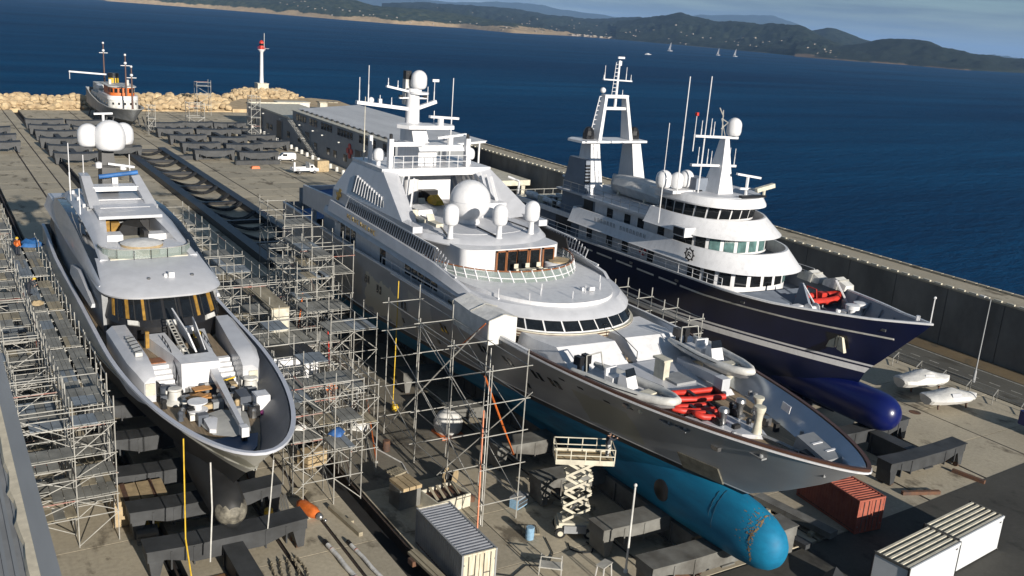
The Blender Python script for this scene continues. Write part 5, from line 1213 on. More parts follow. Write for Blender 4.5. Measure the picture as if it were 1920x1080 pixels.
for x, z0, z1 in ((-4.4,22.3,25.6),(-3.6,23.7,25.2),(-2.4,23.7,25.4),(-2.0,23.7,25.1),(-3.6,21.0,22.7),(-2.4,21,22.5),(-1.9,21,22.3),(1.2,20.9,22.5),(.5,20.9,22.6),(.2,20.9,22.2)): whip('aerial', ny, CX+x, 68.2, z0, z1, .05)
obj('mast_lamp', MB().cbox((CX-4.4,68.2,25.8), (.25,.25,.3)), 'red', ny)
obj('radar_scanner', MB().bar((CX+.2,66.6,20.3), (CX+3.0,66.2,19.9), .3, .2).tube((CX+1.5,66.4,18.2), (CX+1.5,66.4,20.0), .15, 6).bar((CX+.6,66.4,18.9), (CX+2.5,66.2,18.8), .25, .2), 'white', ny)
obj('searchlight', MB().bar((CX+1.6,65.2,18.9), (CX+3.6,64.9,19.4), .45, .4).tube((CX+2.6,65.1,18.2), (CX+2.6,65.1,19.0), .14, 6), 'cream', ny)
obj('roof_locker', MB().box(CX-2.7, 69.0, 18.2, CX-1.2, 70.8, 19.5), 'bluegrey', ny); obj('roof_hatch', MB().box(CX-.4, 64.9, 18.23, CX+2.8, 65.4, 18.45), 'black', ny)
whip('tall_whip', ny, CX-5.6, 68.4, 18.2, 29.2, .07); whip('tall_whip', ny, CX-2.9, 68.4, 18.2, 29.3, .07); whip('tall_whip', ny, CX-6.6, 69.4, 15.2, 24.8, .05)
for x, y, r, h in ((-6.9,70.8,.78,1.7),(-5.9,70.0,.62,1.6),(-4.2,70.6,.74,1.7)):
    obj('satellite_dome', MB().capsule((CX+x+1.6,y,18.4), r, h, 16), 'white', ny, 60)
obj('dome_shelf', MB().box(CX-5.6, 69.0, 18.05, CX-1.8, 72.4, 18.35), 'white', ny)
# --- aft clutter: davits, rafts, rails
r_ = random.Random(11)
for k in range(16):
    x, y = CX+r_.uniform(-4.6, -.5), r_.uniform(88.8, 97); obj('deck_gear', MB().cbox((x,y,12.5+.35), (r_.uniform(.4,1.1),r_.uniform(.5,1.4),r_.uniform(.4,1.2))), r_.choice(['white2','midgrey','black','cream']), ny)
for k in range(8): obj('life_raft', MB().lathe((CX-4.3+.02*k, 84.0+k*1.25-2.0 if False else 89.6+k*.95, 13.0), [(.02,-.45),(.3,-.42),(.33,0),(.3,.42),(.02,.45)], 10, 0, 'y'), 'white', ny, 50)
for dx in (-4.6, 3.5): obj('aft_davit', MB().path([(CX+dx,98,10),(CX+dx,98,14.2),(CX+dx-1,99,14.6)], .16, 6), 'white', ny)
for k in range(14):
    x, y = CX+r_.uniform(-5.4, 4), r_.uniform(94, 101); obj('deck_gear', MB().cbox((x,y,9.7+.4), (r_.uniform(.4,1.2),r_.uniform(.5,1.5),r_.uniform(.5,1.6))), r_.choice(['midgrey','black','white2','bluegrey']), ny)
# --- foredeck
obj('deck_wedge', MB().hexa([(CX-4.6,60.2,9.72),(CX+4.4,59.6,9.72),(CX+3.2,57.4,9.72),(CX-4.4,57.2,9.72)], [(CX-4.4,60.1,10.5),(CX+4.2,59.5,10.5),(CX+3.1,57.5,9.95),(CX-4.3,57.3,9.95)]), 'bluegrey', ny)
obj('derrick', MB().hexa([(CX-.1,55.0,9.7),(CX+.25,55.0,9.7),(CX+.3,57.2,9.7),(CX-.1,57.2,9.7)], [(CX+.1,56.6,12.0),(CX+.3,56.6,12.0),(CX+.3,56.9,12.0),(CX+.1,56.9,12.0)]), 'bluegrey', ny)
obj('derrick_boom', MB().bar((CX+4.6,54.6,9.8), (CX+3.8,56.0,12.2), .14, .14).bar((CX+.5,54.8,10.0), (CX+.2,56.7,12.0), .1, .1), 'white', ny)
for x, y in ((1.9, 52.3), (3.3, 52.6)):
    obj('windlass', MB().lathe((CX+x,y,9.7), [(.5,0),(.5,.3),(.3,.45),(.3,.9),(.62,1.0),(.62,1.35),(.3,1.4)], 12).cbox((CX+x,y+.7,10.0), (.7,.7,.7)), 'white', ny, 35)
obj('mooring_winch', MB().lathe((CX-.6,54.6,10.3), [(.5,-.5),(.5,-.4),(.22,-.38),(.22,.38),(.5,.4),(.5,.5)], 12, 0, 'x').cbox((CX-.6,54.6,9.9), (1.3,.8,.4)).cbox((CX-1.6,55.4,10.1), (.9,.6,.8)), 'white', ny, 35)
for x, y in ((-2.2, 53.6), (.2, 51.4), (2.6, 49.4), (4.4, 55.2), (2.0, 56.0), (1.2, 53.2), (3.4, 54.2)):
    obj('deck_fitting', MB().lathe((CX+x,y,9.7), [(.22,0),(.16,.3),(.24,.6),(.2,.75)], 8).cbox((CX+x+.5,y+.2,9.9), (.4,.4,.4)), rnd.choice(['white','midgrey','cream']), ny, 40)
for y, z in ((60.3, 10.9), (57.2, 11.0)):
    t_ = obj('deck_raft', MB().loft([[(72.2,y-1.3,z),(73.6,y-1.3,z),(73.5,y-1.3,z+.5),(72.4,y-1.3,z+.5)],[(72.0,y,z),(73.7,y,z),(73.5,y,z+1.0),(72.3,y,z+1.0)],[(72.2,y+1.3,z),(73.6,y+1.3,z),(73.5,y+1.3,z+.5),(72.4,y+1.3,z+.5)]]), 'white2', ny, 40); obj('raft_hoop', MB().path([(71.95,y-.6,z),(72.2,y-.6,z+.85),(73.5,y-.6,z+.85),(73.75,y-.6,z)], .06, 5), 'galv', t_)
t = thing('red_rescue_boat', 'red inflatable rescue boat on the foredeck of the navy yacht beneath its bridge', 'inflatable boat', (70.2, 56.6, 9.95), rad(86))
pts = [(-.8,2.2,.4),(-.85,0,.4),(-.7,-1.2,.45),(-.25,-2.0,.6),(.25,-2.0,.6),(.7,-1.2,.45),(.85,0,.4),(.8,2.2,.4)]
rings = []
for i, p in enumerate(pts):
    a = Vector(pts[max(0,i-1)]); b = Vector(pts[min(len(pts)-1,i+1)]); d = (b-a).normalized(); nx = Vector((-d.y, d.x, 0)).normalized()
    rings.append([Vector(p)+nx*.33*math.cos(2*math.pi*k/10)+Vector((0,0,1))*.33*math.sin(2*math.pi*k/10) for k in range(10)])
obj('float_tube', MB().loft(rings), 'red', t, 60, True); obj('floor', MB().box(-.8,-1.2,.1,.8,2.1,.25), 'black', t, None, True)
obj('console', MB().box(-.35,-.2,.25,.35,.4,1.0), 'red', t, None, True); obj('engine', MB().box(-.25,2.1,.3,.25,2.7,1.0), 'black', t, None, True)
obj('roll_bar', MB().path([(-.7,1.4,.6),(-.6,1.5,1.5),(.6,1.5,1.5),(.7,1.4,.6)], .06, 5), 'red', t, None, True)
# ---------------------------------------------------------------- the near-left yacht: silver roof, olive grey hull under refit
M['l_top'] = hull_paint('olive_grey_primer', (0.45, 0.445, 0.40), (0.36, 0.355, 0.32), None, [(49, 53, 7.4, 8.6, (0.25, 0.245, 0.20), 1.2), (56, 60, 6.4, 8.2, (0.10, 0.10, 0.085), 1.4)], .42)
M['l_bot'] = mat('blackened_bottom', (0.030, 0.030, 0.030), 0.6, var=0.5, scale=0.6, col2=(0.012, 0.012, 0.012))
M['capsilver'] = mat('silver_cap_rail', (0.55, 0.57, 0.63), 0.35, var=0.08)
M['inbul'] = mat('blue_grey_bulwark', (0.085, 0.098, 0.122), 0.5, var=0.15, scale=1.0)
CX = 15.0
ly = thing('silver_yacht', 'left motor yacht with a smooth silver roof and dull olive grey hull in scaffolding', 'yacht', (CX, 78, 0))
stemL = [(1.9, 56.0), (4.0, 54.2), (5.6, 52.2), (6.6, 50.6), (7.1, 49.7), (9.25, 47.3)]
def rimL(t): return 9.25+.25*sm((t-.3)/.3)
hiL, loL = (20, 2.0, 2.0), (34, 1.7, 1.1)
hL, ptL, tsL = make_hull(ly, CX, stemL, 107, 1.9, 5.6, rimL, 5.1, hiL, loL, [(1.9, 0), (6.35, 1)], ['l_bot', 'l_top'], lambda t: interp([(0, 7.55), (.28, 7.6), (.34, 8.5), (1, 8.5)], t),
    'inbul', 'teak', 'capsilver', cap_w=.22, inset=.3, nrel=8)
hxL = lambda y, z: hull_x(CX, stemL, 107, 5.6, rimL, 5.1, hiL, loL, y, z)
rings = []
for y, rx, rz_, zc in ((51.9,.02,.02,3.1),(52.0,.5,.6,3.1),(52.3,.75,.95,3.1),(52.9,.95,1.25,3.15),(54,1.05,1.45,3.2),(58,1.1,1.6,3.3),(64,.9,1.4,3.3)):
    rings.append([(CX-.4+rx*math.cos(2*math.pi*k/20), y, zc+rz_*math.sin(2*math.pi*k/20)) for k in range(20)])
lb_ = obj('bulbous_bow', MB().loft(rings), 'l_bot', ly, 60)
M['strippedpaint'] = mat('stripped_patchy_steel', (0.26, 0.24, 0.19), 0.7, var=0.5, scale=2.2, col2=(0.06, 0.055, 0.045))
obj('stripped_nose', MB().lathe((CX-.4, 51.82, 3.1), [(.03,.0),(.52,.14),(.8,.42),(.96,.8),(.99,1.0)], 18, 0, 'y'), 'strippedpaint', lb_, 60)
for z0, y0, y1 in ((8.0, 54.5, 66), (7.2, 57.5, 60)):       # hull recess lines and fairleads along the knuckle
    for k in range(5):
        y = y0+k*(y1-y0)/5; hull_plate('fairlead', ly, hxL, CX, y, y+.5, z0, z0+.16, 'steel', -1, .05)
mb = MB()
for s in (-1, 1):
    rr = []
    for k in range(30):
        y = 49.2+k*1.9; z = 7.35; x = hxL(y, z); rr.append([(CX+s*(x-.05),y,z-.05),(CX+s*(x+.09),y,z-.03),(CX+s*(x+.09),y,z+.05),(CX+s*(x-.05),y,z+.07)])
    mb.loft(rr if s > 0 else [r[::-1] for r in rr])
obj('knuckle_strake', mb, 'l_top', ly)
# --- deckhouse with the dark wheelhouse glass
h0 = outline(CX, 4.0, 68.6, 104, 5.0, 2.6); tier('lower_house', ly, h0, 8.5, h0, 10.0, 'black')
h1 = outline(CX, 4.1, 68.4, 104, 5.0, 2.6); h2 = outline(CX, 3.75, 70.0, 104, 4.6, 2.6); tier('wheelhouse', ly, h1, 10.0, h2, 11.95, 'black')
for k, (a, w, m_) in enumerate(((-4.9,.3,'ochre'),(-4.4,.8,'glass'),(-3.4,.28,'ochre'),(-3.0,.8,'glass'),(-2.1,.2,'ochre'),(-1.7,1.0,'glass'),(-.5,1.0,'glass'),(.7,.9,'glass'),(1.8,.25,'ochre'),(2.2,.8,'glass'),(3.2,.5,'ochre'),(3.8,.9,'glass'),(4.8,.6,'glass'))):
    panes('wheelhouse_pane', ly, h1, 10.0, h2, 11.95, [(a, a+w)], .22, .96, m_)
for a in (-4.2,-2.7,-1.6,.3,1.4,2.3,3.0,4.1): panes('mullion', ly, h1, 10.0, h2, 11.95, [(a, a+.09)], .1, 1.0, 'rubber', out=.07)
for a, w in ((-3.2,.8),(-.6,.9),(2.4,.9)): panes('window_sill_gear', ly, h1, 10.0, h2, 11.95, [(a, a+w)], .02, .16, 'white2', out=.25)
# --- the great roof
ra = outline(CX-.1, 4.3, 69.5, 104, 4.2, 3.0); rb = outline(CX-.1, 4.42, 69.45, 104, 4.2, 3.0); rc = outline(CX-.1, 4.28, 70.1, 104, 4.0, 3.0); rd = outline(CX-.1, 4.0, 75.2, 104, 3.4, 3.0)
obj('roof', MB().loft([ring(ra, 11.85), ring(rb, 12.0), ring(rc, 12.3), ring(rd, 13.25)]), 'silver', ly, 40)
for x, y, z in ((CX-1.0,72.0,12.68),(CX+2.2,72.2,12.7)): obj('roof_fitting', MB().lathe((x,y,z-.05), [(.13,0),(.13,.12),(.05,.18)], 8), 'steel', ly)
obj('roof_light', MB().cbox((CX+.65,72.2,12.85), (.42,.42,.4)).lathe((CX+.25,72.2,12.65), [(.14,0),(.14,.25),(.05,.3)], 8), 'white', ly)
obj('sun_deck', MB().box(CX-3.0, 75.9, 13.2, CX+2.8, 92, 13.32), 'cream', ly)
# glass rail round the forward edge of the sun deck
g0 = outline(CX-.1, 3.4, 75.7, 78.2, 2.4, 2.6)
panes('rail_pane', ly, g0, 13.3, g0, 14.0, [(-4.9+k*1.24, -4.9+k*1.24+1.18) for k in range(8)], 0, 1, 'cglass', th=.01)
sg = arc(g0)
for k in range(9): p = at_arc(g0, sg, -4.9+k*1.24); obj('rail_post', MB().tube((*p,13.2), (*p,14.05), .04, 5), 'black', ly)
band('rail_cap', ly, g0, 13.3, g0, 14.0, .98, 1.05, 'galv', .04, -4.9, 5.0)
obj('pool', MB().lathe((CX-.3,77.9,13.3), [(1.55,0),(1.6,.55),(1.6,.75)], 24), 'ply', ly, 40); obj('pool_cover', MB().lathe((CX-.3,77.9,14.05), [(1.62,0),(1.3,.1),(.5,.22),(.05,.24)], 20), 'fabric', ly, 60)
for s in (-1, 1): obj('sun_pad', MB().prism([(CX-.1+s*.9,76.5),(CX-.1+s*2.9,76.9),(CX-.1+s*3.0,79.5),(CX-.1+s*1.9,79.5)][::s], 13.32, 13.85), 'white', ly)
obj('bar_unit', MB().box(CX-2.5, 80.6, 13.3, CX-1.2, 82.0, 14.1), 'white', ly); obj('bar_unit', MB().box(CX+.8, 80.8, 13.3, CX+2.3, 82, 14.0), 'white', ly)
# shoulders: outer fairing, black glass band, inner panel
ST = [(72.5,4.32,12.2,12.35,12.4,3.9), (76,4.42,12.2,13.0,13.35,3.6), (80,4.5,12.1,13.7,14.3,2.95), (84,4.5,12.0,14.2,15.0,2.4), (90,4.45,12.0,14.45,15.35,2.35), (96,4.3,12.0,14.2,15.15,2.35), (101,4.1,12.0,13.4,14.1,2.35), (105,3.8,11.9,12.4,12.9,2.4)]
for s in (-1, 1):
    def seg(fn): 
        rr = [fn(*r) for r in ST]; return rr if s > 0 else [q[::-1] for q in rr]
    c = CX-.1
    obj('shoulder', MB().loft(seg(lambda y,x,z0,z1,z2,xi: [(c+s*(x-.6),y,z0-.1),(c+s*x,y,z0),(c+s*(x-.05),y,(z0+z1)/2),(c+s*(x-.26),y,z1),(c+s*(x-.6),y,z1-.05)])), 'silver', ly, 45)
    obj('side_glass', MB().loft(seg(lambda y,x,z0,z1,z2,xi: [(c+s*(x-.55),y,z1-.5),(c+s*(x-.24),y,z1+.0),(c+s*max(xi+.05,x-1.02),y,z1+min(.12,.5*(z2-z1))),(c+s*(xi-.1),y,z1-.5)])[0:]), 'glass', ly, 45)
    obj('inner_shoulder', MB().loft(seg(lambda y,x,z0,z1,z2,xi: [(c+s*(xi-.5),y,13.1),(c+s*max(xi+.05,x-.98),y,z1+min(.10,.4*(z2-z1))),(c+s*lerp(max(xi+.05,x-.98),xi,.5),y,lerp(z1,z2,.75)),(c+s*(xi-.05),y,z2),(c+s*(xi-.55),y,z2-.06)])[1:]), 'silver', ly, 45)
    obj('side_wall', MB().loft(seg(lambda y,x,z0,z1,z2,xi: [(c+s*(x-.6),y,8.6),(c+s*(x-.25),y,8.6),(c+s*(x-.15),y,z0+.05),(c+s*(x-.6),y,z0+.05)])), 'midgrey', ly, 45)
    obj('wing_fairing', MB().loft([[(CX+s*4.5,74,10.2),(CX+s*4.8,74,10.2),(CX+s*4.7,74,10.5),(CX+s*4.5,74,10.5)],[(CX+s*4.5,80,10.3),(CX+s*4.95,80,10.3),(CX+s*4.8,80,11.6),(CX+s*4.5,80,11.6)],[(CX+s*4.5,84,10.3),(CX+s*4.9,84,10.3),(CX+s*4.8,84,11.0),(CX+s*4.5,84,11.0)]][::1] if s > 0 else [[(CX+s*4.5,74,10.2),(CX+s*4.5,74,10.5),(CX+s*4.7,74,10.5),(CX+s*4.8,74,10.2)],[(CX+s*4.5,80,10.3),(CX+s*4.5,80,11.6),(CX+s*4.8,80,11.6),(CX+s*4.95,80,10.3)],[(CX+s*4.5,84,10.3),(CX+s*4.5,84,11.0),(CX+s*4.8,84,11.0),(CX+s*4.9,84,10.3)]]), 'silver', ly, 40)
    for k in range(3): obj('shoulder_lamp', MB().lathe((CX-.1+s*2.9,88+k*3.2,14.95), [(.14,0),(.14,.3),(.05,.35)], 8), 'white', ly)
c = CX-.1
obj('hardtop', MB().loft([[(c-2.5,83.0,14.9),(c+2.5,83.0,14.9),(c+2.5,83.0,15.15),(c-2.5,83.0,15.15)],[(c-2.45,87,15.25),(c+2.45,87,15.25),(c+2.45,87,15.5),(c-2.45,87,15.5)],[(c-2.45,93,15.25),(c+2.45,93,15.25),(c+2.45,93,15.5),(c-2.45,93,15.5)],[(c-2.5,104,12.6),(c+2.5,104,12.6),(c+2.5,104,12.8),(c-2.5,104,12.8)]]), 'silver', ly, 40)
for y, z in ((85.4, 15.36), (88.2, 15.53)): obj('hardtop_seam', MB().box(c-2.0, y, z-.06, c+2.0, y+.14, z+.02), 'white', ly)
obj('aft_bulkhead', MB().box(c-2.9, 86.5, 13.3, c+2.9, 86.7, 15.3), 'midgrey', ly)
for x, w, h, m_ in ((-1.8,.9,1.2,'ochre'),(-.9,.7,.8,'ochre'),(.8,.3,1.5,'white'),(1.5,.8,1.2,'black')): obj('covered_locker', MB().box(c+x-w/2, 85.2, 13.32, c+x+w/2, 86.0, 13.32+h), m_, ly)
obj('dark_sheeting', MB().loft([[(c-1.2,83.6,13.32),(c+1.5,83.6,13.32),(c+1.0,83.6,13.9),(c-.6,83.6,14.3)],[(c-1.0,84.8,13.32),(c+1.4,84.8,13.32),(c+.8,84.8,14.7),(c-.4,84.8,14.2)],[(c-.6,85.6,13.32),(c+1.0,85.6,13.32),(c+.6,85.6,13.8),(c-.4,85.6,13.7)]]), 'rubber', ly, 25)
obj('dark_sheeting', MB().box(c+.6, 81.0, 13.32, c+1.0, 82.8, 14.2), 'black', ly)
# arch, black mast, domes
for s in (-1, 1):
    q0, q1 = c+s*2.3, c+s*2.1
    obj('arch_leg', MB().hexa([(q0-.45,85.8,15.3),(q0+.45,85.8,15.3),(q0+.45,88.6,15.3),(q0-.45,88.6,15.3)], [(q1-.38,92.0,17.0),(q1+.38,92.0,17.0),(q1+.38,93.8,17.0),(q1-.38,93.8,17.0)]), 'silver', ly)
obj('arch_beam', MB().box(c-1.9, 89.6, 16.0, c+1.9, 91.2, 16.4), 'white', ly)
obj('mast', MB().hexa([(c-.75,92.0,15.4),(c+.65,92.0,15.4),(c+.65,94.4,15.4),(c-.75,94.4,15.4)], [(c-.6,92.4,19.6),(c+.35,92.4,19.6),(c+.35,94.2,19.6),(c-.6,94.2,19.6)]), 'black', ly)
obj('mast_arm', MB().bar((c-1.5,92.2,17.9), (c+1.6,92.2,17.7), .3, .16).bar((c-2.0,92.6,19.6), (c+2.0,92.6,19.6), .5, .2), 'black', ly)
obj('radar_scanner', MB().bar((c-.2,91.9,18.1), (c+2.0,91.6,17.8), .25, .18).lathe((c-.95,92.1,17.7), [(.28,0),(.3,.45),(.1,.55)], 10).lathe((c+1.1,92.1,17.5), [(.3,0),(.3,.4),(.1,.5)], 10), 'white', ly, 40)
obj('satellite_dome', MB().capsule((c-1.65,92.6,19.6), .92, 2.0, 18), 'white', ly, 60); obj('satellite_dome', MB().capsule((c+.05,91.9,19.35), 1.33, 2.65, 24), 'white', ly, 60, label='middle and largest satellite dome'); obj('satellite_dome', MB().capsule((c+1.45,93.4,19.6), .9, 2.0, 18), 'white', ly, 60)
obj('radar_bar', MB().bar((c-.9,94,22.3), (c+.7,94,22.35), .25, .16).tube((c-.1,94,19.6), (c-.1,94,22.3), .12, 6), 'white', ly)
obj('rolled_tarpaulin', MB().tube((c-1.1,91.4,17.0), (c+2.2,91.4,17.35), .2, 8), 'bluecloth', ly, 60)
for x, y, z0, z1 in ((-3.55,91,15.0,20.1),(-1.9,94.6,15.6,18.5),(2.0,94,16,18.6),(-3.5,86,14.8,17.0)): whip('aerial', ly, c+x, y, z0, z1, .06)
obj('mast_lamp', MB().cbox((c+.3,91.9,16.5), (.5,.5,.7)), 'white', ly)
# --- foredeck: side bulges, stairs and the open garage between them
def bulge(s):
    xo, xi = CX+s*4.55, CX+s*(3.05 if s < 0 else 3.0)
    lo_ = []; 
    rr = []
    for y, z, xa in ((60.6, 9.3, 3.7), (61.3, 9.7, 4.0), (63, 9.9, 4.3), (69.5, 10.1, 4.5)):
        xb = CX+s*((3.0 if s < 0 else 2.65) if y < 66 else 3.2)
        q = [(xb,y,7.5),(CX+s*xa,y,7.5),(CX+s*xa,y,z-.35),(CX+s*(xa-.4),y,z),(xb,y,z)]
        rr.append(q if s > 0 else q[::-1])
    return obj('side_housing', MB().loft(rr), 'silver', ly, 40)
for s in (-1, 1):
    bulge(s)
    stair_x = (CX-2.95, CX-1.45) if s < 0 else (CX+1.3, CX+2.6)
    for k in range(6): obj('step', MB().box(stair_x[0], 61.4+k*.42, 7.6, stair_x[1], 61.85+k*.42, 7.85+k*.22), 'white', ly)
    obj('side_passage', MB().box(stair_x[0], 63.9, 8.6, stair_x[1], 69, 8.95), 'teak', ly)
    obj('hatch_panel', MB().box(CX+s*3.35-.3, 60.5, 8.1, CX+s*3.35+.3, 60.62, 8.9), 'cream', ly)
    railing('stair_rail', ly, [(stair_x[0] if s > 0 else stair_x[1]+.05,61.3,7.9),(stair_x[0] if s > 0 else stair_x[1]+.05,63.8,9.2),(stair_x[0] if s > 0 else stair_x[1]+.05,66,9.3)], .9, .8, 'black', .035, 1)
obj('stair_landing', MB().box(CX-2.9, 63.9, 8.95, CX-1.5, 64.9, 9.02), 'wood', ly)
# centre block with the open hatch
for bx0 in (((CX-1.3,60.9),(CX+1.15,60.7),(CX+1.2,62.6),(CX-1.4,62.6)), ((CX-1.4,62.6),(CX-.75,62.6),(CX-.9,67.6),(CX-2.3,67.6)), ((CX+.9,62.6),(CX+1.2,62.6),(CX+1.9,67.6),(CX+1.4,67.6))):
    obj('hatch_coaming', MB().prism(bx0, 7.6, 9.85), 'white', ly)
obj('garage_floor', MB().box(CX-.6, 62.6, 8.0, CX+1.2, 67.6, 8.1), 'midgrey', ly)
obj('garage_gear', MB().box(CX-.5, 63.4, 8.1, CX+.2, 65.2, 8.9).box(CX-.4, 65.6, 8.1, CX+.2, 66.4, 9.2), 'white2', ly); obj('garage_gear', MB().box(CX+.4, 63.2, 8.1, CX+.9, 64.2, 8.8), 'rubber', ly)
obj('garage_gear', MB().cbox((CX+1.1,66.4,9.9), (.5,.5,.35)), 'yellow', ly); obj('garage_gear', MB().cbox((CX+.8,67.2,10.0), (.7,.5,.5)), 'white', ly)
# two raised hatch leaves
obj('hatch_leaf', MB().hexa([(CX+.05,62.7,9.9),(CX+.17,62.7,9.9),(CX+.17,67.2,9.9),(CX+.05,67.2,9.9)], [(CX-.25,63.6,11.0),(CX-.15,63.6,11.0),(CX-.35,67.4,11.7),(CX-.45,67.4,11.7)]), 'white', ly)
obj('hatch_leaf', MB().hexa([(CX+.75,63.0,9.9),(CX+.83,63.0,9.9),(CX+.95,66.4,9.9),(CX+.87,66.4,9.9)], [(CX+.45,64.4,11.5),(CX+.5,64.4,11.5),(CX+.62,65.6,11.5),(CX+.55,65.6,11.5)]), 'silver', ly)
mb = MB().bar((CX-.65,63.0,9.7), (CX-.85,67.2,10.9), .08, .08).bar((CX-.3,63.0,9.7), (CX-.55,67.2,10.9), .08, .08)
for k in range(12): t_ = k/11; mb.bar((CX-.65-.2*t_,63+4.2*t_,9.7+1.2*t_), (CX-.3-.25*t_,63+4.2*t_,9.7+1.2*t_), .05, .05)
obj('access_ladder', mb, 'galv', ly)
obj('skylight', MB().box(CX-3.75, 63.0, 9.93, CX-3.3, 66.6, 10.2), 'white2', ly, label='white framed light on the port housing'); 
for k in range(5): obj('skylight_bar', MB().bar((CX-3.8,63.2+k*.7,10.2), (CX-3.25,63.5+k*.7,10.2), .06, .06), 'black', ly)
# crane, winches, plywood, spools
cr = obj('deck_crane', MB().hexa([(CX+.55,62.2,9.0),(CX+1.1,62.2,9.0),(CX+1.1,62.2,9.5),(CX+.55,62.2,9.5)], [(CX+.25,52.7,8.2),(CX+.5,52.7,8.2),(CX+.5,52.7,8.5),(CX+.25,52.7,8.5)]), 'silver', ly, label='long silver crane jib')
obj('crane_head', MB().box(CX+.15, 52.3, 8.0, CX+.6, 52.9, 8.6), 'white', cr); obj('crane_pillar', MB().lathe((CX+.8,62.6,7.6), [(.6,0),(.55,1.2),(.65,1.3),(.65,1.7)], 12), 'inbul', cr, 40)
obj('crane_rest', MB().bar((CX+.38,52.6,7.6), (CX+.38,52.6,8.0), .3, .3), 'black', cr)
def winch(x, y, m='white2', r=.75):
    w = obj('mooring_winch', MB().lathe((x,y,7.6), [(r,0),(r,.12),(r*.6,.3),(r*.5,.8),(r*.62,.9),(r*.55,1.0),(.06,1.02)], 14), m, ly, 40); obj('winch_base', MB().box(x-.5,y+.4,7.6,x+.4,y+1.3,8.3), m, w); return w
winch(CX-1.95, 60.0); winch(CX+3.05, 60.2, 'white2', .8)
obj('electric_winch', MB().box(CX+2.3, 56.4, 7.6, CX+3.2, 57.5, 8.7).box(CX+2.35, 56.35, 8.7, CX+3.15, 57.3, 8.76), 'white', ly); obj('winch_motor', MB().box(CX+1.5, 57.2, 7.6, CX+2.2, 58.6, 8.5), 'inbul', ly)
obj('rope_coil', MB().lathe((CX+2.9,55.9,7.6), [(.5,0),(.5,.2),(.3,.25),(.3,0)], 12), mat('magenta_rope', (.35,.03,.22), .8), ly)
obj('spool', MB().lathe((CX-1.25,57.0,8.2), [(.02,-.1),(.62,-.1),(.62,0),(.25,.02),(.25,.45),(.62,.47),(.62,.55),(.02,.55)], 18), 'white', ly, 40)
for x, y, rz_, z in ((-1.0,59.6,.3,8.0),(-.5,59.0,-.2,8.15),(-1.3,58.0,.8,7.7),(-.2,60.1,.1,8.25),(-.9,58.7,.5,8.3)):
    a = rz_; ca, sa = math.cos(a)*.6, math.sin(a)*.6
    obj('plywood_sheet', MB().prism([(CX+x-ca-sa*.6,y-sa+ca*.6),(CX+x-ca+sa*.6,y-sa-ca*.6),(CX+x+ca+sa*.6,y+sa-ca*.6),(CX+x+ca-sa*.6,y+sa+ca*.6)], z, z+.08), mat('orange_plywood', (.50,.24,.07), .75, var=.25, scale=2) if x == -1.0 else bpy.data.materials['orange_plywood'], ly)
obj('cover_sheet', MB().loft([[(CX-1.1,53.9,7.72),(CX-.1,53.2,7.72),(CX+1.1,53.6,7.72)],[(CX-1.4,55.2,7.75),(CX,55.0,8.05),(CX+1.5,55.4,7.72)],[(CX-1.4,56.9,7.72),(CX+.2,57.0,7.95),(CX+1.7,56.6,7.72)]], closed=False), mat('grey_cover_sheet', (.42,.42,.40), .8, var=.15, bump=.6, bscale=2), ly, 60)
obj('white_float', MB().loft([[(CX-1.25,54.2,7.75),(CX-.9,54.0,7.75),(CX-.9,54.0,8.0),(CX-1.25,54.2,8.0)],[(CX-1.3,55.4,7.7),(CX-.5,55.2,7.7),(CX-.5,55.2,8.2),(CX-1.3,55.4,8.2)],[(CX-.7,56.1,7.8),(CX-.5,56.0,7.8),(CX-.5,56.0,8.0),(CX-.7,56.1,8.0)]]), 'white', ly, 40)
obj('bow_plate', MB().prism([(CX-hxL(53.4,7.6)+.5,53.4),(CX-hxL(51.6,7.6)+.5,51.6),(CX-.1,50.6),(CX+.1,50.6),(CX+hxL(51.6,7.6)-.5,51.6),(CX+hxL(53.4,7.6)-.5,53.4)], 7.58, 7.66), mat('blue_painted_deck', (.05,.10,.19), .5, var=.15), ly)
r_ = random.Random(3)
for k in range(70):
    x, y = r_.uniform(-3.2, 3.4), r_.uniform(55.8, 61.3)
    if abs(x) > hxL(y, 7.7)-.55: continue
    obj('deck_gear', MB().cbox((CX+x,y,7.6+.25), (r_.uniform(.2,.7),r_.uniform(.2,.8),r_.uniform(.3,1.1))) if k % 2 else MB().lathe((CX+x,y,7.6), [(.2,0),(.14,.3),(.2,.5),(.12,.62)], 8), r_.choice(['steel','steel','black','black','midgrey','white2','inbul','rubber','ply']), ly, 30 if k % 2 == 0 else None)
obj('hose_reel', MB().lathe((CX-3.0,61.3,8.3), [(.4,-.15),(.45,-.1),(.45,.1),(.4,.15)], 14, 0, 'y'), 'black', ly); obj('grey_drum', MB().lathe((CX-2.35,60.9,7.6), [(.38,0),(.38,.8),(.3,.85)], 12), 'inbul', ly, 40)
obj('grey_drum', MB().lathe((CX+.1,61.0,7.6), [(.42,0),(.42,.75),(.35,.8)], 12), 'inbul', ly, 40); obj('blue_pump', MB().cbox((CX+.7,60.6,8.0), (.7,.6,.7)), 'inbul', ly)
obj('yellow_tape', MB().bar((CX+1.0,60.9,8.2), (CX+2.3,61.3,8.3), .05, .12), 'yellow', ly); obj('yellow_post', MB().cbox((CX-2.3,66.6,9.8), (.25,.25,1.2)), 'ochre', ly)
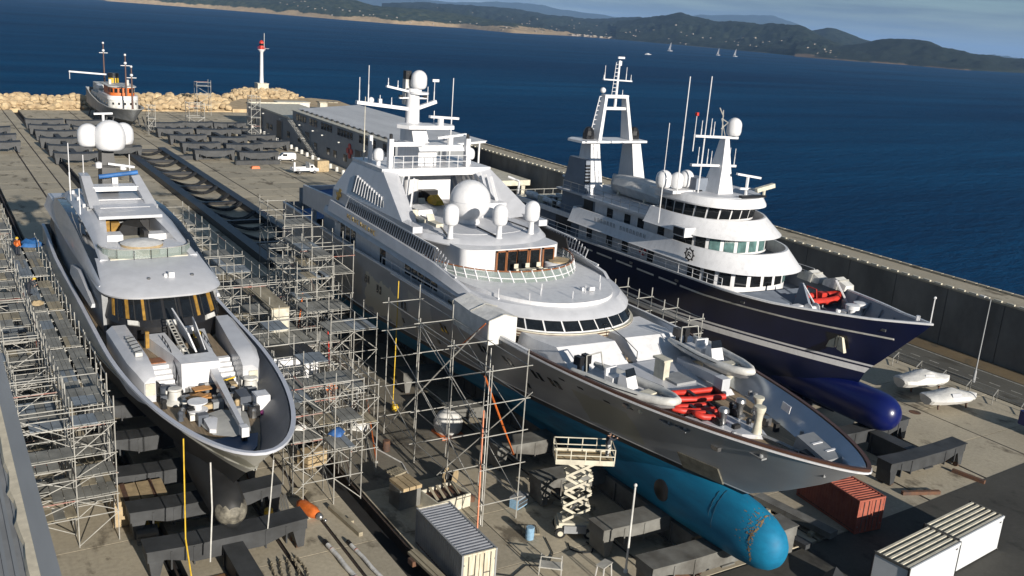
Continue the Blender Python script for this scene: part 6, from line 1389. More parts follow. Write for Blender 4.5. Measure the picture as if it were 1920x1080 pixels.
# lines hanging from the bow
def hang(name, lab, pts, m, r=.05): return solo(name, MB().path(pts, r, 5), m, lab, 'strap')
hang('yellow_strap', 'long yellow strap hanging from the silver yacht bow down to the chains', [(11.75,52.2,8.6),(11.7,52.0,6.0),(11.6,51.6,2.5),(11.55,49.8,0.3),(11.7,48.6,.1)], 'yellow', .045)
hang('rope', 'thick white rope hanging free from the left side of the silver yacht bow', [(12.7,50.0,7.9),(12.75,50.0,5),(12.6,50.0,1.6)], 'white2', .05)
hang('rope', 'white rope hanging from the right side of the silver yacht bow to the cradle', [(16.3,49.9,7.4),(16.35,50.6,4.5),(16.5,51.6,2.0)], 'white2', .045)
# ================================================================ YARD
CX = 45.6
os_ = thing('old_steamer', 'old grey and white steamship with a yellow funnel at the far yard end', 'ship', (CX, 266, 0))
stemO = [(1.3, 250.5), (2.5, 248.5), (4, 246.8), (6.2, 244.8)]
M['o_hull'] = mat('old_grey_hull', (0.27, 0.28, 0.285), 0.55, var=0.3, scale=0.5, col2=(0.16, 0.165, 0.165)); M['o_bot'] = mat('fouled_bottom', (0.05, 0.048, 0.035), 0.8, var=0.4)
def rimO(t): return interp([(0, 6.2), (.15, 5.7), (.5, 5.4), (.85, 6.4), (1, 7.2)], t)
make_hull(os_, CX, stemO, 292, 1.3, 3.2, rimO, 4.3, (12, 1.8, 1.5), (18, 1.6, 1.1), [(1.3, 0), (3.0, 1)], ['o_bot', 'o_hull'], lambda t: rimO(t)-.9, 'white2', 'teak', 'white2', cap_w=.2, inset=.15, nT=22)
oh = outline(CX, 3.6, 256.5, 284, 3, 2.6); tier('lower_house', os_, oh, 4.6, oh, 7.2, 'white2')
oh2 = outline(CX, 3.7, 257.0, 272, 3, 2.6); tier('bridge_front', os_, oh2, 7.2, oh2, 8.1, 'white')
oh3 = outline(CX, 3.0, 258.0, 268, 2.5, 2.6); tier('bridge', os_, oh3, 8.1, oh3, 10.2, 'orange')
oh4 = outline(CX, 3.4, 257.4, 269, 2.8, 2.6); tier('bridge_roof', os_, oh4, 10.2, oh4, 10.4, 'white2')
panes('window', os_, oh3, 8.1, oh3, 10.2, [(-4.4+k*1.15, -4.4+k*1.15+.75) for k in range(8)], .35, .85, 'glass')
for y in (260, 264, 268, 272, 276): obj('porthole', MB().cbox((CX-3.6, y, 6.0), (.1, .6, .6)), 'glass', os_)
panes('window', os_, oh, 4.6, oh, 7.2, [(-3+k*1.4, -3+k*1.4+.45) for k in range(5)], .55, .75, 'glass')
fn = obj('funnel', MB().lathe((CX-.2,270,8.0), [(1.35,0),(1.3,3.6)], 16), 'yellow', os_, 40); obj('funnel_top', MB().lathe((CX-.2,270,11.6), [(1.34,0),(1.36,1.2),(1.1,1.25)], 16), 'black', fn, 40); obj('funnel_pipe', MB().box(CX-.35,268.6,8,CX-.05,268.8,11.6), 'black', fn)
for x, y, z0, z1 in ((CX+.2,286,6,19.5),(CX+.6,257.5,7,18.2),(CX-.2,245.8,6,16.2)):
    m_ = obj('mast', MB().tube((x,y,z0), (x,y,z1), .26, 6, 0, .14), 'brownrail', os_); obj('crosstree', MB().bar((x-1.1,y,z1-2.6), (x+1.1,y,z1-2.6), .14, .14).ball((x,y,z1), .3, 6).ball((x,y,z1-2.0), .38, 6), 'white', m_)
obj('cargo_boom', MB().bar((CX-8.5,287,11.6), (CX+.4,284,11.3), .45, .4).tube((CX-8.4,287,11.6), (CX-8.4,287,9.6), .08, 4), 'white', os_)
obj('stern_house', MB().box(CX-2.8, 276, 6.8, CX+2.8, 286, 9.2), 'white2', os_)
obj('lifeboat', MB().loft([[(CX-3.4,272,8.6),(CX-2.4,272,8.6),(CX-2.5,272,9.2),(CX-3.3,272,9.2)],[(CX-3.7,275,8.3),(CX-2.2,275,8.3),(CX-2.2,275,9.4),(CX-3.7,275,9.4)],[(CX-3.3,278,8.6),(CX-2.5,278,8.6),(CX-2.5,278,9.2),(CX-3.3,278,9.2)]]), 'white', os_, 40)
obj('vent_cowl', MB().tube((CX+1.8,262,10.4),(CX+1.8,262,11.8),.35,8).tube((CX-1.9,265,10.4),(CX-1.9,265,11.6),.35,8), 'white2', os_)
for k in range(6): obj('support_block', MB().box(CX-.7, 252+k*6.5, -.02, CX+.7, 253.6+k*6.5, 1.35), 'cradle', os_)
for s in (-1, 1):
    for k in range(5): obj('shore_prop', MB().bar((CX+s*4.4,253+k*8,0), (CX+s*3.3,253+k*8,3.6), .3, .3), 'cradle', os_)

# --- cradles: arched transverse girder on two wheeled legs with a keel block
def make_cradle(name, label, loc, rotz=0, w=10.4, h=2.0, d=1.35, m='cradle', group='cradle girders standing about the yard', mtop=None):
    t = thing(name, label, 'cradle', loc, rotz, group)
    hw = w/2
    prof = [(-hw,h*.66),(-hw,h),(-hw*.45,h*.93),(hw*.45,h*.93),(hw,h),(hw,h*.66),(hw*.78,h*.66),(hw*.42,h*.40),(-hw*.42,h*.40),(-hw*.78,h*.66)]
    obj('girder', MB().ext_y(prof[::-1], -d/2, d/2), m, t, None, True)
    fl = MB(); top = [(-hw-.06,h),(-hw*.45,h*.93),(hw*.45,h*.93),(hw+.06,h)]
    for (xa, za), (xb, zb_) in zip(top[:-1], top[1:]): fl.hexa([(xa,-d/2-.08,za+.003),(xb,-d/2-.08,zb_+.003),(xb,d/2+.08,zb_+.003),(xa,d/2+.08,za+.003)], [(xa,-d/2-.08,za+.07),(xb,-d/2-.08,zb_+.07),(xb,d/2+.08,zb_+.07),(xa,d/2+.08,za+.07)])
    obj('top_plate', fl, mtop or m, t, None, True)
    for s in (-1, 1):
        lg = obj('leg', MB().hexa([(s*(hw-.42)-.2,-d/2-.04,.2),(s*(hw-.42)+.2,-d/2-.04,.2),(s*(hw-.42)+.2,d/2+.04,.2),(s*(hw-.42)-.2,d/2+.04,.2)], [(s*(hw-.5)-.42,-d/2+.02,h*.67),(s*(hw-.5)+.42,-d/2+.02,h*.67),(s*(hw-.5)+.42,d/2-.02,h*.67),(s*(hw-.5)-.42,d/2-.02,h*.67)]), m, t, None, True)
        for y in (-.45, .45): obj('wheel', MB().lathe((s*(hw-.55)-.12, y, .24), [(.24,0),(.24,.24)], 10, 0, 'x'), 'rust', lg, None, True)
        for x in (s*hw*.45, s*hw*.72): obj('stiffener', MB().box(x-.05,-d/2-.05,h*.32,x+.05,d/2+.05,h*.9), m, t, None, True)
    obj('keel_block', MB().box(-.55,-d/2-.15,h*.38,.55,d/2+.15,h*.38+.1), m, t, None, True)
    return t
def spine(name, label, loc, L_, m='cradle', h=1.5, w=1.25, rotz=0, cat='beam', group=None):
    t = thing(name, label, cat, loc, rotz, group)
    obj('web', MB().box(-w/2+.12,-L_/2,.1,w/2-.12,L_/2,h-.1), m, t, None, True)
    obj('flange', MB().box(-w/2,-L_/2,h-.1,w/2,L_/2,h), m, t, None, True); obj('flange', MB().box(-w/2,-L_/2,0,w/2,L_/2,.1), m, t, None, True)
    n = max(2, int(L_/2))
    for k in range(n): obj('stiffener', MB().box(-w/2,-L_/2+.2+k*(L_-.4)/(n-1)-.05,.1,w/2,-L_/2+.2+k*(L_-.4)/(n-1)+.05,h-.1), m, t, None, True)
    return t
ca = make_cradle('cradle', 'dark grey cradle girder under the nose of the silver yacht, nearest the camera', (14.25, 52.4, 0), 0, 9.6, 2.05, 1.5, group='cradles under the silver yacht')
spine('cradle_spine', 'dark grey spine beam running towards the camera from the silver yacht cradle', (14.35, 47.6, 0), 8.0)
for y, lab in ((57.4, 'second dark cradle girder under the silver yacht, just behind its bulb'), (62.6, 'third cradle girder under the silver yacht beside the tan crates'), (68.5, 'fourth cradle girder under the silver yacht hull'), (75, 'fifth cradle girder under the silver yacht, deep in its shade'), (86, 'rearmost cradle girder under the silver yacht')):
    dup(ca, (14.25, y, 0), 0, lab)
cm = make_cradle('cradle', 'weathered cradle girder right under the blue bulb of the grey yacht', (41.6, 38.3, 0), 0, 12.4, 2.1, 1.6, 'cradle2', 'cradles under the grey yacht')
for y, lab in ((43.2, 'weathered cradle girder beside the scissor lift, under the grey yacht'), (50.5, 'third weathered cradle girder under the grey yacht behind the scissor lift'), (56.5, 'fourth cradle girder under the grey yacht in front of the tall tube tower'), (64, 'fifth cradle girder under the grey yacht behind the tall tube tower'), (73, 'sixth cradle girder under the grey yacht amidships'), (84, 'seventh cradle girder under the grey yacht aft'), (94, 'last cradle girder under the grey yacht stern')):
    dup(cm, (41.6, y, 0), 0, lab)
spine('cradle_spine', 'keel beam lying under the whole grey yacht', (41.6, 66, 0), 52, 'cradle2', 1.6)
cr_ = make_cradle('cradle', 'grey cradle girder standing free in the sun before the navy bulb', (67.2, 41.9, 0), 0, 9.6, 2.0, 1.3, group='cradles under the navy yacht')
for y, lab in ((47.4, 'grey cradle girder directly under the navy bulb'), (55, 'cradle girder behind the navy bulb in the shade'), (64, 'cradle girder under the navy yacht bridge'), (75, 'cradle girder under the navy yacht amidships'), (88, 'rearmost cradle girder under the navy yacht')):
    dup(cr_, (67.2, y, 0), 0, lab)
spine('cradle_spine', 'grey spine beam joining the two front cradle girders of the navy yacht', (67.2, 44.6, 0), 4.0, h=1.75)
# stored cradles on the far yard
cf = None
RW = ['front', 'second', 'third', 'fourth', 'fifth', 'rear']
STORE = [(27.0, [203.5, 214, 225, 236, 247, 258], 'the leftmost full file of cradles'), (36.0, [212, 222, 233, 244, 256], 'the file left of the old steamer'), (14.5, [219, 231, 243], 'the file at the left edge of the yard'),
         (54.0, [206, 216.5, 229, 241, 252], 'the file just right of the old steamer'), (62.6, [203, 214, 226, 240, 254], 'the file before the tan planks'), (70.5, [218, 229, 241, 253], 'the file nearest the blue grey shed')]
for X, ys_, where in STORE:
    for i, y in enumerate(ys_):
        lab = f'{RW[i]} stored dark grey cradle girder in {where}'
        w_ = 8.4
        if cf is None: cf = make_cradle('cradle', lab, (X, y, 0), 0, w_, 2.3, 2.6, group='cradles stored on the far yard')
        else: dup(cf, (X+rnd.uniform(-.3,.3), y+rnd.uniform(-.6,.6), 0), rnd.uniform(-.03,.03), lab)
for X, y, L_, lab in ((27.0, 231, 48, 'dark spine beam running along the leftmost full file of stored cradles'), (54.0, 229, 40, 'dark spine beam running along the file right of the old steamer'), (62.6, 228, 46, 'dark spine beam running along the file before the tan planks'), (70.5, 236, 34, 'dark spine beam running along the file nearest the shed'), (36.0, 234, 40, 'dark spine beam running along the file left of the old steamer')): spine('stored_spine', lab, (X, y, 0), L_, h=1.75, w=1.0, group='spine beams stored on the far yard')
for X, y, L_, lab in ((31.2, 231, 52, 'long stack of tan planks between the two left files of cradles'), (58.2, 240, 40, 'long stack of tan planks right of the old steamer'), (68.2, 246, 34, 'long stack of tan planks before the far end of the shed')):
    t = thing('timber_stack', lab, 'timber', (X, y, 0), rad(0), 'timber stacks on the far yard')
    n = int(L_/5)
    for k in range(n): 
        for c_ in range(2): obj('plank', MB().box(-.55+c_*.58,-L_/2+k*5,.05,-.03+c_*.58,-L_/2+k*5+4.8,.8+.2*((k+c_)%2)), 'plankw', t, None, True)
spine('loose_girder', 'low dark girder lying across the yard in front of the stored cradles', (61.5, 199.6, 0), 9.5, h=.9, rotz=rad(90))
spine('loose_girder', 'second low dark girder lying across the yard by the steamer bow', (50.0, 207.6, 0), 7.5, h=.8, rotz=rad(90))
solo('orange_float', MB().loft([[(-.9,-.5,0),(.9,-.5,0),(.9,.5,0),(-.9,.5,0)],[(-.7,-.4,.5),(.7,-.4,.5),(.7,.4,.5),(-.7,.4,.5)]]), 'orange', 'small orange float lying on the yard in front of the low dark girder', 'float', (59.5, 194.5, 0))
# the long low carriage of two black beams with slack hoses between
t = thing('transfer_carriage', 'long carriage of two black beams with curved hoses slung between them', 'carriage', (42, 175, 0))
for X in (38.3, 46.0): obj('beam', MB().box(X-.75, 118, .05, X+.75, 218.5, 1.0), 'black', t)
for k in range(13):
    y = 126+k*7.4; pts = []
    for i in range(9):
        u = i/8; pts.append((lerp(39.0, 45.3, u), y-2.4*math.sin(math.pi*u), .9-.55*math.sin(math.pi*u)))
    obj('hose', MB().path(pts, .22, 6).path([(p[0], p[1]+.7, p[2]) for p in pts], .16, 6), 'rubber', t, 60)
    if k % 2 == 0: obj('cross_beam', MB().box(39.05, y+3.0, .1, 45.25, y+3.8, .6), 'black', t)
# low grey building corner at the camera's feet
M['ribroof'] = mat('grey_ribbed_cladding', (0.30, 0.31, 0.315), 0.5, var=0.15, scale=0.6, stretch=(1, .15, 1)); M['flash'] = mat('bright_flashing', (0.80, 0.70, 0.52), 0.6, var=0.15, scale=3)
hb_ = thing('near_hall', 'grey ribbed roof edge of the hall at the lower left corner', 'building', (-8, 30, 0))
obj('wall', MB().box(-24, 6, -.2, 2.0, 52, 19.4), 'shedwall', hb_)
obj('roof', MB().box(-24, 6, 19.4, 1.55, 52, 19.75), 'midgrey', hb_)
for k in range(60): obj('roof_rib', MB().box(1.38-k*.22, 6, 19.75, 1.47-k*.22, 51.9, 19.85), 'ribroof', hb_)
obj('parapet', MB().box(1.62, 6, 19.4, 2.06, 52.3, 20.0), 'ribroof', hb_)
mb = MB()
fl_pts = [(6+k*.6, .10+.05*math.sin(k*1.7)+.03*math.sin(k*4.1)) for k in range(78)]
mb.loft([[(1.5-w, y, 19.86), (1.64, y, 19.86), (1.64, y, 20.02), (1.5-w*.6, y, 20.0)] for y, w in fl_pts]); obj('flashing', mb, 'flash', hb_)
# --- containers
def container(name, label, loc, rotz, L_=6.06, w=2.44, h=2.59, m='white2', mroof=None, mend=None, group=None):
    """corrugated box; the door end looks to -y in its own frame"""
    t = thing(name, label, 'container', loc, rotz, group)
    def corr(n, a, b, dep):
        out = []
        for k in range(n):
            u0 = lerp(a, b, k/n); q = (b-a)/n
            out += [(u0, 0), (u0+q*.25, 0), (u0+q*.42, dep), (u0+q*.8, dep)]
        return out+[(b, 0)]
    for s in (-1, 1):
        pr = corr(22, -L_/2+.12, L_/2-.12, .05); mb = MB()
        mb.loft([[(s*(w/2-.06)+s*(.0-d_), y, .16), (s*(w/2-.06)+s*(.0-d_), y, h-.1)] for y, d_ in pr], closed=False)
        obj('side_panel', mb, m, t, None, True)
    pr = corr(20, -L_/2+.1, L_/2-.1, .045)
    obj('roof_panel', MB().loft([[(-w/2+.08, y, h-.045-d_), (w/2-.08, y, h-.045-d_)] for y, d_ in pr], closed=False), mroof or m, t, None, True)
    obj('floor', MB().box(-w/2+.05,-L_/2+.05,.08,w/2-.05,L_/2-.05,.2), 'rust', t, None, True)
    obj('end_wall', MB().box(-w/2+.08,L_/2-.1,.12,w/2-.08,L_/2-.04,h-.08), m, t, None, True)
    for x in (-w/2, w/2-.12):
        for y in (-L_/2, L_/2-.12): obj('corner_post', MB().box(x,y,0,x+.12,y+.12,h), m, t, None, True)
    for z in (0.02, h-.14):
        for x in (-w/2+.005, w/2-.115): obj('side_rail', MB().box(x,-L_/2+.12,z,x+.11,L_/2-.12,z+.13), m, t, None, True)
        for y in (-L_/2+.005, L_/2-.115): obj('end_rail', MB().box(-w/2+.12,y,z,w/2-.12,y+.11,z+.13), mend or m, t, None, True)
    for s in (-1, 1):
        d = obj('door', MB().box(min(s*.02,s*(w/2-.14)),-L_/2+.01,.16,max(s*.02,s*(w/2-.14)),-L_/2+.06,h-.15), mend or m, t, None, True)
        for x in (.3, .75): obj('lock_rod', MB().tube((s*x,-L_/2-.03,.14),(s*x,-L_/2-.03,h-.14),.025,5), 'steel', d, None, True)
        obj('handle', MB().box(min(s*.3,s*.7),-L_/2-.06,1.15,max(s*.3,s*.7),-L_/2-.03,1.2), 'steel', d, None, True)
        obj('hinge', MB().box(s*(w/2-.15)-.03,-L_/2-.02,.5,s*(w/2-.15)+.03,-L_/2+.01,.6).box(s*(w/2-.15)-.03,-L_/2-.02,1.9,s*(w/2-.15)+.03,-L_/2+.01,2.0), 'steel', d, None, True)
    return t
M['galroof'] = mat('galvanised_roof_sheet', (0.52, 0.53, 0.56), 0.35, metal=.5, var=.15, scale=1.2)
M['creamdoor'] = mat('streaked_cream_doors', (0.66, 0.62, 0.49), 0.6, var=.35, scale=1.6, stretch=(3, 3, .5), col2=(0.42, 0.37, 0.27))
M['greyside'] = mat('grey_container_side', (0.30, 0.31, 0.32), 0.55, var=.15, scale=1)
container('grey_container', 'grey steel shipping container with cream doors and a galvanised ribbed roof', (26.55, 46.0, 0), rad(-.6), 6.3, 2.4, 2.62, 'greyside', 'galroof', 'creamdoor')
M['redbox'] = mat('faded_red_container', (0.38, 0.11, 0.065), 0.7, var=.4, scale=1.5, col2=(0.28, 0.07, 0.045))
container('red_container', 'faded red shipping container under the bow of the grey yacht', (55.45, 40.3, 0), rad(-7), 6.06, 2.44, 2.6, 'redbox', 'redbox', 'redbox')
M['boxwhite'] = mat('white_box_panel', (0.66, 0.68, 0.70), 0.45, var=.06, scale=.8); M['capgrey'] = mat('dark_grey_ribs', (0.14, 0.135, 0.12), .6, var=.2)
wb = None
for x, y, lab in ((52.35, 31.65, 'left white box container with a ribbed grey top in the lower right corner'), (58.6, 32.55, 'right white box container with a ribbed grey top in the lower right corner')):
    if wb is None:
        wb = thing('white_container', lab, 'container', (x, y, 0), rad(6.0), 'white containers in the lower right corner')
        obj('body', MB().box(-3.05,-1.22,.1,3.05,1.22,2.42), 'boxwhite', wb, None, True)
        for k in range(6): obj('roof_rib', MB().hexa([(-3.0,-1.1+k*.4,2.42),(3.0,-1.1+k*.4,2.42),(3.0,-.86+k*.4,2.42),(-3.0,-.86+k*.4,2.42)], [(-3.0,-1.06+k*.4,2.6),(3.0,-1.06+k*.4,2.6),(3.0,-.9+k*.4,2.6),(-3.0,-.9+k*.4,2.6)]), 'cream', wb, None, True)
        for k in range(5): obj('roof_gutter', MB().box(-3.0,-.85+k*.4,2.42,3.0,-.71+k*.4,2.45), 'capgrey', wb, None, True)
        for s in (-1, 1):
            obj('end_frame', MB().box(s*3.05-.05,-1.25,.02,s*3.05+.05,1.25,.14).box(s*3.05-.05,-1.25,2.45,s*3.05+.05,1.25,2.62), 'capgrey', wb, None, True)
            for y_ in (-1.24, 1.14): obj('corner_post', MB().box(s*3.05-.06,y_,.0,s*3.05+.06,y_+.1,2.62), 'black', wb, None, True)
        obj('top_rail', MB().box(-3.0,-1.26,2.43,3.0,-1.16,2.62), 'boxwhite', wb, None, True)
        obj('plate', MB().box(2.5,-1.24,2.18,2.75,-1.215,2.26), 'black', wb, None, True)
    else: dup(wb, (x, y, 0), rad(6.0), lab)
# --- scissor lift with a worker
sl = thing('scissor_lift', 'raised cream scissor lift on four fat tyres beside the blue bottom', 'scissor lift', (35.7, 46.0, 0), rad(-28))
sl.scale = (.88, .88, .88)
obj('chassis', MB().box(-1.4,-.75,.45,1.4,.75,1.0).box(-1.25,-.8,1.0,1.25,.8,1.25), 'cream', sl, None, True); obj('battery_box', MB().box(-.85,-1.0,.5,.85,-.76,1.1), 'midgrey', sl, None, True)
for x in (-1.1, 1.1):
    for y in (-.95, .62):
        w = obj('wheel', MB().lathe((x,y,.42), [(.25,0),(.42,.05),(.42,.3),(.25,.34)], 14, 0, 'y'), 'rubber', sl, 40, True); obj('rim', MB().lathe((x,y-.01,.42), [(.22,0),(.2,.36)], 10, 0, 'y'), 'cream', w, None, True)
z0, zt, n_ = 1.25, 6.2, 4
for k in range(n_):
    za, zb_ = lerp(z0, zt, k/n_), lerp(z0, zt, (k+1)/n_)
    for y in (-.6, .6):
        obj('scissor_arm', MB().bar((-1.0,y,za+.08),(1.0,y,zb_-.08),.1,.2), 'cream', sl, None, True); obj('scissor_arm', MB().bar((1.0,y+.12*(1 if y<0 else -1),za+.08),(-1.0,y+.12*(1 if y<0 else -1),zb_-.08),.1,.2), 'cream', sl, None, True)
    obj('pivot_bar', MB().tube((-1.0,-.62,zb_),(-1.0,.62,zb_),.07,6).tube((1.0,-.62,zb_),(1.0,.62,zb_),.07,6), 'cream', sl, None, True)
obj('ram', MB().tube((-.6,0,1.4),(.5,0,3.4),.1,8), 'steel', sl, None, True)
obj('platform', MB().box(-1.95,-1.0,6.2,2.45,1.0,6.38), 'cream', sl, None, True); obj('platform_liner', MB().box(-1.9,-.95,6.38,2.4,.95,6.42), 'ply', sl, None, True)
obj('toe_board', MB().box(-1.95,-1.0,6.38,2.45,-.96,6.6).box(-1.95,.96,6.38,2.45,1.0,6.6), 'cream', sl, None, True)
for x in (-1.93, -.85, .25, 1.35, 2.43):
    for y in (-.98, .98): obj('guard_post', MB().bar((x,y,6.38),(x,y,7.5),.07,.07), 'cream', sl, None, True)
for z in (6.95, 7.5):
    for y in (-.98, .98): obj('guard_rail', MB().bar((-1.95,y,z),(2.45,y,z),.06,.07), 'cream', sl, None, True)
    for x in (-1.93, 2.43): obj('guard_rail', MB().bar((x,-.98,z),(x,.98,z),.06,.07), 'cream', sl, None, True)
def person(label, loc, rotz, top, legs_m, hat=None, pose='stand', hair='black'):
    """a grown-up built as one skinned body with clothes and hat as children"""
    t = thing('person', label, 'person', loc, rotz)
    P = {'pelvis': (0,0,.95), 'belly': (0,.01,1.12), 'chest': (0,0,1.36), 'neck': (0,-.01,1.5), 'head': (0,-.03,1.60), 'crown': (0,-.02,1.74),
         'ls': (-.19,0,1.43), 'rs': (.19,0,1.43), 'le': (-.26,.02,1.15), 're': (.26,.02,1.15), 'lw': (-.25,-.1,.92), 'rw': (.25,-.1,.92), 'lhand': (-.25,-.13,.84), 'rhand': (.25,-.13,.84),
         'lh': (-.1,0,.92), 'rh': (.1,0,.92), 'lk': (-.11,-.02,.5), 'rk': (.11,-.02,.5), 'la': (-.11,.03,.08), 'ra': (.11,.03,.08), 'lt': (-.12,-.15,.04), 'rt': (.12,-.15,.04)}
    if pose == 'reach': P.update({'le': (-.24,-.25,1.34), 'lw': (-.2,-.48,1.42), 'lhand': (-.2,-.56,1.44), 're': (.24,-.2,1.25), 'rw': (.2,-.42,1.38), 'rhand': (.2,-.5,1.4)})
    if pose == 'walk': P.update({'lk': (-.1,-.2,.52), 'la': (-.1,-.22,.1), 'lt': (-.1,-.38,.06), 'rk': (.1,.08,.5), 'ra': (.1,.3,.12), 'rt': (.1,.16,.04), 'le': (-.25,.14,1.17), 'lw': (-.24,.1,.94), 'lhand': (-.24,.08,.86), 're': (.25,-.1,1.17), 'rw': (.24,-.24,.98), 'rhand': (.24,-.28,.92)})
    if pose == 'bend': P.update({'chest': (0,-.22,1.28), 'belly': (0,-.1,1.1), 'neck': (0,-.32,1.38), 'head': (0,-.4,1.45), 'crown': (0,-.5,1.54), 'ls': (-.19,-.24,1.33), 'rs': (.19,-.24,1.33), 'le': (-.24,-.4,1.1), 're': (.24,-.4,1.1), 'lw': (-.2,-.55,.95), 'rw': (.2,-.55,.95), 'lhand': (-.2,-.6,.88), 'rhand': (.2,-.6,.88)})
    E_ = [('pelvis','belly'),('belly','chest'),('chest','neck'),('neck','head'),('head','crown'),('chest','ls'),('ls','le'),('le','lw'),('lw','lhand'),('chest','rs'),('rs','re'),('re','rw'),('rw','rhand'),('pelvis','lh'),('lh','lk'),('lk','la'),('la','lt'),('pelvis','rh'),('rh','rk'),('rk','ra'),('ra','rt')]
    Rr = {'pelvis': .14, 'belly': .13, 'chest': .15, 'neck': .055, 'head': .09, 'crown': .08, 'ls': .08, 'rs': .08, 'le': .05, 're': .05, 'lw': .035, 'rw': .035, 'lhand': .04, 'rhand': .04, 'lh': .1, 'rh': .1, 'lk': .065, 'rk': .065, 'la': .045, 'ra': .045, 'lt': .04, 'rt': .04}
    bm_ = MB()
    def seg(a, b, k=1.0, mi=0): bm_.tube(P[a], P[b], Rr[a]*k, 8, mi, Rr[b]*k)
    me = bpy.data.meshes.new('body'); ks = list(P); me.from_pydata([P[k] for k in ks], [(ks.index(a), ks.index(b)) for a, b in E_], [])
    o = bpy.data.objects.new('body', me); link(o, t); me.materials.append(M['skin']); me.materials.append(M[top]); me.materials.append(M[legs_m])
    sk = o.modifiers.new('skin', 'SKIN'); sk.use_smooth_shade = True
    me.skin_vertices[0].data[ks.index('pelvis')].use_root = True
    for i, k in enumerate(ks): me.skin_vertices[0].data[i].radius = (Rr[k], Rr[k])
    dg = bpy.context.evaluated_depsgraph_get(); ev = bpy.data.meshes.new_from_object(o.evaluated_get(dg)); o.modifiers.clear(); o.data = ev; ev.name = 'body'
    if len(ev.materials) < 3:
        ev.materials.clear(); [ev.materials.append(M[q]) for q in ('skin', top, legs_m)]
    nz = P['neck']; 
    for p in ev.polygons:
        c_ = p.center; p.use_smooth = True
        hand = min((c_-Vector(P['lhand'])).length, (c_-Vector(P['rhand'])).length) < .09
        headd = (c_-Vector(P['head'])).length < .135 or (c_-Vector(P['crown'])).length < .12
        p.material_index = 0 if (hand or headd) else (1 if c_.z > .93 else 2)
    h = Vector(P['head']); cwn = Vector(P['crown'])
    if hat: obj('helmet', MB().lathe((cwn.x, cwn.y, cwn.z-.06), [(.17,-.01),(.145,.01),(.14,.06),(.09,.13),(.02,.15)], 12), hat, t, 50, True)
    else: obj('hair', MB().lathe((cwn.x, cwn.y+.02, cwn.z-.06), [(.1,-.05),(.115,.02),(.09,.1),(.02,.13)], 10), hair, t, 50, True)
    obj('nose', MB().cbox((h.x, h.y-.1, h.z+.01), (.025,.04,.04)), 'skin', t, None, True)
    for s in (-1, 1): obj('boot', MB().box(P['lt' if s<0 else 'rt'][0]-.05, P['lt' if s<0 else 'rt'][1]-.05, P['lt' if s<0 else 'rt'][2]-.04, P['lt' if s<0 else 'rt'][0]+.05, P['la' if s<0 else 'ra'][1]+.06, P['lt' if s<0 else 'rt'][2]+.06), 'black', t, None, True)
    return t
person('worker in dark jacket and white trousers at the end of the scissor lift platform', (37.3, 45.2, 5.65), rad(80), 'navycloth', 'whitecloth', None, 'reach')
person('worker in pale blue overalls bending under the blue bulb of the grey yacht', (39.6, 35.0, 0), rad(120), 'bluework', 'bluework', None, 'bend')
person('worker in pale clothes walking on the paving between the two left yachts', (31.0, 72.2, 0), rad(200), 'whitecloth', 'midgrey', None, 'walk')
# --- poles, fence, lamp
solo('flagpole', MB().lathe((0,0,0), [(.16,0),(.14,.2),(.075,.25),(.06,5.9),(.03,6.0)], 8).lathe((0,0,5.95), [(.05,0),(.12,.08),(.1,.2),(.02,.25)], 8), 'white2', 'thin white pole standing on the paving near the blue bulb', 'pole', (36.0, 40.6, 0), 0, None, 50)
lp = thing('lamp_post', 'tall thin grey lamp post by the road in front of the breakwater wall', 'lamp post', (92.4, 53.6, 0))
obj('pole', MB().lathe((0,0,0), [(.16,0),(.13,1.2),(.07,1.3),(.05,9.0)], 8), 'midgrey', lp, 40, True); obj('arm', MB().bar((0,0,9.0),(-.1,.7,9.15),.06,.06), 'midgrey', lp, None, True); obj('lamp_head', MB().box(-.25,.6,9.05,.1,1.2,9.2), 'white2', lp, None, True)
fe = thing('yard_fence', 'low galvanised pipe fence with sloping bars between the yard and the road', 'fence', (89.4, 60, 0))
for k in range(22):
    y = 40.5+k*2.9
    obj('post', MB().bar((89.4,y,0),(89.4,y,1.25),.07,.07), 'galv', fe); obj('brace', MB().bar((89.4,y,1.2),(87.9,y-.5,.95),.06,.06).bar((87.9,y-.5,.95),(87.9,y-.5,0),.05,.05), 'galv', fe)
for z in (.65, 1.2): obj('rail', MB().bar((89.4,40.5,z),(89.4,101.4,z),.05,.05), 'galv', fe)
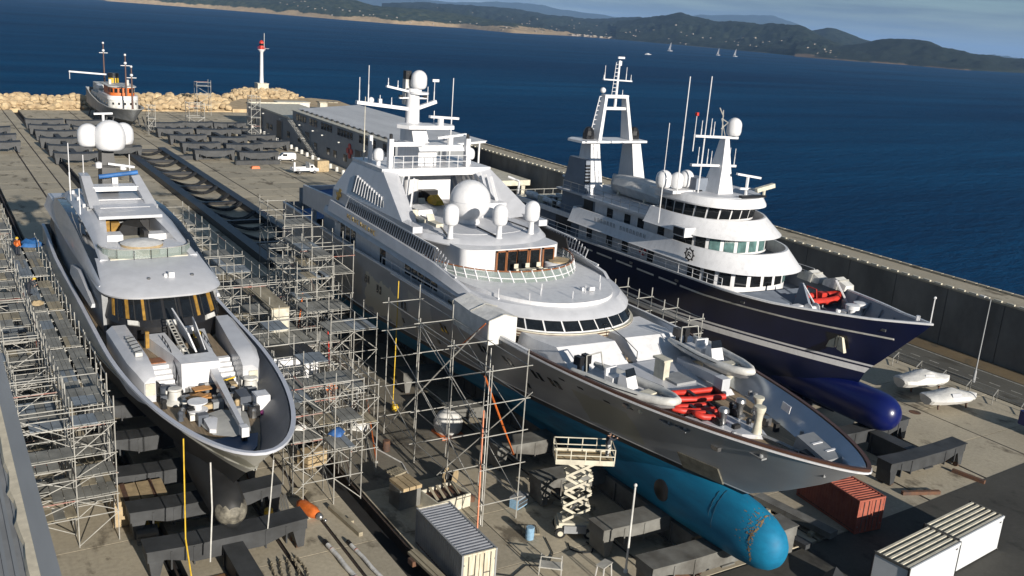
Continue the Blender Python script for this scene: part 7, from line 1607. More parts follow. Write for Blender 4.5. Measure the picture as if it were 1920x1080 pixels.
# --- covered boats on stands
def covered_boat(loc, rz_, L_, w, h, lab, seed):
    t = thing('covered_boat', lab, 'boat', loc, rz_, 'covered boats by the fence'); r = random.Random(seed); rr = []
    for u, ww, hh in ((-.5,.62,.55),(-.47,.80,.72),(-.3,.98,.9),(-.12,1.0,1.45),(.04,1.0,1.55),(.16,.95,1.15),(.3,.78,.8),(.42,.42,.62),(.5,.05,.5)):
        y = u*L_; a = ww*w/2; up = .12+.3*max(0, u)
        rr.append([(-a*.12,y,.3+up),(a*.12,y,.3+up),(a*.7,y,.5+up),(a,y,.95+up*.6+r.uniform(-.04,.04)),(a*.80,y,1.0+.5*h*hh+r.uniform(-.07,.07)),(a*.3,y,1.0+h*.8*hh),(-a*.3,y,1.0+h*.8*hh+r.uniform(-.06,.06)),(-a*.80,y,1.0+.5*h*hh+r.uniform(-.07,.07)),(-a,y,.95+up*.6+r.uniform(-.04,.04)),(-a*.7,y,.5+up)])
    obj('cover', MB().loft(rr), 'fabric', t, 25, True)
    for y in (-L_*.3, L_*.25):
        for s in (-1, 1): obj('stand', MB().bar((s*.55,y,0),(s*.4,y,.6),.12,.12), 'rust', t, None, True)
        obj('stand_beam', MB().bar((-.6,y,.42),(.6,y,.42),.1,.12), 'rust', t, None, True)
    for s_ in (-1, 1): obj('window_panel', MB().hexa([(s_*w*.42,-L_*.14,1.35),(s_*w*.42+.02,-L_*.14,1.35),(s_*w*.42+.02,L_*.06,1.35),(s_*w*.42,L_*.06,1.35)], [(s_*w*.3,-L_*.12,1.0+h*1.05),(s_*w*.3+.02,-L_*.12,1.0+h*1.05),(s_*w*.3+.02,L_*.05,1.0+h*1.05),(s_*w*.3,L_*.05,1.0+h*1.05)]), 'deckgrey', t, None, True)
    return t
covered_boat((84.2, 53.9, .3), rad(-103), 6.2, 2.8, .8, 'rear boat under a white cover by the fence', 2)
covered_boat((82.8, 49.9, .2), rad(-104), 6.0, 2.7, .62, 'front boat under a white cover on rusty stands by the fence', 5)
solo('manhole_cover', MB().lathe((0,0,0), [(.55,.002),(.5,.012)], 16), 'rust', 'dark round manhole cover on the paving left of the covered boats', 'manhole cover', (78.6, 50.6, 0))
t = thing('blue_boat_bow', 'dark blue covered boat just showing at the right edge of the picture', 'boat', (85.0, 40.5, 0), .4)
obj('hull', MB().loft([[(-1.1,-3,.6),(1.1,-3,.6),(1.3,-3,1.8),(-1.3,-3,1.8)],[(-1.0,0,.5),(1.0,0,.5),(1.35,0,1.9),(-1.35,0,1.9)],[(-.1,3.4,.9),(.1,3.4,.9),(.15,3.4,2.2),(-.15,3.4,2.2)]]), 'navybulb', t, 40, True); obj('stand', MB().box(-.8,-1.5,0,.8,-1.2,.7).box(-.8,1,0,.8,1.3,.7), 'rust', t, None, True); obj('post', MB().bar((0,.2,1.8),(0,.2,4.6),.2,.2), 'white', t, None, True)
# --- small things on the paving
t = thing('orange_buoy', 'torpedo shaped orange buoy lying on the paving right of the silver yacht cradle', 'buoy', (20.55, 55.6, .42), rad(14))
obj('body', MB().lathe((0,0,0), [(.05,-1.25),(.28,-1.05),(.42,-.6),(.42,.6),(.3,1.0),(.1,1.25)], 14, 0, 'y'), 'orange', t, 60, True); obj('nose', MB().lathe((0,-1.62,0), [(.1,0),(.2,.1),(.26,.35),(.12,.5)], 10, 0, 'y').ball((.1,-1.85,-.1), .13, 8), 'steel', t, 50, True); obj('chock', MB().box(-.5,-.6,-.42,.5,-.45,-.25).box(-.5,.5,-.42,.5,.65,-.25), 'plankw', t, None, True)
def roll(loc, rz_, L_, r, m, lab, cat='hose'):
    t = thing('rolled_sheet', lab, cat, loc, rz_)
    pts = [(0.025*math.sin(k*1.3), -L_/2+L_*k/9, r*.95) for k in range(10)]
    obj('roll', MB().path(pts, r, 8), m, t, 60, True); obj('end_cap', MB().tube((pts[-1][0],pts[-1][1],r),(pts[-1][0],pts[-1][1]+.5,r),r*1.05,8), 'black', t, None, True)
    for y in (-L_*.42, L_*.35): obj('band', MB().tube((0,y,r),(0,y+.1,r),r*1.1,8), 'galvred', t, None, True)
roll((20.35, 48.9, 0), rad(2), 4.6, .15, 'fabric', 'rolled grey boom with orange bands lying along the rail slot')
roll((21.75, 48.0, 0), rad(3), 5.2, .13, 'fabric', 'plain pale rolled boom beside the banded one')
t = thing('beam_block', 'concrete block with raw timbers lying on top between the two slips', 'block', (27.1, 54.3, 0), .1)
obj('block', MB().box(-.85,-.7,0,.85,.7,1.5), 'cradle2', t, None, True)
for k in range(3): obj('timber', MB().box(-.75+k*.52,-1.0,1.5,-.3+k*.52,.9,1.75), 'ply', t, None, True)
t = thing('timber_bundle', 'bundle of long timbers on a trolley along the left side of the grey container', 'timber', (24.55, 45.6, 0), rad(4))
for k in range(3): obj('timber', MB().box(-.3+k*.22,-2.0,.5+.06*(k%2),-.1+k*.22,2.0,.68+.06*(k%2)), 'plankw', t, None, True)
obj('trolley', MB().box(-.5,-1.6,.15,.5,-1.0,.5).box(-.5,1.0,.15,.5,1.6,.5), 'rust', t, None, True); obj('plastic_sack', MB().loft([[(-.4,-2.9,.1),(.5,-2.9,.1),(.4,-2.9,.5),(-.3,-2.9,.45)],[(-.5,-2.3,.05),(.6,-2.3,.05),(.5,-2.3,.8),(-.4,-2.3,.7)],[(-.3,-1.8,.1),(.4,-1.8,.1),(.3,-1.8,.5),(-.3,-1.8,.5)]]), 'white', t, 40, True)
t = thing('work_box', 'open plywood lined box of offcuts behind the grey container', 'box', (29.6, 53.0, 0), rad(8))
for x0, y0, x1, y1 in ((-1.4,-1.1,1.4,-1.0),(-1.4,1.0,1.4,1.1),(-1.4,-1,-1.3,1),(1.3,-1,1.4,1)): obj('side', MB().box(x0,y0,0,x1,y1,1.0), 'cream', t, None, True)
obj('contents', MB().box(-1.3,-1,0,1.3,1,.75), 'rust', t, None, True)
for k in range(4): obj('offcut', MB().bar((-1+k*.6,-.6,.8),(-.8+k*.6,.8,1.2),.2,.06), 'plankw', t, None, True)
t = thing('rolling_frame', 'small steel frame trestle standing on the paving at the bottom edge', 'trestle', (31.6, 42.6, 0), rad(-38))
for x in (-.7, .7):
    for y in (-.4, .4): obj('leg', MB().bar((x,y,0),(x*.92,y*.8,1.1),.06,.06), 'galv', t, None, True)
obj('top', MB().box(-.75,-.4,.5,.75,.4,.58), 'galv', t, None, True); obj('crossbar', MB().bar((-.66,0,1.08),(.66,0,1.08),.06,.06), 'galv', t, None, True)
t = thing('trestle', 'second small trestle with rails by the thin white pole', 'trestle', (34.3, 40.7, 0), rad(20))
for x in (-.5, .5):
    for y in (-.3, .3): obj('leg', MB().bar((x,y,0),(x*.8,y*.8,1.0),.06,.06), 'white2', t, None, True)
obj('top', MB().box(-.5,-.3,.95,.5,.3,1.02), 'galv', t, None, True)
def chains(name, lab, x, y, w, l, n, seed, m='rust'):
    t = thing(name, lab, 'chain', (x, y, 0)); r = random.Random(seed)
    for k in range(n):
        pts = []; x0 = (k/(n-1)-.5)*w
        for i in range(8): pts.append((x0+.25*math.sin(i*.9+k)*.6+(i/7-.5)*w*.25, -l/2+l*i/7, .12))
        mb = MB()
        for a, b in zip(pts[:-1], pts[1:]):
            for q in range(3):
                p0 = [lerp(a[j], b[j], q/3) for j in range(3)]; p1 = [lerp(a[j], b[j], (q+.85)/3) for j in range(3)]
                mb.bar(p0, p1, .18 if q % 2 else .07, .06 if q % 2 else .12)
        obj('chain_run', mb, m, t, None, True)
M['chainm'] = mat('dusty_anchor_chain', (0.34, 0.29, 0.20), .8, var=.4, scale=5)
chains('anchor_chains', 'heap of dusty anchor chains laid out under the silver yacht bow', 11.8, 48.6, 3.2, 3.6, 7, 4, 'chainm'); chains('anchor_chains', 'anchor chains laid in rows right of the cradle spine beam', 17.1, 48.6, 1.6, 4.6, 5, 9, 'chainm')
solo('rust_plate', MB().box(-1.6,-1.2,0,1.6,1.2,.05), mat('rusty_orange_plate', (.33,.17,.07), .85, var=.3), 'rusty plate lying under the anchor chains', 'plate', (12.4, 49.7, 0.0))
solo('red_bag', MB().loft([[(-.4,-.3,0),(.4,-.3,0),(.4,.3,0),(-.4,.3,0)],[(-.5,-.35,.25),(.5,-.35,.25),(.5,.35,.25),(-.5,.35,.25)],[(-.25,-.2,.5),(.3,-.2,.55),(.3,.2,.5),(-.25,.2,.45)]]), 'red', 'bright red bag lying by the anchor chains', 'bag', (13.15, 47.6, 0), .4, None, 50)
t = thing('tan_crate', 'wide tan covered crate pair standing between cradle girders left of the silver yacht', 'crate', (10.6, 60.2, 0), rad(-2))
obj('half', MB().hexa([(-1.75,-1.3,0),(-.03,-1.3,0),(-.03,1.3,0),(-1.75,1.3,0)], [(-1.6,-1.2,1.7),(-.03,-1.2,1.7),(-.03,1.2,1.7),(-1.6,1.2,1.7)]), 'ply', t, None, True); obj('half', MB().hexa([(.03,-1.3,0),(1.75,-1.3,0),(1.75,1.3,0),(.03,1.3,0)], [(.03,-1.2,1.7),(1.65,-1.2,1.7),(1.65,1.2,1.7),(.03,1.2,1.7)]), 'ply', t, None, True)
obj('lashing', MB().box(-1.0,-1.25,1.7,-.7,1.25,1.74).box(.8,-1.25,1.7,1.0,1.25,1.74), 'rust', t, None, True)
for k in range(7): obj('clutter', MB().cbox((rnd.uniform(-1.5,1.6),-1.7+rnd.uniform(-.2,.2),.3), (.3,.3,rnd.uniform(.4,.9))), rnd.choice(['yellow','bluework','cream','midgrey']), t, None, True)
t = thing('steel_beam', 'flat steel beam lying on timbers in the shade beside the red container', 'beam', (51.2, 40.6, 0), rad(8)); obj('beam', MB().box(-.45,-3.2,.3,.45,3.2,.75), 'cradle2', t, None, True); obj('timber', MB().box(-.9,-2,0,.9,-1.7,.3).box(-.9,1.7,0,.9,2,.3), 'plankw', t, None, True)
t = thing('steel_beam', 'second steel beam lying under the grey yacht bow nearer the bulb', 'beam', (48.6, 40.2, 0), rad(6)); obj('beam', MB().box(-.35,-3.0,.25,.35,2.6,.6), 'cradle', t, None, True); obj('timber', MB().box(-.8,-2,0,.8,-1.7,.25).box(-.8,1.5,0,.8,1.8,.25), 'plankw', t, None, True)
t = thing('propeller_blade', 'dark curved casting lying in the shade left of the white containers', 'casting', (46.9, 33.4, 0), rad(30)); obj('casting', MB().loft([[(-1.4,-.6,0),(1.4,-.6,0),(1.0,-.6,.5),(-1.0,-.6,.4)],[(-1.6,.1,0),(1.6,.1,0),(.9,.1,1.1),(-.8,.1,.9)],[(-1.0,.7,0),(1.1,.7,0),(.7,.7,.5),(-.6,.7,.4)]]), 'cradle', t, 30, True)
t = thing('boxed_pump', 'white wrapped machine on a pallet beneath the grey yacht beside the tube tower', 'machine', (35.3, 63.4, 0)); obj('wrap', MB().lathe((0,0,.2), [(.9,0),(1.15,.3),(1.2,1.0),(.9,1.6),(.4,1.9),(.05,1.95)], 12), 'fabric', t, 60, True); obj('pallet', MB().box(-1,-1,0,1,1,.2), 'orange', t, None, True)

# --- odds and ends lying about the slips
def pallet(loc, rz_, lab):
    t = thing('pallet', lab, 'pallet', loc, rz_)
    for k in range(5): obj('slat', MB().box(-.6+k*.25,-.5,.1,-.42+k*.25,.5,.13), 'plankw', t, None, True)
    for y in (-.45, 0, .4): obj('bearer', MB().box(-.6,y-.04,0,.6,y+.05,.1), 'plankw', t, None, True)
    return t
pallet((28.6, 58.8, 0), .3, 'wooden pallet lying alone between the two left yachts near the plywood lined box'); pallet((33.2, 47.4, 0), -.5, 'wooden pallet on the sunny paving left of the scissor lift'); pallet((20.9, 58.6, 0), .9, 'wooden pallet at the foot of the front scaffold tower by the orange buoy')
def drum(loc, m, lab): return solo('drum', MB().lathe((0,0,0), [(.28,0),(.29,.02),(.29,.28),(.31,.3),(.29,.32),(.29,.58),(.31,.6),(.29,.62),(.29,.86),(.27,.88)], 12), m, lab, 'drum', loc, 0, None, 40)
drum((32.6, 46.6, 0), 'bluework', 'pale blue steel drum standing left of the scissor lift'); drum((29.4, 62.5, 0), 'rust', 'rusty steel drum in the shade beside the grey yacht tube tower'); drum((17.9, 55.8, 0), 'yellow', 'yellow steel drum beside the right end of the silver yacht cradle')
def ground_hose(lab, pts, m='rubber', r=.05): return solo('ground_hose', MB().path([(x, y, .05) for x, y in pts], r, 5), m, lab, 'hose')
ground_hose('thin black hose curling on the paving in front of the scissor lift', [(34.6,45.0),(34.3,44.3),(34.7,43.6),(35.4,43.4),(35.9,43.9),(35.8,44.6)])
ground_hose('long black cable snaking across the paving by the grey container doors', [(28.2,44.0),(29.2,43.2),(30.6,43.9),(31.8,43.2),(33.0,44.4),(33.6,46.2)], 'rubber', .035)
ground_hose('pale hose running along the shade-dark stained paving under the grey yacht scaffold', [(29.0,57.0),(29.6,60.0),(28.8,63.0),(29.8,66.5),(30.2,70.0)], 'fabric', .05)
t = thing('pipe_bundle', 'bundle of spare scaffold tubes lying on the paving beside the orange buoy', 'tubes', (19.3, 57.2, 0), rad(-12))
for k in range(9): obj('tube', MB().tube((-.4+k*.1,-1.6+.1*(k%3),.06+.05*(k%2)),(-.4+k*.1,1.6+.12*(k%2),.06+.05*(k%2)),.04,5), 'galv', t, None, True)
t = thing('tool_chest', 'dark tool chest on the paving by the second beam of the grey yacht cradle', 'chest', (34.2, 50.6, 0), .4); obj('body', MB().box(-.6,-.35,.08,.6,.35,.8), 'bluework', t, None, True); obj('lid', MB().box(-.62,-.37,.8,.62,.37,.9), 'midgrey', t, None, True); obj('drawer', MB().box(-.55,-.38,.2,.55,-.35,.45), 'steel', t, None, True); obj('drawer', MB().box(-.55,-.38,.5,.55,-.35,.75), 'steel', t, None, True)
t = thing('cable_reel', 'wooden cable reel standing by the plywood lined box', 'reel', (31.4, 55.6, 0), .7); obj('drum', MB().lathe((0,-.35,.6), [(.3,0),(.3,.7)], 12, 0, 'y'), 'rubber', t, None, True); obj('flange', MB().lathe((0,-.4,.6), [(.6,0),(.6,.06)], 16, 0, 'y'), 'ply', t, None, True); obj('flange', MB().lathe((0,.34,.6), [(.6,0),(.6,.06)], 16, 0, 'y'), 'ply', t, None, True)
t = thing('rag_heap', 'brown heap of blasting grit and rags beside the blue bulb', 'heap', (38.6, 38.9, 0)); obj('heap', MB().loft([[(1.9*math.cos(a*.4)*(1+.15*math.sin(a*3)),1.3*math.sin(a*.4)*(1+.1*math.cos(a*2)),0) for a in range(16)],[(1.2*math.cos(a*.4),.8*math.sin(a*.4),.35+.1*math.sin(a*2.3)) for a in range(16)],[(.4*math.cos(a*.4),.3*math.sin(a*.4),.6) for a in range(16)]]), 'rust', t, 40, True)

M['bluebag'] = mat('blue_plastic', (0.05, 0.16, 0.45), .6, var=.3, scale=3)
def heap(name, lab, cat, loc, m, s=.6, seed=1):
    r = random.Random(seed); t = []
    for z, q in ((0, 1), (.35, .9), (.7, .45)): t.append([(q*s*r.uniform(.7,1.2)*math.cos(k*.7), q*s*r.uniform(.7,1.2)*math.sin(k*.7), z*s*r.uniform(.8,1.1)) for k in range(9)])
    return solo(name, MB().loft(t), m, lab, cat, loc, 0, None, 35)
heap('tarpaulin', 'crumpled blue tarpaulin on the scaffold boards by the silver yacht stern', 'tarpaulin', (9.2, 104.0, 8.0), 'bluecloth', 1.0, 2)
heap('tarpaulin', 'folded blue sheet on the front scaffold tower between the yachts', 'tarpaulin', (23.6, 58.4, 4.2), 'bluebag', .6, 3)
heap('sack', 'white sack on the front scaffold tower right of the silver yacht bow', 'sack', (21.6, 60.2, 4.2), 'fabric', .45, 4)
heap('sack', 'pale sack left on the plank walkway beside the silver yacht', 'sack', (7.6, 84.8, 7.6), 'ply', .5, 5)
heap('tarpaulin', 'crumpled white sheet beneath the tall tube tower on the shade-dark stained paving', 'sheet', (29.2, 67.3, 0), 'fabric', .8, 6)
heap('rags', 'brown rags on the paving by the plywood lined box', 'rags', (31.6, 53.0, 0), 'rust', .5, 7)
def crate(lab, loc, rz_, m, w, d, h):
    t = thing('crate', lab, 'crate', loc, rz_)
    for z0 in (0, h/3, 2*h/3):
        for s in (-1, 1): obj('slat', MB().box(-w/2,s*d/2-.03,z0+.03,w/2,s*d/2+.03,z0+h/3-.03), m, t, None, True); obj('slat', MB().box(s*w/2-.03,-d/2,z0+.03,s*w/2+.03,d/2,z0+h/3-.03), m, t, None, True)
    obj('lid', MB().box(-w/2,-d/2,h-.05,w/2,d/2,h), m, t, None, True); return t
crate('slatted tan crate on the paving beneath the front scaffold tower between the yachts', (23.4, 62.6, 0), .3, 'ply', 1.7, 1.3, 1.2)
crate('grey slatted crate on the shade-dark stained paving by the red low tube', (26.6, 66.4, 0), .1, 'plankw', 1.4, 1.1, .9)
crate('dark slatted crate at the left foot of the silver yacht front scaffold tower', (10.4, 56.6, 0), -.1, 'cradle2', 1.2, 1.0, .8)
for k, (x, y, L_, rz_, lab) in enumerate(((22.4, 53.6, 4.2, .12, 'loose timber lying by the trench below the front scaffold tower'), (29.0, 49.6, 3.4, -.4, 'loose timber lying in front of the tall tube tower'), (37.9, 49.0, 3.0, .9, 'loose timber lying behind the scissor lift'), (48.0, 43.5, 5.0, .1, 'loose timber lying in the shade behind the blue bulb'), (64.0, 39.4, 3.2, 1.2, 'rusty timber lying before the free standing cradle of the navy yacht'), (70.4, 39.6, 2.6, .2, 'short rusty timber at the right of the free standing cradle'))):
    t = thing('loose_timber', lab, 'timber', (x, y, 0), rz_); obj('baulk', MB().box(-.15,-L_/2,0,.15,L_/2,.28), 'rust' if k > 3 else 'plankw', t, None, True); obj('wedge', MB().box(.2,-.4,0,.45,.1,.2), 'plankw', t, None, True)
# ================================================================ SCAFFOLDING
def unit_tube(name, m, n=5):
    return mesh_of(name, MB().lathe((0,0,0), [(1,0),(1,1)], n), m)
UT = {m: unit_tube('scaffold_tube', m) for m in ('galv', 'galvred', 'orange', 'yellow')}
BD = {m: mesh_of('deck_board', MB().box(-.5,-.5,-.5,.5,.5,.5), m) for m in ('plank', 'plankw', 'plankb')}
def tube_part(name, parent, a, b, r=.04, m='galv'):
    o = bpy.data.objects.new(name, UT[m]); COL.objects.link(o); o.parent = parent
    off = woff(parent); A = Vector(a)-off; d = Vector(b)-Vector(a)
    o.location = A; o.rotation_mode = 'QUATERNION'; o.rotation_quaternion = d.to_track_quat('Z', 'Y'); o.scale = (r, r, d.length)
    return o
def board(parent, c, size, rotz=0, m=None, name='deck_board'):
    o = bpy.data.objects.new(name, BD[m or rnd.choice(['plank','plank','plank','plankw','plankb'])]); COL.objects.link(o); o.parent = parent
    o.location = Vector(c)-woff(parent); o.scale = size; o.rotation_euler = (0,0,rotz); return o
def scaffold(label, xs, ys, zs, decks=(), braces=.5, rails=True, group=None, seed=1, top=1.1, jitter=.0, skip=None, r=.035, planks=4, joints=True, ledge=1.0):
    """standards at every crossing of xs and ys, ledgers at every lift, diagonal braces, deck boards in chosen lifts"""
    R = random.Random(seed)
    t = thing('scaffold_tower', label, 'scaffold', ((xs[0]+xs[-1])/2, (ys[0]+ys[-1])/2, 0), 0, group)
    zt = zs[-1]
    for x in xs:
        for y in ys:
            if skip and skip(x, y): continue
            h = zt+top+R.choice([0, .3, .6]); tube_part('standard', t, (x,y,0), (x,y,h), r)
    ledgers = []
    for z in zs:
        for y in ys:
            for a, b in zip(xs[:-1], xs[1:]):
                if R.random() < ledge: ledgers.append(((a-.12,y,z), (b+.12,y,z)))
        for x in xs:
            for a, b in zip(ys[:-1], ys[1:]):
                if R.random() < ledge: ledgers.append(((x,a-.12,z+.07), (x,b+.12,z+.07)))
    if rails:
        for x in (xs[0], xs[-1]):
            for a, b in zip(ys[:-1], ys[1:]): ledgers.append(((x,a,zt+1.0), (x,b,zt+1.0)))
        for y in (ys[0], ys[-1]):
            for a, b in zip(xs[:-1], xs[1:]): ledgers.append(((a,y,zt+1.0), (b,y,zt+1.0)))
    R.shuffle(ledgers)
    for i, (a, b) in enumerate(ledgers):
        if i < 290: tube_part('ledger', t, a, b, r*.92, 'galvred' if R.random() < .05 else 'galv')
    if len(ledgers) > 290:
        mb = MB()
        for a, b in ledgers[290:]: mb.tube(a, b, r*.92, 4)
        obj('ledger', mb, 'galv', t, kind='stuff')
    nb = 0
    for z0, z1 in zip([0]+list(zs[:-1]), zs):
        for x in xs:
            for a, b in zip(ys[:-1], ys[1:]):
                if R.random() < braces and nb < 200: nb += 1; tube_part('brace', t, (x,a,z0+.1) if nb % 2 else (x,b,z0+.1), (x,b,z1-.05) if nb % 2 else (x,a,z1-.05), r*.85, 'galvred' if R.random() < .04 else 'galv')
        for y in ys:
            for a, b in zip(xs[:-1], xs[1:]):
                if R.random() < braces and nb < 200: nb += 1; tube_part('brace', t, (a,y,z0+.1) if nb % 2 else (b,y,z0+.1), (b,y,z1-.05) if nb % 2 else (a,y,z1-.05), r*.85)
    bd = 0
    for li, prob in decks:
        z = zs[li]+.12
        for a, b in zip(xs[:-1], xs[1:]):
            for c, d in zip(ys[:-1], ys[1:]):
                if R.random() < prob:
                    w = (b-a)/planks; mm = R.choice(['plank','plank','plank','plankw','plankb'])
                    for k in range(planks):
                        if R.random() < .06: continue
                        if bd < 295: board(t, (a+w*(k+.5), (c+d)/2, z+R.uniform(-.01,.02)), (w*.93, d-c-.03, .05), 0, R.choice([mm, mm, mm, 'plank'])); bd += 1
    return t
def fr(a, b, n): return [lerp(a, b, k/n) for k in range(n+1)]
Z5 = [1.9, 3.8, 5.7, 7.6]
# left of the silver yacht
scaffold('front scaffold tower at the left of the silver yacht, nearest the hall roof', [3.3, 6.6, 8.9], fr(57.4, 63.4, 4), [2.0, 3.2, 4.6, 6.0, 8.0], [(0,.4),(1,.5),(2,.6),(3,.5),(4,.25)], .6, True, None, 3, planks=5)
for i, (y0, y1, lab) in enumerate(((64.0, 73.0, 'scaffold bay along the port side of the silver yacht below its foredeck'), (73.6, 82.6, 'scaffold bay along the port side of the silver yacht below its wheelhouse roof'), (83.2, 92.2, 'scaffold bay along the port side of the silver yacht amidships with yellow helmets'), (92.8, 104.8, 'farthest scaffold bay along the port side of the silver yacht'))):
    scaffold(lab, [-3.0, -.6, 1.8, 4.2, 6.6], fr(y0, y1, 5), Z5, [(0,.5),(1,.5),(2,.45),(3,.4 if i < 2 else .6)], .5, True, 'scaffold bays left of the silver yacht', 10+i, planks=4)
    wk = thing('scaffold_walkway', lab.replace('scaffold bay', 'plank walkway'), 'walkway', (8.3, (y0+y1)/2, 0), 0, 'plank walkways left of the silver yacht')
    zw_ = 7.5 if i < 3 else 7.9
    for x in (6.9, 8.15, 9.55):
        for y in fr(y0, y1, 4): tube_part('standard', wk, (x,y,0), (x,y,zw_+(1.2 if x != 8.15 else .1)), .042)
    for y in fr(y0, y1, 4): tube_part('ledger', wk, (6.7,y,zw_-.1), (9.75,y,zw_-.1), .04); tube_part('ledger', wk, (6.7,y,zw_-2.6), (9.75,y,zw_-2.6), .04)
    for x in (6.9, 9.55):
        tube_part('guard_rail', wk, (x,y0,zw_+1.0), (x,y1,zw_+1.0), .035) if x < 8 or i != 1 else None
    for (xa, wd, n_) in ((6.95, 1.15, 4), (8.3, 1.05, 3)):
        for q, (c, d) in enumerate(zip(fr(y0, y1, 4)[:-1], fr(y0, y1, 4)[1:])):
            mm = rnd.choice(['plank','plank','plankw','plankb','plank'])
            for k in range(n_): board(wk, (xa+wd*(k+.5)/n_, (c+d)/2, zw_+rnd.uniform(-.01,.02)), (wd/n_*.94, d-c-.04, .05), 0, rnd.choice([mm, mm, 'plank']))
scaffold('scaffold heap at the far left edge behind the silver yacht port side', [-9.0, -6.2, -3.4], fr(66, 96, 9), [2.0, 4.0, 6.0], [(0,.3),(1,.45),(2,.5)], .35, True, None, 21)
scaffold('scaffold tower beside the stern of the silver yacht at the left edge', [-2, 1.2, 4.4, 7.6], fr(106.5, 116.5, 4), [2, 4, 6, 8.2], [(2,.5),(3,.5)], .4, True, None, 22)
# right of the silver yacht
scaffold('front scaffold tower between the silver yacht bow and the grey yacht', [20.4, 22.6, 24.6], fr(56.2, 64.6, 4), [2.0, 4.0, 6.0, 8.0], [(1,.35),(2,.6),(3,.5)], .5, True, None, 31, planks=4)
for i, (y0, y1, lab) in enumerate(((71.5, 81.5, 'scaffold bay along the starboard side of the silver yacht by its wheelhouse'), (82.1, 92.1, 'scaffold bay along the starboard side of the silver yacht amidships'), (92.7, 104.7, 'scaffold bay along the starboard side of the silver yacht aft'), (105.3, 117.3, 'farthest scaffold bay on the starboard side of the silver yacht'))):
    scaffold(lab, [21.3, 22.9, 24.6, 27.0], fr(y0, y1, 4), [2.0, 4.0, 6.0, 7.6], [(0,.5),(1,.75),(2,.9),(3,.25)], .5, True, 'scaffold bays right of the silver yacht', 40+i, planks=3)
scaffold('scaffold tower standing on the paving between the yachts behind the front tower', [25.2, 27.2], fr(59.5, 67.0, 4), [2.0, 4.0, 6.0], [(1,.4),(2,.6)], .65, True, None, 33)
scaffold('scaffold tower between the yachts beside the plywood hoarding', [27.6, 29.4, 31.0], fr(78.2, 86.0, 4), [2.0, 4.0, 6.0, 8.0, 9.8], [(2,.4),(3,.5),(4,.6)], .65, True, None, 34)
scaffold('scaffold tower close to the silver yacht starboard bow behind the sheeted box', [20.6, 22.4, 24.4], fr(65.2, 71.0, 3), [2.0, 4.0, 5.6], [(1,.4),(2,.5)], .6, True, None, 35)
# white sheeted box on that scaffold
t = thing('sheeted_box', 'white sheeted box standing on the scaffold right of the silver yacht foredeck', 'box', (23.9, 69.0, 5.9))
obj('front_panel', MB().box(-1.9,-1.0,-.9,-.05,-.92,.75), 'white', t, None, True); obj('front_panel', MB().box(.05,-1.0,-.9,1.9,-.92,.75), 'white', t, None, True); obj('lower_panel', MB().box(-1.9,-1.02,-1.6,1.9,-.94,-.95), 'white', t, None, True)
obj('roof', MB().box(-1.9,-.9,.6,1.9,2.0,.68), 'black', t, None, True)
for x in (-1.8, 1.8):
    for y in (-.8, 1.9): obj('leg', MB().box(x-.05,y-.05,-5.9,x+.05,y+.05,.7), 'galv', t, None, True)
t = thing('plywood_hoarding', 'narrow tan and white plywood hoarding standing among the scaffold tubes', 'hoarding', (25.2, 75.5, 0)); obj('panel', MB().box(-.75,-.06,4.6,.75,.06,8.2), 'cream', t, None, True); obj('top_sheet', MB().box(-.8,0,8.2,.8,6.5,8.3), 'plankw', t, None, True); obj('leg', MB().bar((-.7,0,0),(-.7,0,4.6),.1,.1).bar((.7,0,0),(.7,0,4.6),.1,.1), 'galv', t, None, True)
# at the grey yacht's quarter
scaffold('tall scaffold tower at the port quarter of the grey yacht', [29.6, 31.6, 33.6], fr(80.0, 88.0, 3), [1.9, 3.8, 5.7, 7.6, 9.5, 11.2], [(2,.3),(4,.6),(5,.5)], .5, True, None, 51)
scaffold('scaffold tower beside the stern of the grey yacht', [30.6, 33.4], fr(90.5, 98.5, 3), [2.0, 4.0, 6.0, 8.0, 10, 11.8], [(3,.4),(5,.6)], .55, True, None, 52)
scaffold('lower scaffold tower in front of the grey yacht port quarter', [27.2, 29.2, 31.2], fr(69.0, 77.5, 3), [2.0, 4.0, 6.0, 7.8], [(2,.4),(3,.7)], .5, True, None, 53)
# the open tube tower on the grey yacht's port bow
tw = thing('tube_tower', 'tall open tube tower with long diagonals against the grey yacht port side', 'scaffold', (32.3, 56, 0))
XS_, YS_, ZS_ = [30.5, 33.2], [49.3, 54.6, 59.8, 65.4], [1.6, 4.2, 6.6, 8.9, 11.2]
for x in XS_:
    for y in YS_: tube_part('standard', tw, (x,y,0), (x,y,12.4 if x > 32 else 11.6), .038)
for z in ZS_:
    for y in YS_: tube_part('ledger', tw, (XS_[0]-.5,y,z), (XS_[1]+.4,y,z), .034)
    for x in XS_:
        for a, b in zip(YS_[:-1], YS_[1:]): tube_part('ledger', tw, (x,a-.1,z+.08), (x,b+.1,z+.08), .032) if (z in (1.6, 11.2) or x > 32) and z != 6.6 else None
for x in XS_:
    for i, (a, b) in enumerate(zip(YS_[:-1], YS_[1:])):
        for j in range(len(ZS_)-1):
            if (i+j) % 2 == 0: tube_part('brace', tw, (x,a,ZS_[j]), (x,b,ZS_[j+1]), .032)
            elif rnd.random() < .5: tube_part('brace', tw, (x,b,ZS_[j]), (x,a,ZS_[j+1]), .032)
tube_part('long_diagonal', tw, (30.3, 49.2, .2), (33.3, 54.2, 10.8), .038); tube_part('long_diagonal', tw, (30.2, 55.5, 1.0), (33.4, 48.8, 9.5), .038); tube_part('long_diagonal', tw, (30.2, 64.5, 1.0), (33.3, 55.8, 11.8), .05)
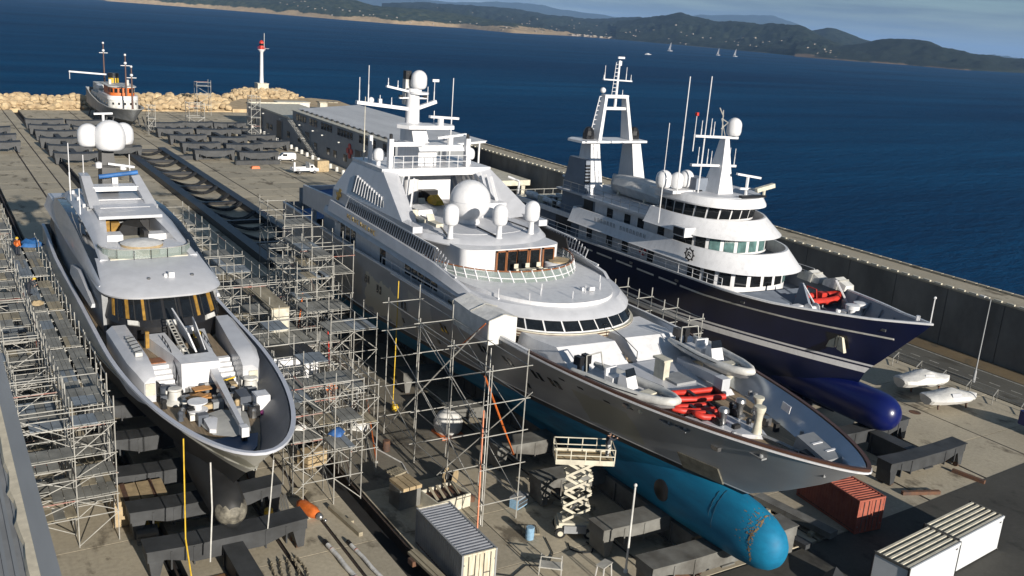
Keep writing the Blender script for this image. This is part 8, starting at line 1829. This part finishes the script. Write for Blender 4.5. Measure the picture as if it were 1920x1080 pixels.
tube_part('painted_diagonal', tw, (29.6, 48.4, .1), (31.2, 51.2, 7.6), .06, 'orange'); tube_part('painted_diagonal', tw, (33.2, 50.2, 4.4), (33.4, 55.0, 8.4), .07, 'orange'); tube_part('painted_diagonal', tw, (33.1, 58.3, 9.6), (33.3, 55.2, 12.3), .05, 'orange')
# orange raking shores near the grey yacht quarter
for x0, y0, z0, x1, y1, z1, lab in ((27.2,77.0,4.6,28.6,79.5,8.2,'short orange raking tube high in the scaffold by the grey yacht quarter'), (27.6,60.3,.3,31.4,71.0,.7,'long red tube lying low across the paving between the yachts')):
    t = thing('raking_tube', lab, 'tube', (x0, y0, 0)); tube_part('tube', t, (x0,y0,z0), (x1,y1,z1), .07, 'orange'); tube_part('clamp', t, (x0,y0,z0-.15), (x0,y0,z0+.15), .12, 'galv')
solo('yellow_strap', MB().path([(33.55,70.1,11.4),(33.5,70.1,5),(33.4,70.0,.4),(33.7,69.5,.2),(33.2,69.0,.15)], .05, 5).ball((33.4,69.6,.2), .35, 6), 'yellow', 'long yellow strap hanging down the side of the grey yacht to the paving', 'strap')
t = thing('orange_skip', 'small orange skip hanging by a red hoist rope at the scaffold between the yachts', 'skip', (29.0, 73.5, 0)); obj('bucket', MB().hexa([(-.5,-.4,1.2),(.5,-.4,1.2),(.5,.4,1.2),(-.5,.4,1.2)], [(-.65,-.5,2.0),(.65,-.5,2.0),(.65,.5,2.0),(-.65,.5,2.0)]), 'orange', t, None, True); obj('hoist_rope', MB().tube((0,0,2.0),(-.3,0,6.8),.05,5), 'red', t, None, True); obj('stand', MB().box(-.4,-.3,0,.4,.3,1.2), 'rust', t, None, True)
# sheeted work tent on the grey yacht's side deck
t = thing('work_tent', 'white plastic sheeted work tent on the port side deck of the grey yacht', 'tent', (34.6, 57.4, 10.1))
obj('sheet', MB().loft([[(-1.1,-2.4,.6),(1.2,-2.4,.6),(1.2,-2.4,2.5),(.1,-2.4,2.75),(-1.1,-2.4,2.4)],[(-1.15,0,.6),(1.2,0,.6),(1.2,0,2.45),(0,0,2.65),(-1.2,0,2.35)],[(-1.1,3.0,.6),(1.2,3.0,.6),(1.2,3.0,2.6),(.1,3.0,2.9),(-1.1,3.0,2.5)]]), 'fabric', t, 20, True)
for y in (-2.4, .3, 3.0): obj('hoop', MB().path([(-1.13,y,0),(-1.13,y,2.42),(.1,y,2.8),(1.2,y,2.5)], .04, 4), 'galv', t, None, True)
# small tower between the grey and navy yachts
st_ = thing('small_scaffold', 'small scaffold ladder tower with a plank deck between the grey and navy yachts', 'scaffold', (50.2, 55, 0))
for x in (49.6, 51.0):
    for y in (52.0, 55.0, 58.2, 61.4): tube_part('standard', st_, (x,y,0), (x,y,12.6 if y > 53 else 12.2), .042)
for y in (52.0, 55.0, 58.2, 61.4):
    for z in (3, 6, 9.6, 10.6, 11.8): tube_part('ledger', st_, (49.4,y,z), (51.2,y,z), .038)
for x in (49.6, 51.0):
    for z in (9.6, 10.9, 11.8): tube_part('ledger', st_, (x,51.8,z), (x,61.6,z), .038)
for k in range(3): 
    for c in (53.5, 56.6, 59.8): board(st_, (49.9+k*.42, c, 9.72), (.4, 3.0, .05))
# lighter frames at the far end of the yard
scaffold('pale access tower by the old steamer bow at the far yard', [49.0, 50.6], [246, 248.4], [2, 4, 6], [(1,1),(2,1)], .5, True, None, 61, r=.06)
scaffold('pale scaffold tower far off in front of the shed end', [70.0, 72.2], [232, 235], [2, 4, 6, 8, 10], [(2,1)], .6, True, None, 62, r=.06)
scaffold('low far scaffold frame among the cradles right of the steamer', [62.5, 66.5], [262, 266], [2.5, 5], [], .7, True, None, 63, r=.07)
scaffold('thin scaffold tower far off standing before the rock breakwater', [71.0, 75.0], [288, 291], [3, 6, 8.5], [(2,1)], .5, True, None, 64, r=.06)
# workers on the scaffolds
person('worker in orange with a yellow helmet standing on the scaffold walkway at left', (7.6, 100.5, 7.95), rad(150), 'orange', 'navycloth', 'yellow', 'stand')
person('worker with a yellow helmet bending on the walkway beside the silver roof', (7.3, 87.8, 7.55), rad(60), 'navycloth', 'navycloth', 'yellow', 'bend')
